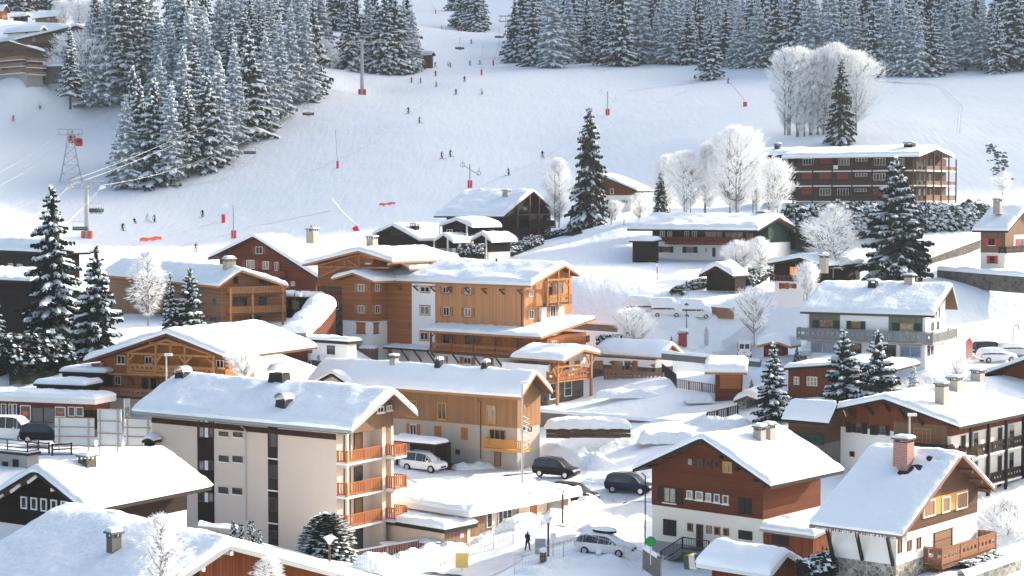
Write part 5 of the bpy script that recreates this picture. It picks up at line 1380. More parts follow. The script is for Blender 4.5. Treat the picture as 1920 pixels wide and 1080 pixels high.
for row in range(9):
    for i in range(22):
        px = 965 + (1930 - 965) * (i + rf.uniform(-.3, .3) + (row % 2) * .5) / 21; yb = np.interp(px, [p[0] for p in edge], [p[1] for p in edge])
        p = hit(px, yb - 3); k = 9 + row * 11 + rf.uniform(-2, 2); s = (p.y + k) / p.y
        if rf.random() < .9 and len(sp_) < 175 and px * 1 > 960 + row * 3: sp_.append((p.x * s, p.y + k))
forest(sp_, 'snow-dusted spruce deeper in the dark forest at the top right, behind its front row', 'spruces deeper in the top right forest', ('far0', 'far1', 'far2', 'far3', 'pale0', 'pale1', 'pale0'), (15, 28))
LM = 'snow-covered spruce of the small stand behind the tall white lift pylon'
for x, b, h in ((652, 131, 21), (668, 132, 24), (690, 131, 25), (708, 137, 22), (722, 139, 26), (741, 139, 24), (757, 138, 23), (772, 136, 20), (700, 126, 26), (735, 126, 27), (660, 124, 24), (763, 126, 25)):
    tree(rf.choice(('far0', 'far1', 'far3', 'pale0')), hit(x, b), h, LM, 'stand of spruces behind the lift pylon', rf.uniform(1.05, 1.3))
for x, b, h in ((864, 52, 20), (880, 57, 22), (892, 60, 22), (903, 56, 18), (850, 20, 18)): tree('far1', hit(x, b), h, 'snowy spruce of the little group beside the piste at the top centre', 'spruces beside the piste at the top', 1.1)
# left hill: front row down the edge of the piste
fr = [(238, 352, 22), (262, 340, 24), (290, 345, 25), (322, 346, 24), (352, 334, 23), (388, 318, 24), (410, 308, 27), (440, 280, 27), (468, 262, 27), (498, 244, 26), (525, 226, 27), (545, 200, 27), (572, 190, 27), (588, 176, 26), (250, 318, 25), (300, 310, 27), (345, 300, 28), (365, 280, 26)]
for x, b, h in fr: tree(rf.choice(('far0', 'far3', 'tall0', 'pale0', 'pale1')), hit(x, b), h, 'big snowy spruce on the left edge of the piste under the lift cables', 'spruces along the left edge of the piste', rf.uniform(.95, 1.2))
tree_at('tall0', 132, 52, 197, 'leaning dark spruce left of the tall group, beside the hillside hotel', 1.0, Y=470)
for x, b, h in ((172, 200, 26), (200, 198, 30), (232, 200, 33), (262, 190, 34), (212, 185, 32), (282, 180, 33), (250, 170, 33), (180, 180, 28)): tree(rf.choice(('tall1', 'pale1', 'pale0')), hit(x, b), h, 'tall sunlit spruce in the stand right of the hillside hotel', 'tall spruces right of the hillside hotel', rf.uniform(1.1, 1.4))
s2 = []
for i in range(75):
    x = rf.uniform(300, 600); lo = np.interp(x, [300, 420, 520, 600], [255, 235, 160, 118]); b = rf.uniform(70, lo); p = hit(x, b); s2.append((p.x, p.y))
for x, y in s2: tree(rf.choice(('far1', 'pale0', 'pale1', 'pale0', 'pale1', 'pale1', 'tall0')), (x, y, ground(x, y)), rf.uniform(21, 29), 'snowy spruce within the wooded slope at the upper left', 'spruces in the upper left wood', rf.uniform(1., 1.25))
for i in range(22):
    x = rf.uniform(590, 650) if i < 9 else rf.uniform(0, 110); b = rf.uniform(20, 60) if i < 9 else rf.uniform(0, 22)
    tree('far1', hit(x, b), rf.uniform(17, 24), 'far spruce behind the stand at the lift pylon' if i < 9 else 'far dark spruce above the roofs at the top left corner', 'far spruces behind the pylon stand' if i < 9 else 'far spruces at the top left corner', 1.1)
# ------------------------------------------------------------ frosted broadleaf trees
def frost_parts(seed, h=12, r=4, dens=1.0, low=.12, top=1.0, weep=0.0, thick=.035, n=2300, stems=1, egg=.55, tw_l=.75):
    """bare broadleaf tree white with frost: limbs fill an egg-shaped crown, each ending in sprays of fine twigs"""
    rn = random.Random(seed); tr = MB(); tw = MB(); V = Vector
    zc, rz = h * (low + 1) / 2, h * (1 - low) / 2
    def env(z):
        t = (z - h * low) / (h * (1 - low)); t = min(1, max(0, t)); return r * (t / egg) ** .55 if t < egg else r * math.sqrt(max(0, 1 - ((t - egg) / (1 - egg)) ** 2)) ** .9
    lumps = [(rn.random() * 6.28, rn.uniform(h * low, h), rn.uniform(.75, 1.15)) for _ in range(26)]
    def rad(a, z):
        q_ = V((cos(a) * 1.3, sin(a) * 1.3, z * .45 + seed)); return env(z) * (1 + .42 * noise.noise(q_ * .9) * 1.5 + .3 * noise.noise(q_ * 2.4))
    bases = [(0, 0)] if stems == 1 else [(rn.uniform(-.25, .25) * r, rn.uniform(-.25, .25) * r) for _ in range(stems)]
    for bx, by in bases:
        tr.tube([(bx, by, -.8), (bx * 1.1 + rn.gauss(0, .1), by * 1.1, h * .3), (bx * 1.3, by * 1.3 + rn.gauss(0, .2), h * .6), (bx * 1.5, by * 1.5, h * .93)], [h * .008 + .03, h * .006 + .02, h * .004 + .01, .015], 6, 1, cap=False)
    limbs = []
    for i in range(int(46 * dens)):
        bx, by = rn.choice(bases); a = rn.random() * 6.283; z1 = h * rn.uniform(low + .05, 1.0) ; R1 = rad(a, z1) * rn.uniform(.5, .9)
        z0 = max(h * .12, z1 - (R1 * rn.uniform(.7, 1.3)) - .4); p0, p1 = V((bx * 1.2, by * 1.2, z0)), V((R1 * cos(a), R1 * sin(a), z1)); m = p0.lerp(p1, .5) + V((rn.gauss(0, .15), rn.gauss(0, .15), -.12 * R1))
        tr.tube([p0, m, p1], [.05 + .004 * h, .05, .02], 4, 1, cap=False); limbs += [(p0, m, p1)]
    for i in range(int(n * dens)):
        z = h * (low + (1 - low) * rn.random() ** .8); a = rn.random() * 6.283; k = rn.random() ** .42; R1 = rad(a, z) * k
        p = V((R1 * cos(a), R1 * sin(a), z)); out = V((cos(a) * (.35 + .65 * R1 / r), sin(a) * (.35 + .65 * R1 / r), .55 + .5 * (z / h) - weep * (.8 + k))).normalized(); L = tw_l * rn.uniform(.6, 1.3)
        q_ = p - out * L * .6
        for j in range(4):
            d = (out + V((rn.gauss(0, .42), rn.gauss(0, .42), rn.gauss(0, .35) - weep * .3))).normalized(); b = q_ + d * L * rn.uniform(.7, 1.2) if j else p + out * L * .5
            s_ = d.cross(V((rn.gauss(0, 1), rn.gauss(0, 1), rn.gauss(0, 1)))).normalized() * thick * rn.uniform(.7, 1.3)
            tw.poly([q_ - s_, q_ + s_, b + s_ * .5, b - s_ * .5])
    return tw, tr
FRO = {}
def frost_kind(key, h, **kw):
    tw, tr = frost_parts(h=h, **kw); FRO[key] = (tw.mesh('crown', FROST), tr.mesh('trunk', [BARK, BARKF]), h)
frost_kind('round', 12, seed=31, r=4.9, low=.05, n=1500, stems=3, dens=1.25, thick=.03, tw_l=.95)
frost_kind('tall', 14, seed=32, r=3.6, low=.06, n=1350, stems=2, egg=.6, dens=1.2, thick=.03, tw_l=1.0)
frost_kind('loose', 10, seed=33, r=3.4, low=.08, n=1050, weep=.25, egg=.42, tw_l=.95, thick=.03)
frost_kind('bush', 5, seed=34, r=3.0, low=.0, n=900, stems=6, egg=.6, tw_l=.95, thick=.024)
frost_kind('birch', 9, seed=35, r=2.5, low=.06, n=1250, weep=.45, egg=.42, tw_l=.6, thick=.02)
frost_kind('sparse', 9, seed=36, r=3.4, low=.25, n=650, egg=.55, thick=.028, tw_l=.9)
frost_kind('stem', 14, seed=37, r=3.0, low=.04, n=950, stems=3, egg=.68, dens=1.2, thick=.03, tw_l=1.0)
def ftree(kind, px, top, base, label, w=1.0, Y=None, name='frosted_tree', cat='tree', group=None):
    p = P(px, base, Y) if Y else hit(px, base)
    c, t, h0 = FRO[kind]; h = (base - top) * p.y / F
    rt = empty(name, p, random.random() * 6.28, label, cat, group); s = h / h0; rt.scale = (s * w, s * w, s)
    for n, me in (('crown', c), ('trunk', t)):
        o = bpy.data.objects.new(n, me); COL.objects.link(o); o.parent = rt
ftree('tall', 1046, 298, 420, 'white frosted tree left of the very tall solitary spruce', 1.0, 318)
ftree('round', 1378, 238, 396, 'largest round frosted tree above the green-boarded chalet', 1.05, 300)
ftree('tall', 1330, 268, 396, 'upright frosted tree left of the largest round frosted tree', 1.1, 303)
ftree('round', 1288, 284, 396, 'broad frosted tree in the middle of the grove above the green-boarded chalet', 1.05, 301)
ftree('round', 1250, 292, 392, 'leftmost frosted tree of the grove, behind the small dark spruce', .9, 308)
ftree('tall', 1420, 290, 398, 'frosted tree between the largest round one and the three-storey house', 1.0, 302)
ftree('round', 1452, 298, 402, 'frosted tree at the left end of the three-storey house', .95, 296)
ftree('loose', 1562, 386, 512, 'tall loose frosted tree in front of the long hedge', 1.25, 243)
ftree('sparse', 1414, 538, 640, 'bare-stemmed frosted tree behind the white van', 1.15, 234)
ftree('bush', 1188, 578, 646, 'fan-shaped frosted bush behind the annexe roof', 1.1, 231, 'frosted_bush', 'bush')
for i, (x, t, b, k) in enumerate(((1473, 92, 245, 'stem'), (1500, 90, 252, 'stem'), (1524, 98, 252, 'stem'), (1548, 92, 256, 'tall'), (1600, 98, 238, 'round'), (1566, 84, 250, 'tall'))): ftree(k, x, t, b, 'tall frosted birch of the cluster standing alone on the slope', 1.15, 392 + i, group='frosted birches of the cluster on the slope')
ftree('birch', 278, 470, 600, 'thin frosted birch between the left spruces and the balcony house', 1.1, 214)
ftree('birch', 303, 962, 1130, 'lacy frosted birch rising in front of the near snow roof at the bottom left', 1.15, 96)
ftree('birch', 505, 1042, 1150, 'tip of a frosted birch at the bottom edge before the apartment block', 1.2, 97)
ftree('bush', 458, 655, 706, 'frosted bush at the right end of the orange log chalet', 1.15, 178, 'frosted_bush', 'bush')
ftree('bush', 1893, 930, 1052, 'big frosted bush at the right edge beside the white house', 1.25, 142, 'frosted_bush', 'bush')
ftree('loose', 1425, 445, 515, 'frosted shrub at the right corner of the green-boarded chalet', 1.3, 262, 'frosted_bush', 'bush')
ftree('bush', 1385, 452, 505, 'frosted shrub in front of the door of the green-boarded chalet', 1.2, 264, 'frosted_bush', 'bush')
ftree('bush', 1515, 492, 555, 'frosted shrub in front of the glowing window chalet', .7, 234, 'frosted_bush', 'bush')
ftree('bush', 1150, 376, 408, 'round frosted shrub below the small red-brown house', 1.1, 314, 'frosted_bush', 'bush')
ftree('sparse', 1200, 362, 420, 'young frosted tree right of the small red-brown house', 1.1, 310)
ftree('sparse', 1795, 660, 730, 'young frosted tree beside the banner flag', 1.0, 196)
ftree('loose', 1880, 322, 362, 'frosted shrub behind the house with red shutters', 1.5, 300, 'frosted_bush', 'bush')
for x, t, b in ((585, 60, 122), (608, 75, 126), (560, 40, 110), (622, 92, 128)): ftree('round', x, t, b, 'white frosted tree between the left wood and the pylon stand', 1.2, group='frosted trees between wood and pylon stand')
for x, t, b in ((120, 0, 45), (150, -5, 50), (180, -2, 56), (205, 0, 60), (160, 60, 190)): ftree('round', x, t, b, 'white frosted tree above the hillside hotels', 1.3, group='frosted trees above the hillside hotels')
# ------------------------------------------------------------ hedges and rounded conifers
def hedge_mesh(L, W, H, n, seed, leaf=.35, snow=.55):
    rn = random.Random(seed); mb = MB()
    nx, rows = max(4, int(L / .8)), []
    for i in range(nx + 1):
        x = L * i / nx; rows.append([(x, W * .42 * c * (1 + .2 * noise.noise(Vector((x * .8, c * 3, seed)))), H * .86 * z * (1 + .22 * noise.noise(Vector((x * .7, z * 2, seed + 5))))) for c, z in ((-1, -.3), (-1, .35), (-.8, .85), (0, 1), (.8, .85), (1, .35), (1, -.3))])
    mb.grid(rows)
    for i in range(n):
        x = rn.uniform(0, L); a = rn.uniform(0, math.pi); c, z = cos(a), sin(a) ** .6 * rn.uniform(.75, 1) if rn.random() < .6 else rn.random()
        hh = H * (.9 + .25 * noise.noise(Vector((x * .6, 0, seed)))); p = Vector((x, W * .5 * c * rn.uniform(.9, 1.1), hh * z))
        u = Vector((rn.gauss(0, 1), rn.gauss(0, 1), rn.gauss(0, .6))).normalized() * leaf * rn.uniform(.6, 1.3); v = Vector((rn.gauss(0, 1), c, -.4)).normalized() * leaf * .7
        mb.poly([p - u * .5 - v * .2, p + u * .5 - v * .2, p + u * .3 + v - Vector((0, 0, .1)), p - u * .3 + v], 0)
        if rn.random() < snow and (z > .25):
            o = Vector((0, c * .06, .10)); w_ = Vector((rn.gauss(0, 1), rn.gauss(0, 1), 0)).normalized() * leaf * rn.uniform(.5, 1.1); w2 = Vector((-w_.y, w_.x, 0)) * rn.uniform(.5, .9)
            e = Vector((0, c, -.7)) * leaf * .6
            mb.poly([p + o - w_ * .6, p + o + w_ * .6, p + o + w_ * .5 + e, p + o - w_ * .5 + e], 1); mb.poly([p + o - w_ * .6, p + o + w_ * .6, p + o + w_ * .4 - w2, p + o - w_ * .4 - w2], 1)
    return mb.mesh('hedge', [LEAFD, SNOWT])
def hedge(a, b, H, W, n, label, seed, Ya=None, Yb=None, name='hedge', cat='hedge', leaf=.35, snow=.55):
    p = P(*a, Ya) if Ya else hit(*a); q_ = P(*b, Yb) if Yb else hit(*b); d = q_ - p
    o = bpy.data.objects.new(name, hedge_mesh(math.hypot(d.x, d.y), W, H, n, seed, leaf, snow)); COL.objects.link(o)
    o.location = p; o.rotation_euler = (0, -math.atan2(d.z, math.hypot(d.x, d.y)), math.atan2(d.y, d.x)); tag(o, label, cat)
hedge((1480, 450), (1850, 446), 6.2, 4.5, 5200, 'long tall snow-laden hedge below the three-storey apartment house', 1, 285, 300, leaf=.75, snow=.85)
hedge((0, 700), (118, 690), 4.6, 4, 2200, 'dark snow-dusted hedge beneath the left spruces', 2, 192, 198, leaf=.6, snow=.3)
hedge((1010, 452), (1082, 440), 1.6, 1.8, 500, 'low snowy hedge below the near-black chalet, running to the tall spruce', 3)
hedge((940, 484), (1012, 458), 1.8, 2, 600, 'low snowy hedge in front of the cream base of the near-black chalet', 4)
hedge((1268, 552), (1318, 536), 1.3, 1.8, 400, 'snowy hedge left of the near-black barn', 5)
hedge((1395, 540), (1450, 505), 2.2, 2.4, 700, 'dark snowy shrubs between the barn and the green-boarded chalet', 6)
hedge((860, 482), (908, 482), 2.2, 3, 600, 'rounded snow-covered shrub beside the little porches', 7, 272, 272, 'shrub', 'shrub')
hedge((1118, 644), (1165, 642), 1.2, 1.5, 300, 'low dark hedge behind the hotel annexe', 8, 229, 229)
hedge((1505, 1082), (1558, 1066), 1.4, 1.6, 500, 'dark clipped hedge between the small shed and the white house', 9, 128, 129, snow=.2)
hedge((1800, 1075), (1862, 1052), .8, 1.6, 350, 'low snow-sprinkled shrubs beneath the balcony of the white house', 10, 130, 134, snow=.7)
# big rounded conifer in front of the block
rn = random.Random(5); mb = MB(); cx = P(614, 1085, 138); rr, hh = 1.95, 4.9
rows = [[(rr * .85 * w_ * cos(j * .785), rr * .85 * w_ * sin(j * .785), hh * z) for j in range(8)] for w_, z in ((.9, 0), (1, .2), (.95, .5), (.7, .75), (.35, .92), (.02, .97))]; mb.grid(rows, 0, True)
for i in range(1500):
    z = rn.random(); w_ = np.interp(z, [0, .2, .5, .75, .92, 1], [.92, 1.02, .98, .76, .42, .05]); a = rn.random() * 6.283; o = Vector((cos(a), sin(a), 0)); t_ = Vector((-sin(a), cos(a), 0))
    p = o * (rr * w_ * rn.uniform(.85, 1.1)) + Vector((0, 0, hh * z)); L = rn.uniform(.25, .5); dn = o * .55 + Vector((0, 0, -.45 + .7 * z)); dn.normalize()
    mb.poly([p - t_ * .12, p + t_ * .12, p + dn * L + t_ * .16, p + dn * L - t_ * .16], 0)
    if rn.random() < .6: s_ = rn.uniform(.7, 1.3); mb.poly([p - t_ * .17 * s_ + Vector((0, 0, .08)), p + t_ * .17 * s_ + Vector((0, 0, .08)), p + dn * L * s_ + t_ * .12 + Vector((0, 0, .06)), p + dn * L * s_ - t_ * .12 + Vector((0, 0, .06))], 1)
o = mb.build('rounded_conifer', [LEAFD, SNOWT], loc=cx); tag(o, 'dense rounded conifer clad in snow at the corner of the beige apartment block', 'conifer')
# ------------------------------------------------------------ roads, snow banks, walls, fences
stroke('road', [(850, 1078), (930, 1040), (1000, 1012), (1080, 992), (1160, 970), (1230, 950)], 5.5)
stroke('road', [(1080, 992), (1105, 955), (1140, 930), (1240, 925)], 4.5, lift=.09)
stroke('road', [(780, 905), (850, 895), (930, 885), (1000, 880)], 5, lift=.06)
stroke('road', [(1190, 672), (1290, 668), (1400, 676), (1470, 690)], 5, lift=.08)
stroke('path', [(1360, 655), (1395, 630), (1430, 605)], 2, lift=.06)
for i_, (pts_, w_) in enumerate((([(195, 472), (300, 445), (412, 412)], .9), ([(200, 500), (330, 462), (470, 425), (620, 395)], .8), ([(560, 330), (700, 270), (800, 190), (850, 130)], 1.0), ([(1000, 330), (1100, 270), (1180, 215), (1290, 170)], 1.2), ([(1630, 150), (1760, 160), (1800, 200), (1795, 250)], 1.6), ([(900, 350), (1010, 300), (1130, 225)], .8), ([(330, 352), (430, 335), (520, 250), (600, 170)], 1.4), ([(20, 240), (90, 200), (120, 170)], 1.0), ([(1180, 170), (1330, 150), (1450, 145)], 1.5))): stroke('ski_track', pts_, w_, SNOWP, .05, 14)
stroke('parking_ground', [(-20, 838), (60, 845), (150, 850), (260, 852)], 6, plain('wet_packed_snow', (.62, .65, .70), .5, .12, .7), lift=.08)
def bank(pts, w, h, seed, label, cat='snow bank', name='snow_bank', lumps=1.0):
    p = [hit(*q_) for q_ in pts]; c = []
    for i in range(len(p) - 1):
        n = max(2, int((p[i + 1] - p[i]).length / .35))
        for k in range(n): c.append(p[i].lerp(p[i + 1], k / n))
    c.append(p[-1]); rows = []; o = c[0].copy()
    for i, v in enumerate(c):
        d = c[min(i + 1, len(c) - 1)] - c[max(i - 1, 0)]; d.z = 0; d.normalize(); n = Vector((d.y, -d.x, 0)); row = []
        e = min(1, min(i, len(c) - 1 - i) * .35 / 1.4); e = math.sqrt(max(0, 1 - (1 - e) ** 2))
        for k in range(17):
            s = -1 + k / 8; x, y = v.x + n.x * s * w / 2, v.y + n.y * s * w / 2; q_ = Vector((x * .7 + seed * 9, y * .7, seed))
            f = cos(s * math.pi / 2) ** .8 if abs(s) < 1 else 0
            z = gz(x, y) + h * e * f * (.75 + .55 * noise.noise(q_ * .8)) + lumps * e * f * (.26 * noise.noise(q_ * 2.2) + .15 * noise.noise(q_ * 5)) - .12 * (1 - f)
            row.append((x - o.x, y - o.y, z - o.z))
        rows.append(row)
    ob = MB().grid(rows).build(name, SNOWP, smooth=True, loc=o); return tag(ob, label, cat, 'ploughed snow banks' if cat == 'snow bank' else None)
bank([(868, 1020), (905, 1000), (960, 992), (1010, 978)], 3.6, 1.6, 1, 'big ploughed snow heap in front of the flat-roofed peach building')
bank([(1010, 985), (1050, 975), (1090, 955), (1120, 945)], 3.0, 1.2, 2, 'lumpy snow bank beside the street at the corner of the flat-roofed building')
bank([(690, 1072), (760, 1060), (820, 1045), (868, 1030)], 3.2, 1.3, 3, 'snow bank below the orange terrace fence')
bank([(1000, 850), (1080, 862), (1130, 880)], 4.0, 1.3, 4, 'snow bank behind the two dark off-road cars')
bank([(1090, 905), (1140, 905), (1220, 888)], 2.4, .7, 5, 'low snow ridge between the two dark off-road cars')
bank([(1100, 1000), (1150, 990), (1215, 975)], 2.6, .9, 6, 'snow ridge between the snowed-in estate car and the red-brown chalet')
bank([(850, 880), (905, 878), (960, 872)], 2.4, .8, 7, 'snow heap under the ochre balcony')
bank([(985, 1080), (1060, 1062), (1160, 1060), (1250, 1062)], 3.0, .7, 8, 'snow bank along the wire fence at the bottom edge')
bank([(1250, 660), (1330, 655)], 2.2, .8, 9, 'snow bank at the roadside lantern')
bank([(1490, 1000), (1500, 985)], 2.0, .6, 10, 'small snow heap behind the white house')
bank([(1850, 1020), (1900, 1000), (1940, 980)], 4, 1.0, 11, 'snow bank right of the white house balcony')
bank([(1310, 790), (1360, 800), (1400, 790)], 4, .9, 12, 'snow mound below the stone shelter')
bank([(700, 905), (790, 920), (870, 912)], 2.5, .8, 14, 'snow bank behind the flat snow roof')
bank([(1165, 600), (1250, 606), (1350, 608)], 3, .9, 15, 'snow bank in front of the covered caravans')
def wall(p0, p1, h, t, mat, label, name='retaining_wall', snow=.35, cat='wall'):
    d = p1 - p0; L = math.hypot(d.x, d.y); rt = empty(name, p0, math.atan2(d.y, d.x), label, cat); s = d.z / L; n = max(2, int(L / .6))
    m = MB(); m.grid([[(L * i / n, 0, L * i / n * s), (L * i / n, 0, L * i / n * s - h), (L * i / n, t, L * i / n * s - h), (L * i / n, t, L * i / n * s)] for i in range(n + 1)], 0, True)
    for x in (0, L): m.poly([(x, 0, x * s), (x, 0, x * s - h), (x, t, x * s - h), (x, t, x * s)])
    m.build('wall', mat, rt)
    if snow:
        rows = []
        for i in range(n * 2 + 1):
            x = L * i / (n * 2); q_ = Vector((x * .5, p0.x, 0)); k = snow * (1 + .5 * noise.noise(q_)); e = .05 + .05 * noise.noise(q_ * 3)
            rows.append([(x, -e, x * s - .03), (x, -e, x * s + k * .6), (x, t * .3, x * s + k), (x, t * .8, x * s + k), (x, t + .3, x * s - .1)])
        MB().grid(rows).build('snow_cover', SNOW, rt, True)
    return rt
wall(P(1010, 772, 200), P(1352, 801, 191), 3.4, .5, CONC, 'long stained concrete retaining wall below the hotel garden')
wall(P(1757, 506, 248), P(1935, 520, 236), 2.2, .6, STONED, 'low field-stone wall with snow on top before the house with red shutters', 'stone_wall', .6)
wall(P(1742, 484, 270), P(1838, 449, 285), 1.6, .5, STONED, 'sloping dark stone wall left of the house with red shutters', 'stone_wall', .5)
wall(P(1228, 566, 248), P(1375, 578, 243), 1.5, .3, PINKW, 'reddish board wall behind the covered caravans', 'board_wall', .3)
wall(P(1240, 662, 220), P(1425, 678, 213), .8, .35, CONC, 'low dark roadside wall running to the white van', 'road_wall', .3)
wall(P(1060, 604, 240), P(1158, 610, 238), .9, .3, CONC, 'low dark wall above the hotel annexe', 'road_wall', .4)
wall(P(1205, 1028, 139.5), P(1232, 1046, 137), 1.6, .3, CONC, 'short concrete wall at the left corner of the red-brown chalet', 'concrete_wall', .2)
wall(P(1905, 1040, 128), P(1795, 1078, 124), 1.0, .5, STONEL, 'low stone garden wall right of the white house', 'stone_wall', .3)
wall(P(372, 985, 140), P(440, 992, 137), 1.8, .3, GREYR, 'low wall with snow below the beige apartment block', 'garden_wall', .3)
def fence(pts, h, label, style='posts', mat=DMETAL, name='fence', sp=2.2, hits=True, r=.04, rails=(1.0,), group=None):
    p = [hit(*q_) if len(q_) == 2 else P(*q_) for q_ in pts]; rt = empty(name, p[0], 0, label, 'fence', group); L = MB(); c = []
    for i in range(len(p) - 1):
        n = max(1, round((p[i + 1] - p[i]).length / sp))
        for k in range(n): c.append(p[i].lerp(p[i + 1], k / n))
    c.append(p[-1]); c = [v - p[0] for v in c]; up = Vector((0, 0, 1))
    for v in c: MB().tube([v - up * .6, v + up * h], r, 6).build('post', mat, rt)
    m = MB()
    for a, b in zip(c[:-1], c[1:]):
        for k in rails: m.beam(a + up * h * k, b + up * h * k, r * 1.4, r * 1.4)
        if style == 'picket':
            q_ = int((b - a).length / .22)
            for j in range(q_): x = a.lerp(b, (j + .5) / q_); m.beam(x + up * .05, x + up * (h + .1), .12, .03)
        if style == 'wire':
            for j in range(1, 5): x = up * h * j / 5; m.beam(a + x, b + x, .012, .012)
            q_ = int((b - a).length / .35)
            for j in range(q_): x = a.lerp(b, (j + .5) / q_); m.beam(x, x + up * h, .012, .012)
    m.build('rails', mat, rt); return rt
fence([(1241, 706), (1268, 726)], 1.4, 'dark railing descending from the annexe balcony', 'picket', DMETAL, 'railing', 1.2)
fence([(1268, 728), (1341, 736)], 1.0, 'pale picket fence between the annexe and the timber hut', 'picket', PINKW, 'picket_fence', 1.6)
fence([(1325, 792), (1384, 776)], .9, 'dark low fence in front of the stone shelter', 'picket', TRIMD, 'fence', 1.6)
fence([(965, 1078), (1100, 1040), (1170, 1058), (1240, 1082)], 1.5, 'thin wire fence along the bottom edge in front of the snowed-in estate car', 'wire', METAL, 'wire_fence', 3.0, r=.035)
fence([(655, 1078), (770, 1072), (826, 1062), (878, 1046), (925, 1030), (962, 1022)], 1.3, 'thin rail fence with steel posts in front of the ploughed snow heaps', 'wire', METAL, 'wire_fence', 3.4, r=.035)
fence([(52, 848), (92, 852)], 1.1, 'dark wooden rail fence, piece nearest the roof terrace', 'posts', TRIMD, 'rail_fence', 1.5, r=.08, rails=(.9, .5))
fence([(98, 855), (134, 855)], 1.1, 'dark wooden rail fence, piece under the billboards', 'posts', TRIMD, 'rail_fence', 1.5, r=.08, rails=(.9, .5))
fence([(0, 696), (70, 702), (140, 704)], .9, 'low dark railing in front of the snow-dusted hedge at the left', 'posts', DMETAL, 'railing', 1.6, r=.04, rails=(1, .5))
fence([(1668, 512), (1738, 518)], 1.0, 'thin dark fence behind the huge broad spruce', 'wire', DMETAL, 'fence', 2)
fence([(1240, 555), (1290, 560), (1400, 566)], 1.3, 'thin wire fence above the reddish board wall', 'posts', METAL, 'wire_fence', 3, r=.03, rails=(.95,))
# poles on the meadow
for x, b, t, lb in ((1146, 420, 405, 'thin pole on the meadow nearest the tall spruce'), (1170, 421, 406, 'middle one of three thin poles on the meadow'), (1198, 424, 408, 'thin pole on the meadow nearest the lean-to')):
    p = hit(x, b); o = MB().tube([(0, 0, -.5), (0, 0, (b - t) * p.y / F)], .07, 6).build('pole', DMETAL, loc=p); tag(o, lb, 'pole')
# billboards seen from behind
for x0, x1, yt, yb, lb in ((103, 177, 782, 836, 'blank back of the left wide billboard on steel legs'), (183, 228, 765, 836, 'blank back of the tall middle billboard'), (233, 285, 784, 836, 'blank back of the right billboard next to the apartment block')):
    Y = 164; p, q_ = P(x0, yb, Y), P(x1, yb + 1, Y - .5); d = q_ - p; w = math.hypot(d.x, d.y); h = (yb - yt) * Y / F
    rt = empty('billboard', p, math.atan2(d.y, d.x), lb, 'billboard')
    MB().box((0, 0, 0), (w, .06, h)).build('board', TRIMW, rt); m = MB()
    for k in (.0, .33, .66, .985): m.box((0, -.05, h * k), (w, -.003, h * k + .07))
    m.build('battens', TRIMO, rt)
    for k in (.12, .86): MB().box((w * k - .05, -.16, -2.2), (w * k + .05, -.053, h * .97)).build('leg', METAL, rt)
h_ = P(278, 800, 160)
g = house('notice_shelter', 'little roofed notice board under a snow hump beside the right billboard', 'shelter', 284, 850, 158, 30, 270, 290, zb=-1, pad=False)
g.gable('L', .3, (288, 826), (278, 818), (266, 826), ogf=.3, snow=.45, trim=TRIMD); g.walls([(DKW, None)])
p = P(233, 771, 172); rt = empty('sign_post', p - Vector((0, 0, 3)), 0, 'narrow grey lettered sign on a post behind the billboards', 'sign')
m = MB(); m.box((-.05, 0, 0), (.05, .08, 4.2)); m.build('post', METAL, rt); m = MB(); m.box((.05, 0, 1.2), (.55, .06, 4.2)); bd = m.build('board', TRIMGY, rt)
def text(s_, size, loc, rot, mat, parent, name='lettering'):
    cu = bpy.data.curves.new(name, 'FONT'); cu.body = s_; cu.size = size; cu.extrude = .008; cu.align_x = 'CENTER'; cu.align_y = 'CENTER'
    t = bpy.data.objects.new('t', cu); COL.objects.link(t); dg = bpy.context.evaluated_depsgraph_get(); me = bpy.data.meshes.new_from_object(t.evaluated_get(dg)); bpy.data.objects.remove(t)
    me.materials.clear(); me.materials.append(mat); o = bpy.data.objects.new(name, me); COL.objects.link(o); o.parent = parent; o.location = loc; o.rotation_euler = rot; return o
text('NOIE', .62, (.3, -.012, 2.7), (math.pi / 2, -math.pi / 2, 0), TRIMD, bd)
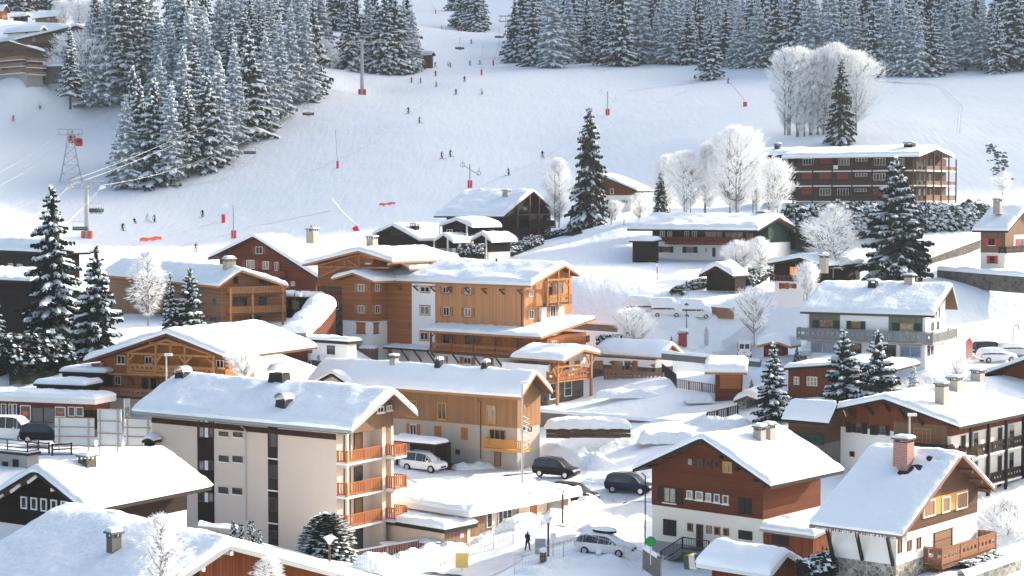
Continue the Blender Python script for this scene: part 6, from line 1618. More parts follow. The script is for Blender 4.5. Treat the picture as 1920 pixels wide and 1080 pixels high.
# ------------------------------------------------------------ vehicles
GLC = plain('car_glass', (.02, .03, .035), .08, .1); TYRE = plain('tyre_rubber', (.015, .015, .016), .8); RIM = plain('alloy', (.5, .5, .52), .35, .05, 3, .7)
LAMPR = plain('rear_lamp', (.45, .01, .01), .3); LAMPF = plain('head_lamp', (.75, .77, .8), .2)
def paint(n, c):
    m = plain(n, c, .4, .03); b_ = m.node_tree.nodes['Principled BSDF']; b_.inputs['Specular IOR Level'].default_value = .4 if c[0] > .3 else .06; return m
CARS = {   # stations: x, bottom, belt, top, half width at belt, half width at top
    'suv': (4.7, .38, [(-2.33, .55, .85, .86, .78, .72), (-2.28, .42, 1.02, 1.12, .86, .74), (-2.12, .36, 1.06, 1.66, .90, .66), (-1.9, .32, 1.07, 1.80, .92, .68), (-.4, .30, 1.06, 1.84, .93, .70), (.45, .30, 1.04, 1.78, .93, .68), (.75, .30, 1.03, 1.60, .92, .66), (1.35, .30, 1.04, 1.06, .91, .80), (1.9, .33, .98, .99, .88, .78), (2.22, .38, .88, .89, .82, .70), (2.34, .5, .68, .70, .7, .6)]),
    'estate': (4.7, .32, [(-2.33, .5, .75, .76, .76, .7), (-2.25, .4, .92, .98, .84, .72), (-2.0, .3, .95, 1.36, .88, .62), (-1.6, .26, .96, 1.47, .89, .64), (-.3, .25, .94, 1.50, .9, .65), (.3, .25, .92, 1.46, .9, .64), (.6, .25, .91, 1.32, .89, .62), (1.25, .25, .92, .94, .88, .76), (1.85, .28, .84, .85, .85, .74), (2.2, .34, .72, .73, .8, .68), (2.34, .45, .58, .6, .68, .58)]),
    'van': (4.9, .34, [(-2.45, .5, 1.1, 2.0, .88, .80), (-2.42, .35, 1.2, 2.15, .95, .84), (-2.2, .3, 1.2, 2.22, .97, .86), (0, .28, 1.2, 2.26, .98, .87), (.8, .28, 1.18, 2.22, .98, .86), (1.1, .28, 1.16, 2.08, .97, .82), (1.85, .28, 1.15, 1.17, .95, .84), (2.25, .32, .95, .97, .9, .78), (2.45, .42, .68, .7, .8, .68)]),
}
def car(kind, px, py, hd, paintm, label, name='parked_car', cat='car', Y=None, snow=0, rack=False, plate=None, s=1.0, group='parked cars'):
    p = P(px, py, Y) if Y else hit(px, py); p.z = max(ground(p.x, p.y), p.z if Y else -999) + .02
    rt = empty(name, p, R(hd), label, cat, group); rt.scale = (s, s, s); L, wr, st = CARS[kind]; b = MB(); gl = []
    def sec(t):
        x, zb, zt, zr, w, wt = t; m = (zb + zt) / 2
        return [(x, -w * .9, zb), (x, -w * 1.0, m - .05), (x, -w * 1.0, m + .12), (x, -w, zt), (x, -wt, zr), (x, -wt * .5, zr + .03), (x, wt * .5, zr + .03), (x, wt, zr), (x, w, zt), (x, w, m + .12), (x, w, m - .05), (x, w * .9, zb)]
    rows = [sec(t) for t in st]; b.grid(rows, 0, True); b.poly(rows[0]); b.poly(rows[-1])
    body = b.build('body', paintm, rt, False)
    for i in range(len(st) - 1):
        t0, t1 = st[i], st[i + 1]; g0, g1 = t0[3] - t0[2] > .25, t1[3] - t1[2] > .25
        for k in ((3, 4), (7, 8)):
            if g0 and g1: gl.append(([rows[i][k[0]], rows[i + 1][k[0]], rows[i + 1][k[1]], rows[i][k[1]]], .04))
            elif g1 and t1[0] < 0 or g0 and t0[0] > 0: gl.append(([rows[i][k[0]], rows[i + 1][k[0]], rows[i + 1][k[1]], rows[i][k[1]]], .15))
        if (g0 != g1) or (g0 and g1 and abs(t0[3] - t1[3]) > .1 and t0[0] > 0): gl.append(([rows[i][4], rows[i + 1][4], rows[i + 1][7], rows[i][7]], .08))
    if kind == 'van': gl.append(([(-2.47, -.7, 1.25), (-2.47, -.06, 1.25), (-2.47, -.06, 1.95), (-2.47, -.66, 1.95)], .05)); gl.append(([(-2.47, .7, 1.25), (-2.47, .06, 1.25), (-2.47, .06, 1.95), (-2.47, .66, 1.95)], .05))
    for fpts, k in gl:
        v = [Vector(q_) for q_ in fpts]; c = sum(v, Vector()) / 4; n = (v[1] - v[0]).cross(v[3] - v[0]).normalized()
        if n.dot(c - Vector((c.x * .8, 0, .9))) < 0: n = -n
        MB().poly([q_ + (c - q_) * k + n * .012 for q_ in v]).build('window', GLC, rt)
    w = st[len(st) // 2][4]
    for x in (-L * .30, L * .31):
        for sg in (-1, 1):
            m = MB(); m.tube([(x, sg * (w - .2), wr), (x, sg * (w - .19), wr), (x, sg * (w + .02), wr), (x, sg * (w + .03), wr)], [wr * .8, wr, wr, wr * .8], 16); t_ = m.build('wheel', TYRE, rt)
            m = MB(); m.tube([(x, sg * (w + .028), wr), (x, sg * (w + .04), wr)], wr * .6, 10); m.build('rim', RIM, t_)
    f, r_ = st[-2], st[1]
    for sg in (-1, 1):
        MB().box((f[0] - .12, sg * f[4] * .62 - .14, f[2] - .22), (f[0] + .09, sg * f[4] * .62 + .14, f[2] - .06)).build('headlight', LAMPF, rt)
        MB().box((r_[0] - .06, sg * r_[4] * .88 - .08, r_[2] - .28), (r_[0] + .1, sg * r_[4] * .88 + .09, r_[2] + .02)).build('rear_light', LAMPR, rt)
        q_ = st[-4]; MB().box((q_[0] - .35, sg * (w + .02) - .09, q_[2] + .0), (q_[0] - .2, sg * (w + .02) + .12, q_[2] + .16)).build('mirror', paintm, rt)
    MB().box((st[-1][0] - .1, -.42, .5), (st[-1][0] + .03, .42, .66)).build('grille', TRIMD, rt)
    MB().box((st[0][0] - .04, -.26, .72), (st[0][0] + .05, .26, .84)).build('number_plate', OCHRE if plate else TRIMW, rt)
    if rack:
        for sg in (-1, 1): MB().beam((-1.6, sg * .6, st[4][3] + .06), (.4, sg * .6, st[4][3] + .06), .05, .05).build('roof_rail', METAL if rack == 1 else DMETAL, rt)
    if snow:
        m = MB(); rr_ = []
        for t in st:
            x, zb, zt, zr, w_, wt = t; k = snow * (1 + .3 * noise.noise(Vector((x, px, 0)))); zz_ = max(zt, zr)
            rr_.append([(x, -w_ * 1.0, zt - .02), (x, -wt - .05, zr + .02), (x, -wt * .8, zz_ + k), (x, 0, zz_ + k * 1.15), (x, wt * .8, zz_ + k), (x, wt + .05, zr + .02), (x, w_ * 1.0, zt - .02)] if snow > .15 else [(x, -wt, zr + .035), (x, -wt * .6, zr + .07 + k), (x, wt * .6, zr + .07 + k), (x, wt, zr + .035)])
        m.grid(rr_).build('snow_cover', SNOW, rt, True)
    return rt
PW = paint('white_car_paint', (.78, .78, .77)); PB = paint('black_car_paint', (.012, .013, .018)); PN = paint('navy_car_paint', (.012, .02, .045)); PS = paint('silver_car_paint', (.55, .57, .6))
car('suv', 795, 882, -33, PW, 'clean white off-road car parked behind the apartment block', rack=1, s=1.02)
car('suv', 1043, 897, -30, PB, 'black off-road car standing above the flat snow roof', rack=2, s=.98)
car('suv', 1181, 924, -27, PN, 'dark navy off-road car on the street left of the red-brown chalet', rack=2, s=.98)
car('suv', 1076, 944, -30, PB, 'black car half hidden behind the corner of the flat-roofed building')
w = car('estate', 1136, 1044, -27, PW, 'pale estate car dusted with snow, a snowy box on its roof', snow=.1, s=1.05)
m = MB(); m.blob((-.1, 0, 1.78), (1.05, .42, .2), 2, 14, .05); rb = m.build('roof_box', PB, w, True)
m = MB(); m.blob((-.1, 0, 1.95), (1.08, .46, .2), 4, 14, .08); m.build('snow_cap', SNOW, rb, True)
car('van', 20, 825, -12, PW, 'white delivery van cut by the left edge in front of the shop', 'parked_van', 'van', Y=169)
car('suv', 86, 830, -8, PB, 'black pickup-like car between the white van and the billboards', Y=168, s=.98)
car('van', 1395, 667, 84, PW, 'white van seen from behind with an orange number plate', 'parked_van', 'van', plate=1, s=.95)
car('suv', 1858, 668, 10, PB, 'dark car parked behind the snow-covered one by the banner flag', s=.95)
car('estate', 1868, 680, 12, PW, 'snow-covered car parked by the banner flag', snow=.22)
car('estate', 1515, 672, 75, PS, 'snow-covered car beside the shop chalet', snow=.2, s=.9)
car('estate', 1905, 670, 12, PS, 'grey car parked at the right edge beneath the curved street lamp', snow=.18)
for i, (x, y) in enumerate(((1195, 590), (1250, 594), (1305, 597))): car('van', x, y, 176 if i == 0 else -4, PW, ('camper van at the left end of the row smothered in snow', 'camper van in the middle of the row smothered in snow', 'camper van at the right end of the row smothered in snow')[i], 'camper_van', 'camper van', snow=.75, s=.85, group='snowed-in camper vans')
# ------------------------------------------------------------ lamps, bins, signs, heaps
def lamp(style, px, top, base, label, Y=None):
    p = P(px, base, Y) if Y else hit(px, base); h = (base - top) * p.y / F; rt = empty('street_lamp', p, 0, label, 'street lamp')
    glob = plain('lamp_glass', (.75, .77, .78), .3)
    if style == 'cone':
        MB().tube([(0, 0, -.6), (0, 0, h - .55)], .085, 8).build('pole', TRIMB, rt)
        MB().tube([(0, 0, h - .6), (0, 0, h - .12)], [.08, .38], 12, cap=False).build('lamp_shade', glob, rt); m = MB(); m.tube([(0, 0, h - .12), (0, 0, h - .06), (0, 0, h + .06)], [.46, .46, .12], 12); m.build('cap', SNOW, rt)
    elif style == 'lantern':
        MB().tube([(0, 0, -.6), (0, 0, h * .3), (0, 0, h - .7)], [.09, .07, .05], 8).build('pole', DMETAL, rt)
        MB().tube([(0, 0, h - .7), (0, 0, h - .2)], [.14, .24], 6).build('lantern', glob, rt); MB().tube([(0, 0, h - .2), (0, 0, h - .12), (0, 0, h + .1)], [.32, .3, .04], 8).build('cap', DMETAL, rt)
    elif style == 'arm':
        MB().tube([(0, 0, -.6), (0, 0, h - .3), (.15, 0, h), (.55, 0, h + .05), (.7, 0, h - .2)], .06, 8).build('pole', DMETAL, rt); MB().tube([(.7, 0, h - .75), (.7, 0, h - .35), (.7, 0, h - .2)], [.12, .26, .06], 8).build('lantern', glob, rt)
    else:
        MB().tube([(0, 0, -.6), (0, 0, h - .15)], [.09, .07], 8).build('pole', METAL, rt); MB().box((-.15, -.15, h - .15), (.55, .15, h + .08)).build('lamp_head', glob, rt)
        if style == 'deco':
            m = MB()
            for k in range(7): z = h * (.28 + .05 * k); m.tube([(.1, 0, z), (.75 - .06 * abs(k - 3), 0, z + .25), (.1, 0, z + .5)], .04, 5)
            m.build('garland', FROST, rt)
    return rt
lamp('cone', 1028, 968, 1046, 'cone-topped brown street lamp by the litter bin')
lamp('cone', 1055, 914, 984, 'cone-topped brown street lamp at the corner window of the flat-roofed building')
lamp('cone', 618, 1004, 1090, 'cone-topped street lamp in front of the rounded conifer', 134)
lamp('lantern', 1287, 570, 650, 'tall roadside lantern by the small red wayside box')
lamp('lantern', 1232, 491, 525, 'lone lantern on the snowy meadow behind the hotel')
lamp('arm', 1899, 611, 664, 'curved-arm street lamp by the parked cars at the right edge')
lamp('deco', 979, 715, 893, 'tall grey lamp post with a frosted festive garland', 158)
lamp('box', 312, 664, 716, 'grey lamp post in front of the orange log chalet', 170)
lamp('box', 1705, 776, 850, 'white-headed lamp post in front of the large three-chimneyed chalet', 146)
lamp('arm', 553, 545, 600, 'small curved-arm lamp beside the dark open shed', 226)
for x, c, lid, lb in ((1291, (.02, .07, .03), (.02, .09, .04), 'dark green wheelie bin under the outside stair'), (1301, (.55, .56, .55), (.75, .62, .08), 'pale wheelie bin with a yellow lid'), (1312, (.02, .025, .03), (.02, .05, .35), 'dark wheelie bin with a blue lid')):
    p = P(x, 1068 - (x - 1291) * .1, 137.8 - (x - 1291) * .06); p.z += .02; rt = empty('wheelie_bin', p, R(-41), lb, 'bin', 'wheelie bins under the stair')
    n_ = lb.split()[1] + str(x); m = MB(); m.grid([[(-.24, -.24, .02), (.24, -.24, .02), (.24, .24, .02), (-.24, .24, .02)], [(-.3, -.3, 1.0), (.3, -.3, 1.0), (.3, .3, 1.0), (-.3, .3, 1.0)]], 0, True); m.build('bin_body', plain('bin_plastic_%d' % x, c, .5), rt)
    m = MB(); m.grid([[(-.33, -.34, 1.0), (.33, -.34, 1.0), (.33, .34, 1.02), (-.33, .34, 1.02)], [(-.3, -.3, 1.07), (.3, -.3, 1.07), (.3, .3, 1.14), (-.3, .3, 1.14)]], 0, True); m.poly([(-.3, -.3, 1.07), (.3, -.3, 1.07), (.3, .3, 1.14), (-.3, .3, 1.14)]); m.build('lid', plain('bin_lid_%d' % x, lid, .5), rt)
    for y in (-.2, .2): MB().tube([(y, .24, .1), (y * 1.25, .24, .1)], .1, 10).build('wheel', TYRE, rt)
def sign(px, py, Y, label, w, h, z0, mat, post=METAL, rz=0, round_=False, name='sign'):
    p = P(px, py, Y) if Y else hit(px, py); rt = empty(name, p, R(rz), label, 'sign'); MB().tube([(0, .04, -.5), (0, .04, z0 + h * .9)], .04, 6).build('post', post, rt); m = MB()
    if round_: m.tube([(0, -.03, z0 + h / 2), (0, .0, z0 + h / 2)], h / 2, 20)
    else: m.box((-w / 2, -.03, z0), (w / 2, .0, z0 + h))
    m.build('board', mat, rt); return rt
sign(1220, 1047, 137, 'round green sign at the corner of the red-brown chalet', .7, .8, .9, plain('sign_green', (.02, .25, .06)), round_=True)
sign(1013, 1048, None, 'pale information board by the street', .85, 1.3, .3, TRIMGY, name='information_board')
sign(1037, 1046, None, 'small pale sign beside the cone-topped lamp', .45, .45, 1.4, TRIMW)
sign(866, 1072, None, 'yellow banner fixed to the rail fence', 1.0, 1.15, .4, plain('banner_yellow', (.75, .50, .14)), name='banner')
sign(1122, 1058, None, 'small white sign on the wire fence', .4, .4, .7, TRIMW)
p = hit(1018, 1057); rt = empty('litter_bin', p, 0, 'small dark litter bin with a snow cap by the cone-topped lamp', 'bin'); MB().box((-.28, -.28, -.3), (.28, .28, .85)).build('bin_body', TRIMB, rt); m = MB(); m.blob((0, 0, .95), (.34, .34, .28), 2, 10, .1); m.build('snow_cap', SNOW, rt, True)
p = hit(1280, 648); rt = empty('wayside_box', p, R(-15), 'small red wayside box with a snowy gable roof', 'box'); MB().box((-.5, -.4, -.2), (.5, .4, 1.5)).build('box_body', plain('box_red', (.35, .06, .07)), rt); m = MB(); m.grid([[(-.75, y, 1.5), (0, y, 2.0), (.75, y, 1.5), (0, y, 1.55)] for y in (-.7, .7)], 0, True); m.build('roof', TRIMB, rt); m = MB(); m.blob((0, 0, 1.98), (.75, .7, .35), 1, 10, .1); m.build('snow_cap', SNOW, rt, True)
def flag(px, top, base, col, label, w):
    p = hit(px, base); h = (base - top) * p.y / F; rt = empty('banner_flag', p, R(-10), label, 'flag'); MB().tube([(0, 0, -.4), (0, 0, h * .8), (.12, 0, h * .96), (w * .6, 0, h)], .03, 6).build('pole', METAL, rt); rows = []
    for i in range(13):
        t = i / 12; z = h * (.12 + .87 * t); a = 0 if t < .85 else (t - .85) / .15 * w * .5; b = w * (1 if t < .75 else max(.55, 1 - ((t - .75) / .25) ** 2 * .45)); rows.append([(a + (b - a) * k / 4, .05 * sin(k + i * .6), z) for k in range(5)])
    MB().grid(rows).build('cloth', col, rt, True)
m, n, l, pb = newmat('pink_white_cloth'); tc = nd(n, 'ShaderNodeTexCoord').outputs['Object']; sx_ = nd(n, 'ShaderNodeSeparateXYZ'); l.new(tc, sx_.inputs[0]); l.new(mixc(n, l, mth(n, l, 'SUBTRACT', mth(n, l, 'MULTIPLY', sx_.outputs[2], .42), .2), (.85, .55, .45), (.75, .08, .09)), pb.inputs['Base Color'])
flag(1811, 632, 679, m, 'pink and red feather-shaped banner flag beside the parked cars', .75)
flag(1321, 613, 653, plain('pale_print_cloth', (.55, .5, .55), .7, .5, 4), 'narrow pale printed banner flag near the roadside lantern', .5)
def heap(x0, x1, yt, yb, label, Y, core, name='log_pile', cat='log pile', seed=1, hs=.6):
    p, q_ = P(x0, yb, Y), P(x1, yb, Y); L = q_.x - p.x; h = (yb - yt) * Y / F; rt = empty(name, p, 0, label, cat); m = MB(); rn = random.Random(seed)
    if core:
        k = int(L / 1.6)
        for r_ in range(max(1, int(h * (1 - hs) / .22))):
            for i in range(k): x = L * (i + .5 + .3 * (r_ % 2)) / k; m.tube([(max(0, x - 1.6), -.1 - rn.random() * .25 + .1 * r_, .1 + r_ * .22), (min(L, x + 1.6), -.1 - rn.random() * .25 + .1 * r_, .1 + r_ * .22 + rn.uniform(-.05, .05))], .13, 6)
        m.build('logs', core, rt)
    rows = []; nx = int(L / .3)
    for i in range(nx + 1):
        x = -.2 + (L + .4) * i / nx; e = math.sqrt(max(0, 1 - abs(2 * i / nx - 1) ** 5)); row = []
        for j in range(12):
            a = math.pi * j / 11; v = Vector((x * .5, a, seed)); z0_ = h * (1 - hs) if core else -.2
            row.append((x, .9 - 1.35 * cos(a), z0_ + (h - z0_) * e * (sin(a) ** .55) * (.8 + .35 * noise.noise(v)) + .1 * noise.noise(v * 3)))
        rows.append(row)
    m = MB().grid(rows); m.poly(rows[0]); m.poly(rows[-1]); m.build('snow_cover', SNOWP, rt, True)
heap(1024, 1182, 778, 820, 'long log pile under thick snow below the concrete wall', 187, plain('old_logs', (.12, .075, .05), .9, .4, 3), seed=2)
heap(1200, 1300, 802, 828, 'snow-covered pile right of the long log pile', 184, None, 'covered_pile', 'pile', 3)
heap(790, 822, 1012, 1030, 'small stack of firewood on the block terrace', 147.5, plain('firewood', (.35, .2, .11), .9, .4, 5), 'firewood_stack', 'firewood', 4, .2)
heap(1118, 1240, 728, 743, 'long low terrace step buried in snow in the hotel garden', 208, None, 'snow_covered_terrace', 'terrace', 6)
heap(1290, 1336, 736, 752, 'small snow-covered block beside the timber hut in the hotel garden', 203, None, 'snow_covered_block', 'garden block', 7)
stroke('bare_asphalt', [(840, 873), (858, 872), (878, 874)], 1.6, plain('wet_asphalt', (.05, .052, .055), .5, .3, 2), lift=.1)
p = P(730, 1035, 148.5); rt = empty('garden_table', p, R(40), 'white garden table on the terrace of the block', 'table'); m = MB(); m.tube([(0, 0, .72), (0, 0, .76)], .8, 18); m.build('table_top', TRIMW, rt)
for x in (-.5, .5):
    for y in (-.4, .4): MB().box((x - .04, y - .04, -.6), (x + .04, y + .04, .72)).build('leg', TRIMW, rt)
# ------------------------------------------------------------ the ski slope: lifts
def matpost(px, py, label, h=2.2, w=.45, lance=None):
    p = hit(px, py); rt = empty('snow_gun', p, 0, label, 'snow gun'); m = MB(); m.tube([(0, 0, -.3), (0, 0, h)], w, 10); m.build('mat', MATRED, rt)
    if lance: q_ = P(*lance, p.y) - p; MB().tube([(0, 0, h), tuple(q_ * .5), tuple(q_)], [.1, .07, .06], 6).build('lance', METAL, rt)
    return rt
for a in ((633, 315, 'red-matted snow lance in the middle of the slope', (629, 243)), (903, 141, 'red-matted snow lance at the upper right of the piste', (905, 84)), (925, 123, 'red-matted snow lance below the far pylon', (937, 74)), (817, 26, 'snow lance with a red mat at the top centre', (804, -10)), (860, 59, 'red-matted hydrant beside the top group of spruces', None), (584, 436, '', None)):
    if a[2]: matpost(a[0], a[1], a[2], 1.7, .28, a[3])
p = hit(669, 432); rt = empty('snow_gun', p, 0, 'big tilted white snow lance rising from a red padded box', 'snow gun'); m = MB(); m.box((-.55, -.5, -.3), (.5, .5, .9)); o = m.build('mat', MATRED, rt); o.rotation_euler = (0, -.45, 0)
q_ = P(621, 371, p.y - 1) - p; m = MB(); m.tube([(0, 0, .9), tuple(q_ * .6), tuple(q_)], [.2, .15, .12], 8); m.build('lance', TRIMW, rt)
p = hit(1397, 200); rt = empty('snow_gun', p, 0, 'snow lance leaning left from a red padded box near the birch cluster', 'snow gun'); MB().box((-.45, -.4, -.3), (.45, .4, 1.1)).build('mat', MATRED, rt); q_ = P(1371, 157, p.y) - p; MB().tube([(0, 0, 1.3), tuple(q_)], .09, 6).build('lance', METAL, rt)
def drag(px, py, top, label, w=.55, frost=True):
    p = hit(px, py); h = (py - top) * p.y / F; rt = empty('drag_lift_pylon', p, 0, label, 'lift pylon'); MB().tube([(0, 0, -.5), (0, 0, h)], .16, 8).build('post', METAL, rt)
    m = MB(); m.tube([(-.25, 0, 0), (-.25, 0, 1.6)], .24, 8); m.tube([(.3, 0, 0), (.3, 0, 1.6)], .24, 8); m.build('mat', MATRED, rt); m = MB(); k = FROST if frost else METAL
    m.tube([(-1.6, 0, h * .97), (0, 0, h * .78), (1.9, 0, h * .55)], .10, 6); m.tube([(1.9, 0, h * .55), (2.1, 0, h * .85)], .08, 6); m.tube([(-1.6, 0, h * .97), (-1.5, 0, h * 1.15)], .07, 6)
    for cx, cz in ((-1.6, h * .97), (1.9, h * .62)):
        c = [(cx + .5 * cos(t * .785), 0, cz + .5 * sin(t * .785)) for t in range(9)]; m.tube(c, .09, 5)
    m.build('crossarm', k, rt)
drag(438, 447, 385, 'frosted drag-lift pylon with red mats above the steep red-brown chalet'); drag(1139, 216, 172, 'drag-lift pylon with red mats on the upper slope'); drag(881, 352, 308, 'drag-lift pylon behind the roof of the near-black chalet', frost=False)
matpost(419, 417, 'red padded post left of the frosted drag-lift pylon', 1.8, .4)
def net(x0, y0, x1, y1, label, h=.9):
    a, b = hit(x0, y0), hit(x1, y1); n = 10; rows = [[tuple(a.lerp(b, i / n) - a + Vector((0, 0, .15 + .12 * sin(i * 1.7)))), tuple(a.lerp(b, i / n) - a + Vector((0, .05, h + .1 * sin(i * 1.1))))] for i in range(n + 1)]
    o = MB().grid(rows).build('safety_net', ORNET, loc=a); sol = o.modifiers.new('thickness', 'SOLIDIFY'); sol.thickness = .04; tag(o, label, 'net')
net(262, 454, 303, 450, 'orange safety net on the slope above the balcony house', .8); net(711, 387, 741, 383, 'orange safety net on the slope above the dark porches', .6)
# chairlift
L1, L2, L3 = P(163, 447, 372), hit(679, 178), hit(953, 111); L1.z = ground(L1.x, L1.y)
def pylon(p, top, base, label, red):
    h = (base - top) * p.y / F; rt = empty('lift_pylon', p, R(0), label, 'lift pylon'); m = MB(); m.tube([(0, 0, -1), (-.0, 0, h * .9)], [.55, .42], 12); m.build('mast', plain('pale_steel', (.38, .40, .41), .5), rt); m = MB()
    m.beam((-3.4, 0, h * .98), (3.4, 0, h * .98), .35, .35); m.beam((-3.0, 0, h * .86), (3.0, 0, h * .86), .3, .4)
    for x in (-3.2, 3.2): m.beam((x, 0, h * .86), (x * .72, 0, h * .98), .16, .16); m.beam((x * .3, 0, h * .86), (x * .3, 0, h * .98), .14, .14)
    m.build('crossarm', plain('pale_steel', (.38, .40, .41), .5), rt)
    for x in (-3.3, 3.3):
        m = MB(); m.beam((x, -2.6, h * .84), (x, 2.6, h * .88), .18, .22)
        for k in range(7): m.tube([(x - .06, -2.4 + k * .8, h * .88 + .01 * k), (x + .06, -2.4 + k * .8, h * .88 + .01 * k)], .24, 10)
        m.build('sheave_train', METAL, rt)
    if red:
        for x in (-.75, .75): MB().box((x - .3, -.6, -.3), (x + .3, .6, 1.5)).build('mat', plain('orange_red_mat', (.75, .13, .07)) if red == 2 else MATRED, rt)
    return [Vector((p.x + x, p.y, p.z + h * .91)) for x in (-3.3, 3.3)]
C1 = pylon(L1, 338, 447, 'near white chairlift pylon with red pads left of the slope', 2); C2 = pylon(L2, 68, 178, 'tall white chairlift pylon in front of the stand of spruces', 1); C3 = pylon(L3, 30, 111, 'far chairlift pylon beside the forest edge', 0)
CABM = plain('frosted_cable', (.8, .77, .7), .5)
CAB = {}
def cable(key, a, b, sag, label, r=.03, mat=None):
    o = a.copy(); pts = [a.lerp(b, t / 24) - Vector((0, 0, sag * 4 * (t / 24) * (1 - t / 24))) for t in range(25)]; CAB[key] = pts
    ob = MB().tube([p - o for p in pts], r, 5).build('lift_cable', mat or CABM, loc=o); tag(ob, label, 'cable')
up_ = Vector((0, 0, .9))
cable('l', C1[0], C2[0], 3.5, 'left chairlift cable between the near and the tall pylon'); cable('r', C1[1], C2[1], 7.5, 'right chairlift cable between the near and the tall pylon'); cable('l2', C1[0] + up_, C2[0] + up_, 3.2, 'upper left cable running above the left chairlift cable', .028)
cable('a', C2[0], C3[0], 3, 'left chairlift cable between the tall and the far pylon'); cable('b', C2[1], C3[1], 3, 'right chairlift cable between the tall and the far pylon')
cable('c', C3[0], P(1100, -60, 900), 3, 'left chairlift cable above the far pylon', .07); cable('e', C3[1], P(1112, -58, 900), 3, 'right chairlift cable above the far pylon', .07)
cable('d', P(-60, 470, 290), C1[0], 1.5, 'left chairlift cable running down behind the hipped house', .02); cable('f', P(40, 470, 290), C1[1], 1.5, 'right chairlift cable running down behind the hipped house', .02)
# gondola tower
T = hit(133, 343); h = (343 - 243) * T.y / F; rt = empty('gondola_tower', T, R(12), 'grey steel lattice gondola tower on the left slope', 'lift tower'); m = MB()
def leg(sx, sy, t): w = 2.1 * (1 - t) ** 1.3 + .5; return (sx * w, sy * w, h * t)
for sx, sy in ((-1, -1), (1, -1), (1, 1), (-1, 1)):
    m.tube([leg(sx, sy, t / 6) for t in range(7)], .11, 5)
    for k in range(6):
        a, b = leg(sx, sy, k / 6), leg(-sy, sx, (k + 1) / 6); m.beam(a, b, .09, .09); m.beam(leg(sx, sy, (k + 1) / 6), leg(-sy, sx, (k + 1) / 6), .09, .09); m.beam(leg(-sy, sx, k / 6), leg(sx, sy, (k + 1) / 6), .09, .09)
m.build('lattice', METAL, rt); m = MB(); m.beam((-3.0, 0, h * 1.0), (3.0, 0, h * 1.0), .3, .3); m.beam((-2.4, 0, h * .9), (2.4, 0, h * .9), .25, .3)
for x in (-2.6, 2.6): m.beam((x, -1.8, h * .9), (x, 1.8, h * .93), .3, .35); m.beam((x, 0, h * .9), (x, 0, h), .15, .15)
m.build('crossarm', METAL, rt)
g0, g1 = T + Vector((-2.6, 0, h * .93)), T + Vector((2.6, 0, h * .93))
cable('g', P(-40, 340, 390), g0, 1, 'left gondola cable below the lattice tower', .03, METAL); cable('h', P(-40, 366, 390), g1, 1, 'right gondola cable below the lattice tower', .03, METAL); cable('i', g0, P(300, 150, 500), 1, 'left gondola cable above the lattice tower', .03, METAL); cable('j', g1, P(310, 165, 500), 1, 'right gondola cable above the lattice tower', .03, METAL)
def cabin(p, label, red=MATRED):
    rt = empty('gondola_cabin', p, R(20), label, 'gondola cabin', 'red gondola cabins'); MB().tube([(0, 0, 1.9), (0, 0, 3.2), (.1, 0, 3.3)], .07, 6).build('hanger', DMETAL, rt)
    rows = [[(w_ * sx, w_ * .85 * sy, z) for sx, sy in ((-1, -.6), (-.6, -1), (.6, -1), (1, -.6), (1, .6), (.6, 1), (-.6, 1), (-1, .6))] for w_, z in ((.55, 0), (.8, .15), (.85, .7), (.84, .72), (.8, 1.6), (.75, 1.75), (.4, 1.95))]
    m = MB(); m.grid(rows, 0, True); m.poly(rows[0]); m.poly(rows[-1]); m.build('cabin_shell', red, rt)
    for sy in (-1, 1): MB().box((-.5, sy * .70 - .03, .75), (.5, sy * .70 + .03, 1.5)).build('window', GLC, rt)
    for sx in (-1, 1): MB().box((sx * .83 - .02, -.45, .75), (sx * .83 + .02, .45, 1.5)).build('window', GLC, rt)
cabin(P(148, 274, T.y), 'red gondola cabin on the right of the lattice tower'); cabin(P(135, 268, T.y + 3), 'red gondola cabin half hidden by the lattice tower')
orc = plain('pale_orange_cabin', (.85, .35, .22)); cabin(P(828, 62, 720), 'left one of two pale orange gondola cabins far up the piste', orc); cabin(P(835, 69, 700), 'right one of two pale orange gondola cabins far up the piste', orc)
# ------------------------------------------------------------ people
PEOPLE = {}
def figure(key, J, E, jacket, trousers, skis=True, poles=True, head=(.5, .3, .22)):
    """J joints name->(co, radius); skinned into one continuous body"""
    names = list(J); me = bpy.data.meshes.new('body'); me.from_pydata([J[n][0] for n in names], [(names.index(a), names.index(b)) for a, b in E], [])
    o = bpy.data.objects.new('tmp', me); COL.objects.link(o); o.modifiers.new('skin', 'SKIN'); 
    for i, n in enumerate(names): me.skin_vertices[0].data[i].radius = (J[n][1], J[n][1] * .8 if n in ('hip', 'chest', 'waist') else J[n][1])
    me.skin_vertices[0].data[0].use_root = True
    s = o.modifiers.new('sub', 'SUBSURF'); s.levels = 1; s.render_levels = 1
    dg = bpy.context.evaluated_depsgraph_get(); m2 = bpy.data.meshes.new_from_object(o.evaluated_get(dg)); bpy.data.objects.remove(o)
    for mt_ in (jacket, trousers, plain('skin', (.55, .33, .24)), plain('helmet_dark', (.03, .03, .035), .4)): m2.materials.append(mt_)
    hz, wz = J['hip'][0][2] + .02, J['neck'][0][2]
    hd = Vector(J['head'][0])
    for p in m2.polygons:
        c = p.center; p.material_index = 1 if c.z < hz and abs(c.x) < .45 and (Vector(J['handL'][0]) - c).length > .3 and (Vector(J['handR'][0]) - c).length > .3 else 0
        if c.z > wz + .03: p.material_index = 3 if (c.z > hd.z + .02 or c.y > hd.y + .02) else 2
        p.use_smooth = True
    return m2
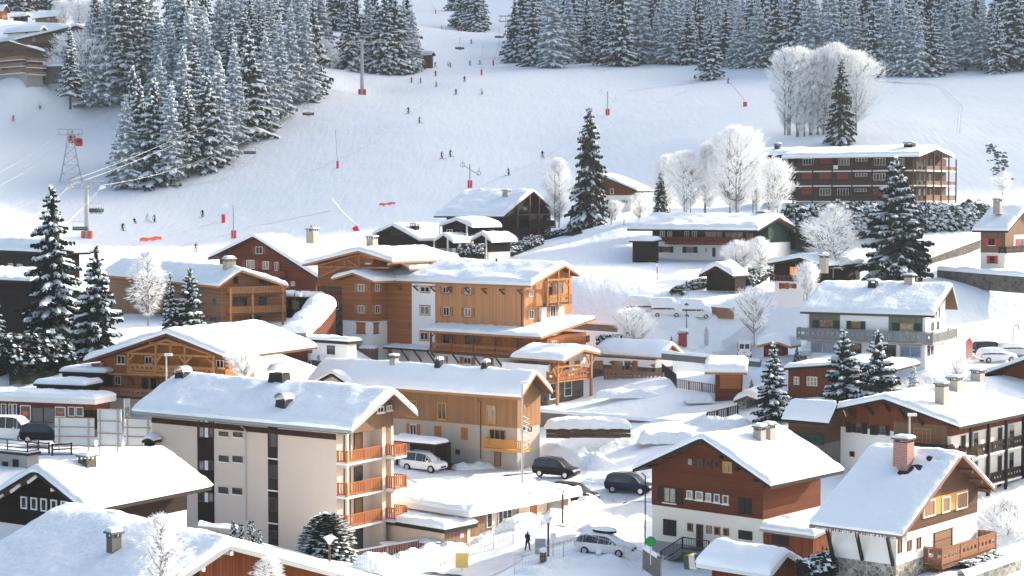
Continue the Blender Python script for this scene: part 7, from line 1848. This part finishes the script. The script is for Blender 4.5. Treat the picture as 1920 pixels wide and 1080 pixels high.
def joints(pose):
    if pose == 'sit':
        J = dict(hip=((0, 0, .5), .17), waist=((0, .03, .75), .15), chest=((0, .02, 1.0), .19), neck=((0, .02, 1.18), .07), head=((0, 0, 1.34), .12), crown=((0, 0, 1.44), .09), shL=((-.2, .02, 1.05), .09), elL=((-.28, -.1, .8), .07), handL=((-.18, -.35, .75), .05), shR=((.2, .02, 1.05), .09), elR=((.28, -.1, .8), .07), handR=((.18, -.35, .75), .05), thL=((-.12, -.1, .5), .11), knL=((-.14, -.45, .5), .09), anL=((-.14, -.5, .1), .07), ftL=((-.14, -.66, .03), .06), thR=((.12, -.1, .5), .11), knR=((.14, -.45, .5), .09), anR=((.14, -.5, .1), .07), ftR=((.14, -.66, .03), .06))
    elif pose == 'walk':
        J = dict(hip=((0, 0, .92), .16), waist=((0, 0, 1.1), .14), chest=((0, -.02, 1.32), .18), neck=((0, -.02, 1.5), .07), head=((0, -.05, 1.62), .115), crown=((0, -.04, 1.72), .09), shL=((-.2, 0, 1.4), .08), elL=((-.27, .12, 1.14), .06), handL=((-.26, .0, .92), .05), shR=((.2, 0, 1.4), .08), elR=((.27, -.12, 1.16), .06), handR=((.22, -.32, 1.05), .05), thL=((-.1, 0, .85), .11), knL=((-.11, -.14, .5), .08), anL=((-.11, -.2, .1), .06), ftL=((-.11, -.38, .05), .05), thR=((.1, 0, .85), .11), knR=((.11, .05, .48), .08), anR=((.11, .26, .14), .06), ftR=((.11, .14, .05), .05))
    else:
        k = .06 if pose == 'ski' else 0
        J = dict(hip=((0, .08 + k, .88 - k), .16), waist=((0, .04, 1.06 - k), .14), chest=((0, -.06, 1.28 - k), .18), neck=((0, -.12, 1.45 - k), .07), head=((0, -.16, 1.57 - k), .12), crown=((0, -.15, 1.68 - k), .1), shL=((-.21, -.06, 1.36 - k), .085), elL=((-.34, -.12, 1.12 - k), .065), handL=((-.36, -.36, 1.0 - k), .05), shR=((.21, -.06, 1.36 - k), .085), elR=((.34, -.12, 1.12 - k), .065), handR=((.36, -.36, 1.0 - k), .05), thL=((-.11, .06, .82 - k), .115), knL=((-.15, -.12, .5), .09), anL=((-.14, .02, .14), .075), ftL=((-.14, -.16, .07), .06), thR=((.11, .06, .82 - k), .115), knR=((.15, -.12, .5), .09), anR=((.14, .02, .14), .075), ftR=((.14, -.16, .07), .06))
    E = [('hip', 'waist'), ('waist', 'chest'), ('chest', 'neck'), ('neck', 'head'), ('head', 'crown'), ('chest', 'shL'), ('shL', 'elL'), ('elL', 'handL'), ('chest', 'shR'), ('shR', 'elR'), ('elR', 'handR'), ('hip', 'thL'), ('thL', 'knL'), ('knL', 'anL'), ('anL', 'ftL'), ('hip', 'thR'), ('thR', 'knR'), ('knR', 'anR'), ('anR', 'ftR')]
    return J, E
CLO = {'red': (.6, .02, .04), 'navy': (.012, .02, .045), 'black': (.012, .012, .015), 'blue': (.03, .25, .5), 'lime': (.4, .6, .05), 'teal': (.02, .22, .24), 'white': (.7, .7, .7), 'grey': (.12, .13, .15), 'green': (.02, .4, .12), 'pink': (.7, .15, .25), 'brown': (.12, .07, .05)}
def cl(c): return plain('cloth_' + c, CLO[c], .8)
skim, polem = MB(), MB()
for x in (-.14, .14):
    for i in range(1): skim.box((x - .045, -.85, 0), (x + .045, .75, .03)); skim.beam((x, -.84, .015), (x, -1.02, .12), .09, .02)
for x in (-.37, .37): polem.beam((x, -.38, 1.06), (x * 1.15, .25, .02), .025, .025)
SKI = skim.mesh('skis', DMETAL); POL = polem.mesh('poles', DMETAL)
def person(pos, rz, pose, j, t, label, group=None, k=1.0, skis=True, parent=None):
    key = (pose, j, t)
    if key not in PEOPLE: PEOPLE[key] = figure(key, *joints(pose), cl(j), cl(t))
    rt = empty('person', pos, R(rz), label, 'person', group); rt.scale = (k, k, k)
    for n, me in [('body', PEOPLE[key])] + ([('skis', SKI), ('poles', POL)] if skis and pose == 'ski' else []):
        o = bpy.data.objects.new(n, me); COL.objects.link(o); o.parent = rt
    return rt
SK = [(772, 155, 'red', 'black', 'skier in a red jacket, left of a blue-clad skier on the upper piste'), (789, 156, 'blue', 'blue', 'skier all in blue beside the red-jacketed one on the upper piste'), (818, 163, 'lime', 'black', 'skier in a lime jacket in the middle of the upper piste'), (817, 143, 'black', 'black', 'skier in black leaning into a turn above the lime-jacketed one'), (797, 131, 'black', 'black', 'skier in black standing near the brown piste hut'), (816, 126, 'grey', 'grey', 'skier in grey right of the brown piste hut'), (840, 125, 'lime', 'green', 'skier in yellow-green at the rim of the upper piste'), (844, 126, 'green', 'black', 'small skier in green next to the yellow-green one'), (881, 123, 'teal', 'grey', 'small skier in teal on the rim of the piste'), (900, 122, 'red', 'red', 'skier in red on the rim beside the snow lance'), (871, 154, 'navy', 'navy', 'skier in dark blue in the upper right of the piste'), (855, 178, 'grey', 'black', 'skier in grey below the dark blue one'), (904, 177, 'white', 'grey', 'skier in pale grey turning at the right of the piste'), (884, 82, 'navy', 'black', 'tiny dark skier far up beside the chairs'), (766, 213, 'navy', 'navy', 'skier in navy alone in the middle of the slope'), (786, 231, 'teal', 'navy', 'skier in teal below the navy one'), (1365, 157, 'red', 'navy', 'skier with a red top under the forward spruce of the forest edge'), (230, 433, 'black', 'black', 'skier in black nearest the near pylon'), (276, 414, 'white', 'white', 'skier all in white on the lower slope'), (290, 416, 'blue', 'black', 'skier in a bright blue jacket on the lower slope'), (380, 407, 'black', 'navy', 'skier in dark clothes left of the red padded post'), (367, 473, 'red', 'green', 'skier in red jacket and green trousers lowest on the slope'), (583, 438, 'red', 'red', 'skier in a red suit near the tilted snow lance'), (828, 298, 'red', 'navy', 'skier in red and dark blue, left one of the pair above the near-black chalet'), (844, 294, 'black', 'navy', 'skier in black, right one of the pair above the near-black chalet'), (954, 330, 'teal', 'black', 'skier in dark teal riding the drag lift'), (1017, 296, 'black', 'black', 'skier in black far right on the drag lift line'), (75, 204, 'white', 'black', 'skier in white jacket on the left hill'), (25, 227, 'pink', 'red', 'skier in pink at the left edge of the hill'), (75, 153, 'red', 'brown', 'distant person in red below the hillside hotels'), (84, 155, 'brown', 'black', 'distant person in dark clothes below the hillside hotels')]
rp = random.Random(4)
for x, y, j, t, lb in SK: person(hit(x, y), rp.uniform(-70, 70), 'ski', j, t, lb, 'skiers on the slopes', 1.08)
person(hit(252, 420), 40, 'sit', 'black', 'black', 'person in dark clothes sitting on the snow of the lower slope'); 
person(hit(989, 1035), 150, 'walk', 'navy', 'navy', 'pedestrian in dark clothes walking beside the street at the bottom', k=.95, skis=False)
def at_px(key, px):
    pts = CAB[key]
    for a, b in zip(pts[:-1], pts[1:]):
        xa, xb = proj(a)[0], proj(b)[0]
        if (xa - px) * (xb - px) <= 0: return a.lerp(b, (px - xa) / (xb - xa))
    return pts[12]
def chair(key, px, label, riders=(), dz=None):
    p = at_px(key, px); H = 4.2; rt = empty('chairlift_chair', p - Vector((0, 0, H)), R(8), label, 'chairlift chair', 'chairs hanging on the chairlift'); m = MB()
    m.tube([(0, 0, H), (0, .2, H - .8), (0, .5, H - 1.7), (0, .1, 2.05)], .07, 6); m.build('hanger', METAL, rt); m = MB()
    for x in (-1.45, 1.45): m.tube([(0, .1, 2.05), (x, .1, 2.05), (x, .3, 1.2), (x, .3, .45), (x, -.25, .42)], .05, 5)
    m.build('frame', METAL, rt); MB().box((-1.45, -.25, .40), (1.45, .28, .52)).build('seat', plain('chair_pad', (.06, .065, .07)), rt); MB().box((-1.45, .24, .52), (1.45, .34, 1.1)).build('backrest', plain('chair_pad', (.06, .065, .07)), rt)
    m = MB(); m.tube([(-1.4, .2, 1.0), (-1.4, -.5, .8), (1.4, -.5, .8), (1.4, .2, 1.0)], .035, 5); m.build('safety_bar', METAL, rt)
    n = len(riders)
    for i, (j, lb) in enumerate(riders): person(p - Vector((0, 0, H)) + Vector(((i - (n - 1) / 2) * .52, 0, .02)), 8, 'sit', j, 'black', lb, 'riders on the chairlift', .95)
NAMES = ('leftmost', 'second from left', 'middle', 'second from right', 'rightmost')
chair('f', 180, 'full chairlift chair just below the near pylon', [(c, '%s rider on the full chair below the near pylon' % NAMES[i]) for i, c in enumerate(('black', 'navy', 'black', 'grey', 'green'))])
chair('f', 150, 'empty chairlift chair behind the near pylon'); chair('r', 328, 'chairlift chair with three riders in front of the dark spruces', [('grey', 'left rider in the chair before the dark spruces'), ('teal', 'middle rider in the chair before the dark spruces'), ('lime', 'right rider in the chair before the dark spruces')])
chair('l', 342, 'empty frosted chair high above the left spruces'); chair('r', 578, 'chair with two red-clad riders at the right edge of the left wood', [('red', 'left red-clad rider at the edge of the left wood'), ('red', 'right red-clad rider at the edge of the left wood')])
chair('r', 468, 'chair hanging among the trunks of the left wood'); chair('b', 780, 'chair beside the stand of spruces at the tall pylon'); chair('b', 862, 'chair above the middle of the upper piste', [('black', 'left rider above the upper piste'), ('navy', 'right rider above the upper piste')]); chair('b', 936, 'chair just left of the far pylon', [('grey', 'rider just left of the far pylon')])
# dark brook through the snow at the right
rk = MB(); rn = random.Random(8); c = [hit(x, y) for x, y in ((1857, 272), (1858, 284), (1868, 287), (1880, 292), (1876, 302), (1872, 312), (1870, 322), (1882, 332))]; o0 = c[0]
for a, b in zip(c[:-1], c[1:]):
    for k in range(16):
        p = a.lerp(b, rn.random()) + Vector((rn.gauss(0, .7), rn.gauss(0, 1.5), 0)); p.z = ground(p.x, p.y); rk.blob(p - o0, (rn.uniform(.15, .5), rn.uniform(.2, .7), rn.uniform(.1, .35)), k, 6, .5)
o = rk.build('brook_stones', plain('wet_rock', (.04, .05, .06), .5, .5, 2), loc=o0); o['kind'] = 'stuff'; tag(o, 'dark winding line of wet stones in the snow at the right', 'stones')
# ------------------------------------------------------------ thin winter haze over the valley
hz = MB().box((-900, -40, -95), (900, 1480, 420)).build('haze', newmat('haze')[0]); hz['kind'] = 'stuff'; hz['label'] = 'thin bluish winter haze over the valley'
hm = hz.data.materials[0]; hn = hm.node_tree; hn.nodes.remove(hn.nodes['Principled BSDF']); pv = hn.nodes.new('ShaderNodeVolumePrincipled')
pv.inputs['Color'].default_value = (.75, .87, 1, 1); pv.inputs['Density'].default_value = .0001; pv.inputs['Anisotropy'].default_value = .3
hn.links.new(pv.outputs[0], hn.nodes['Material Output'].inputs['Volume'])
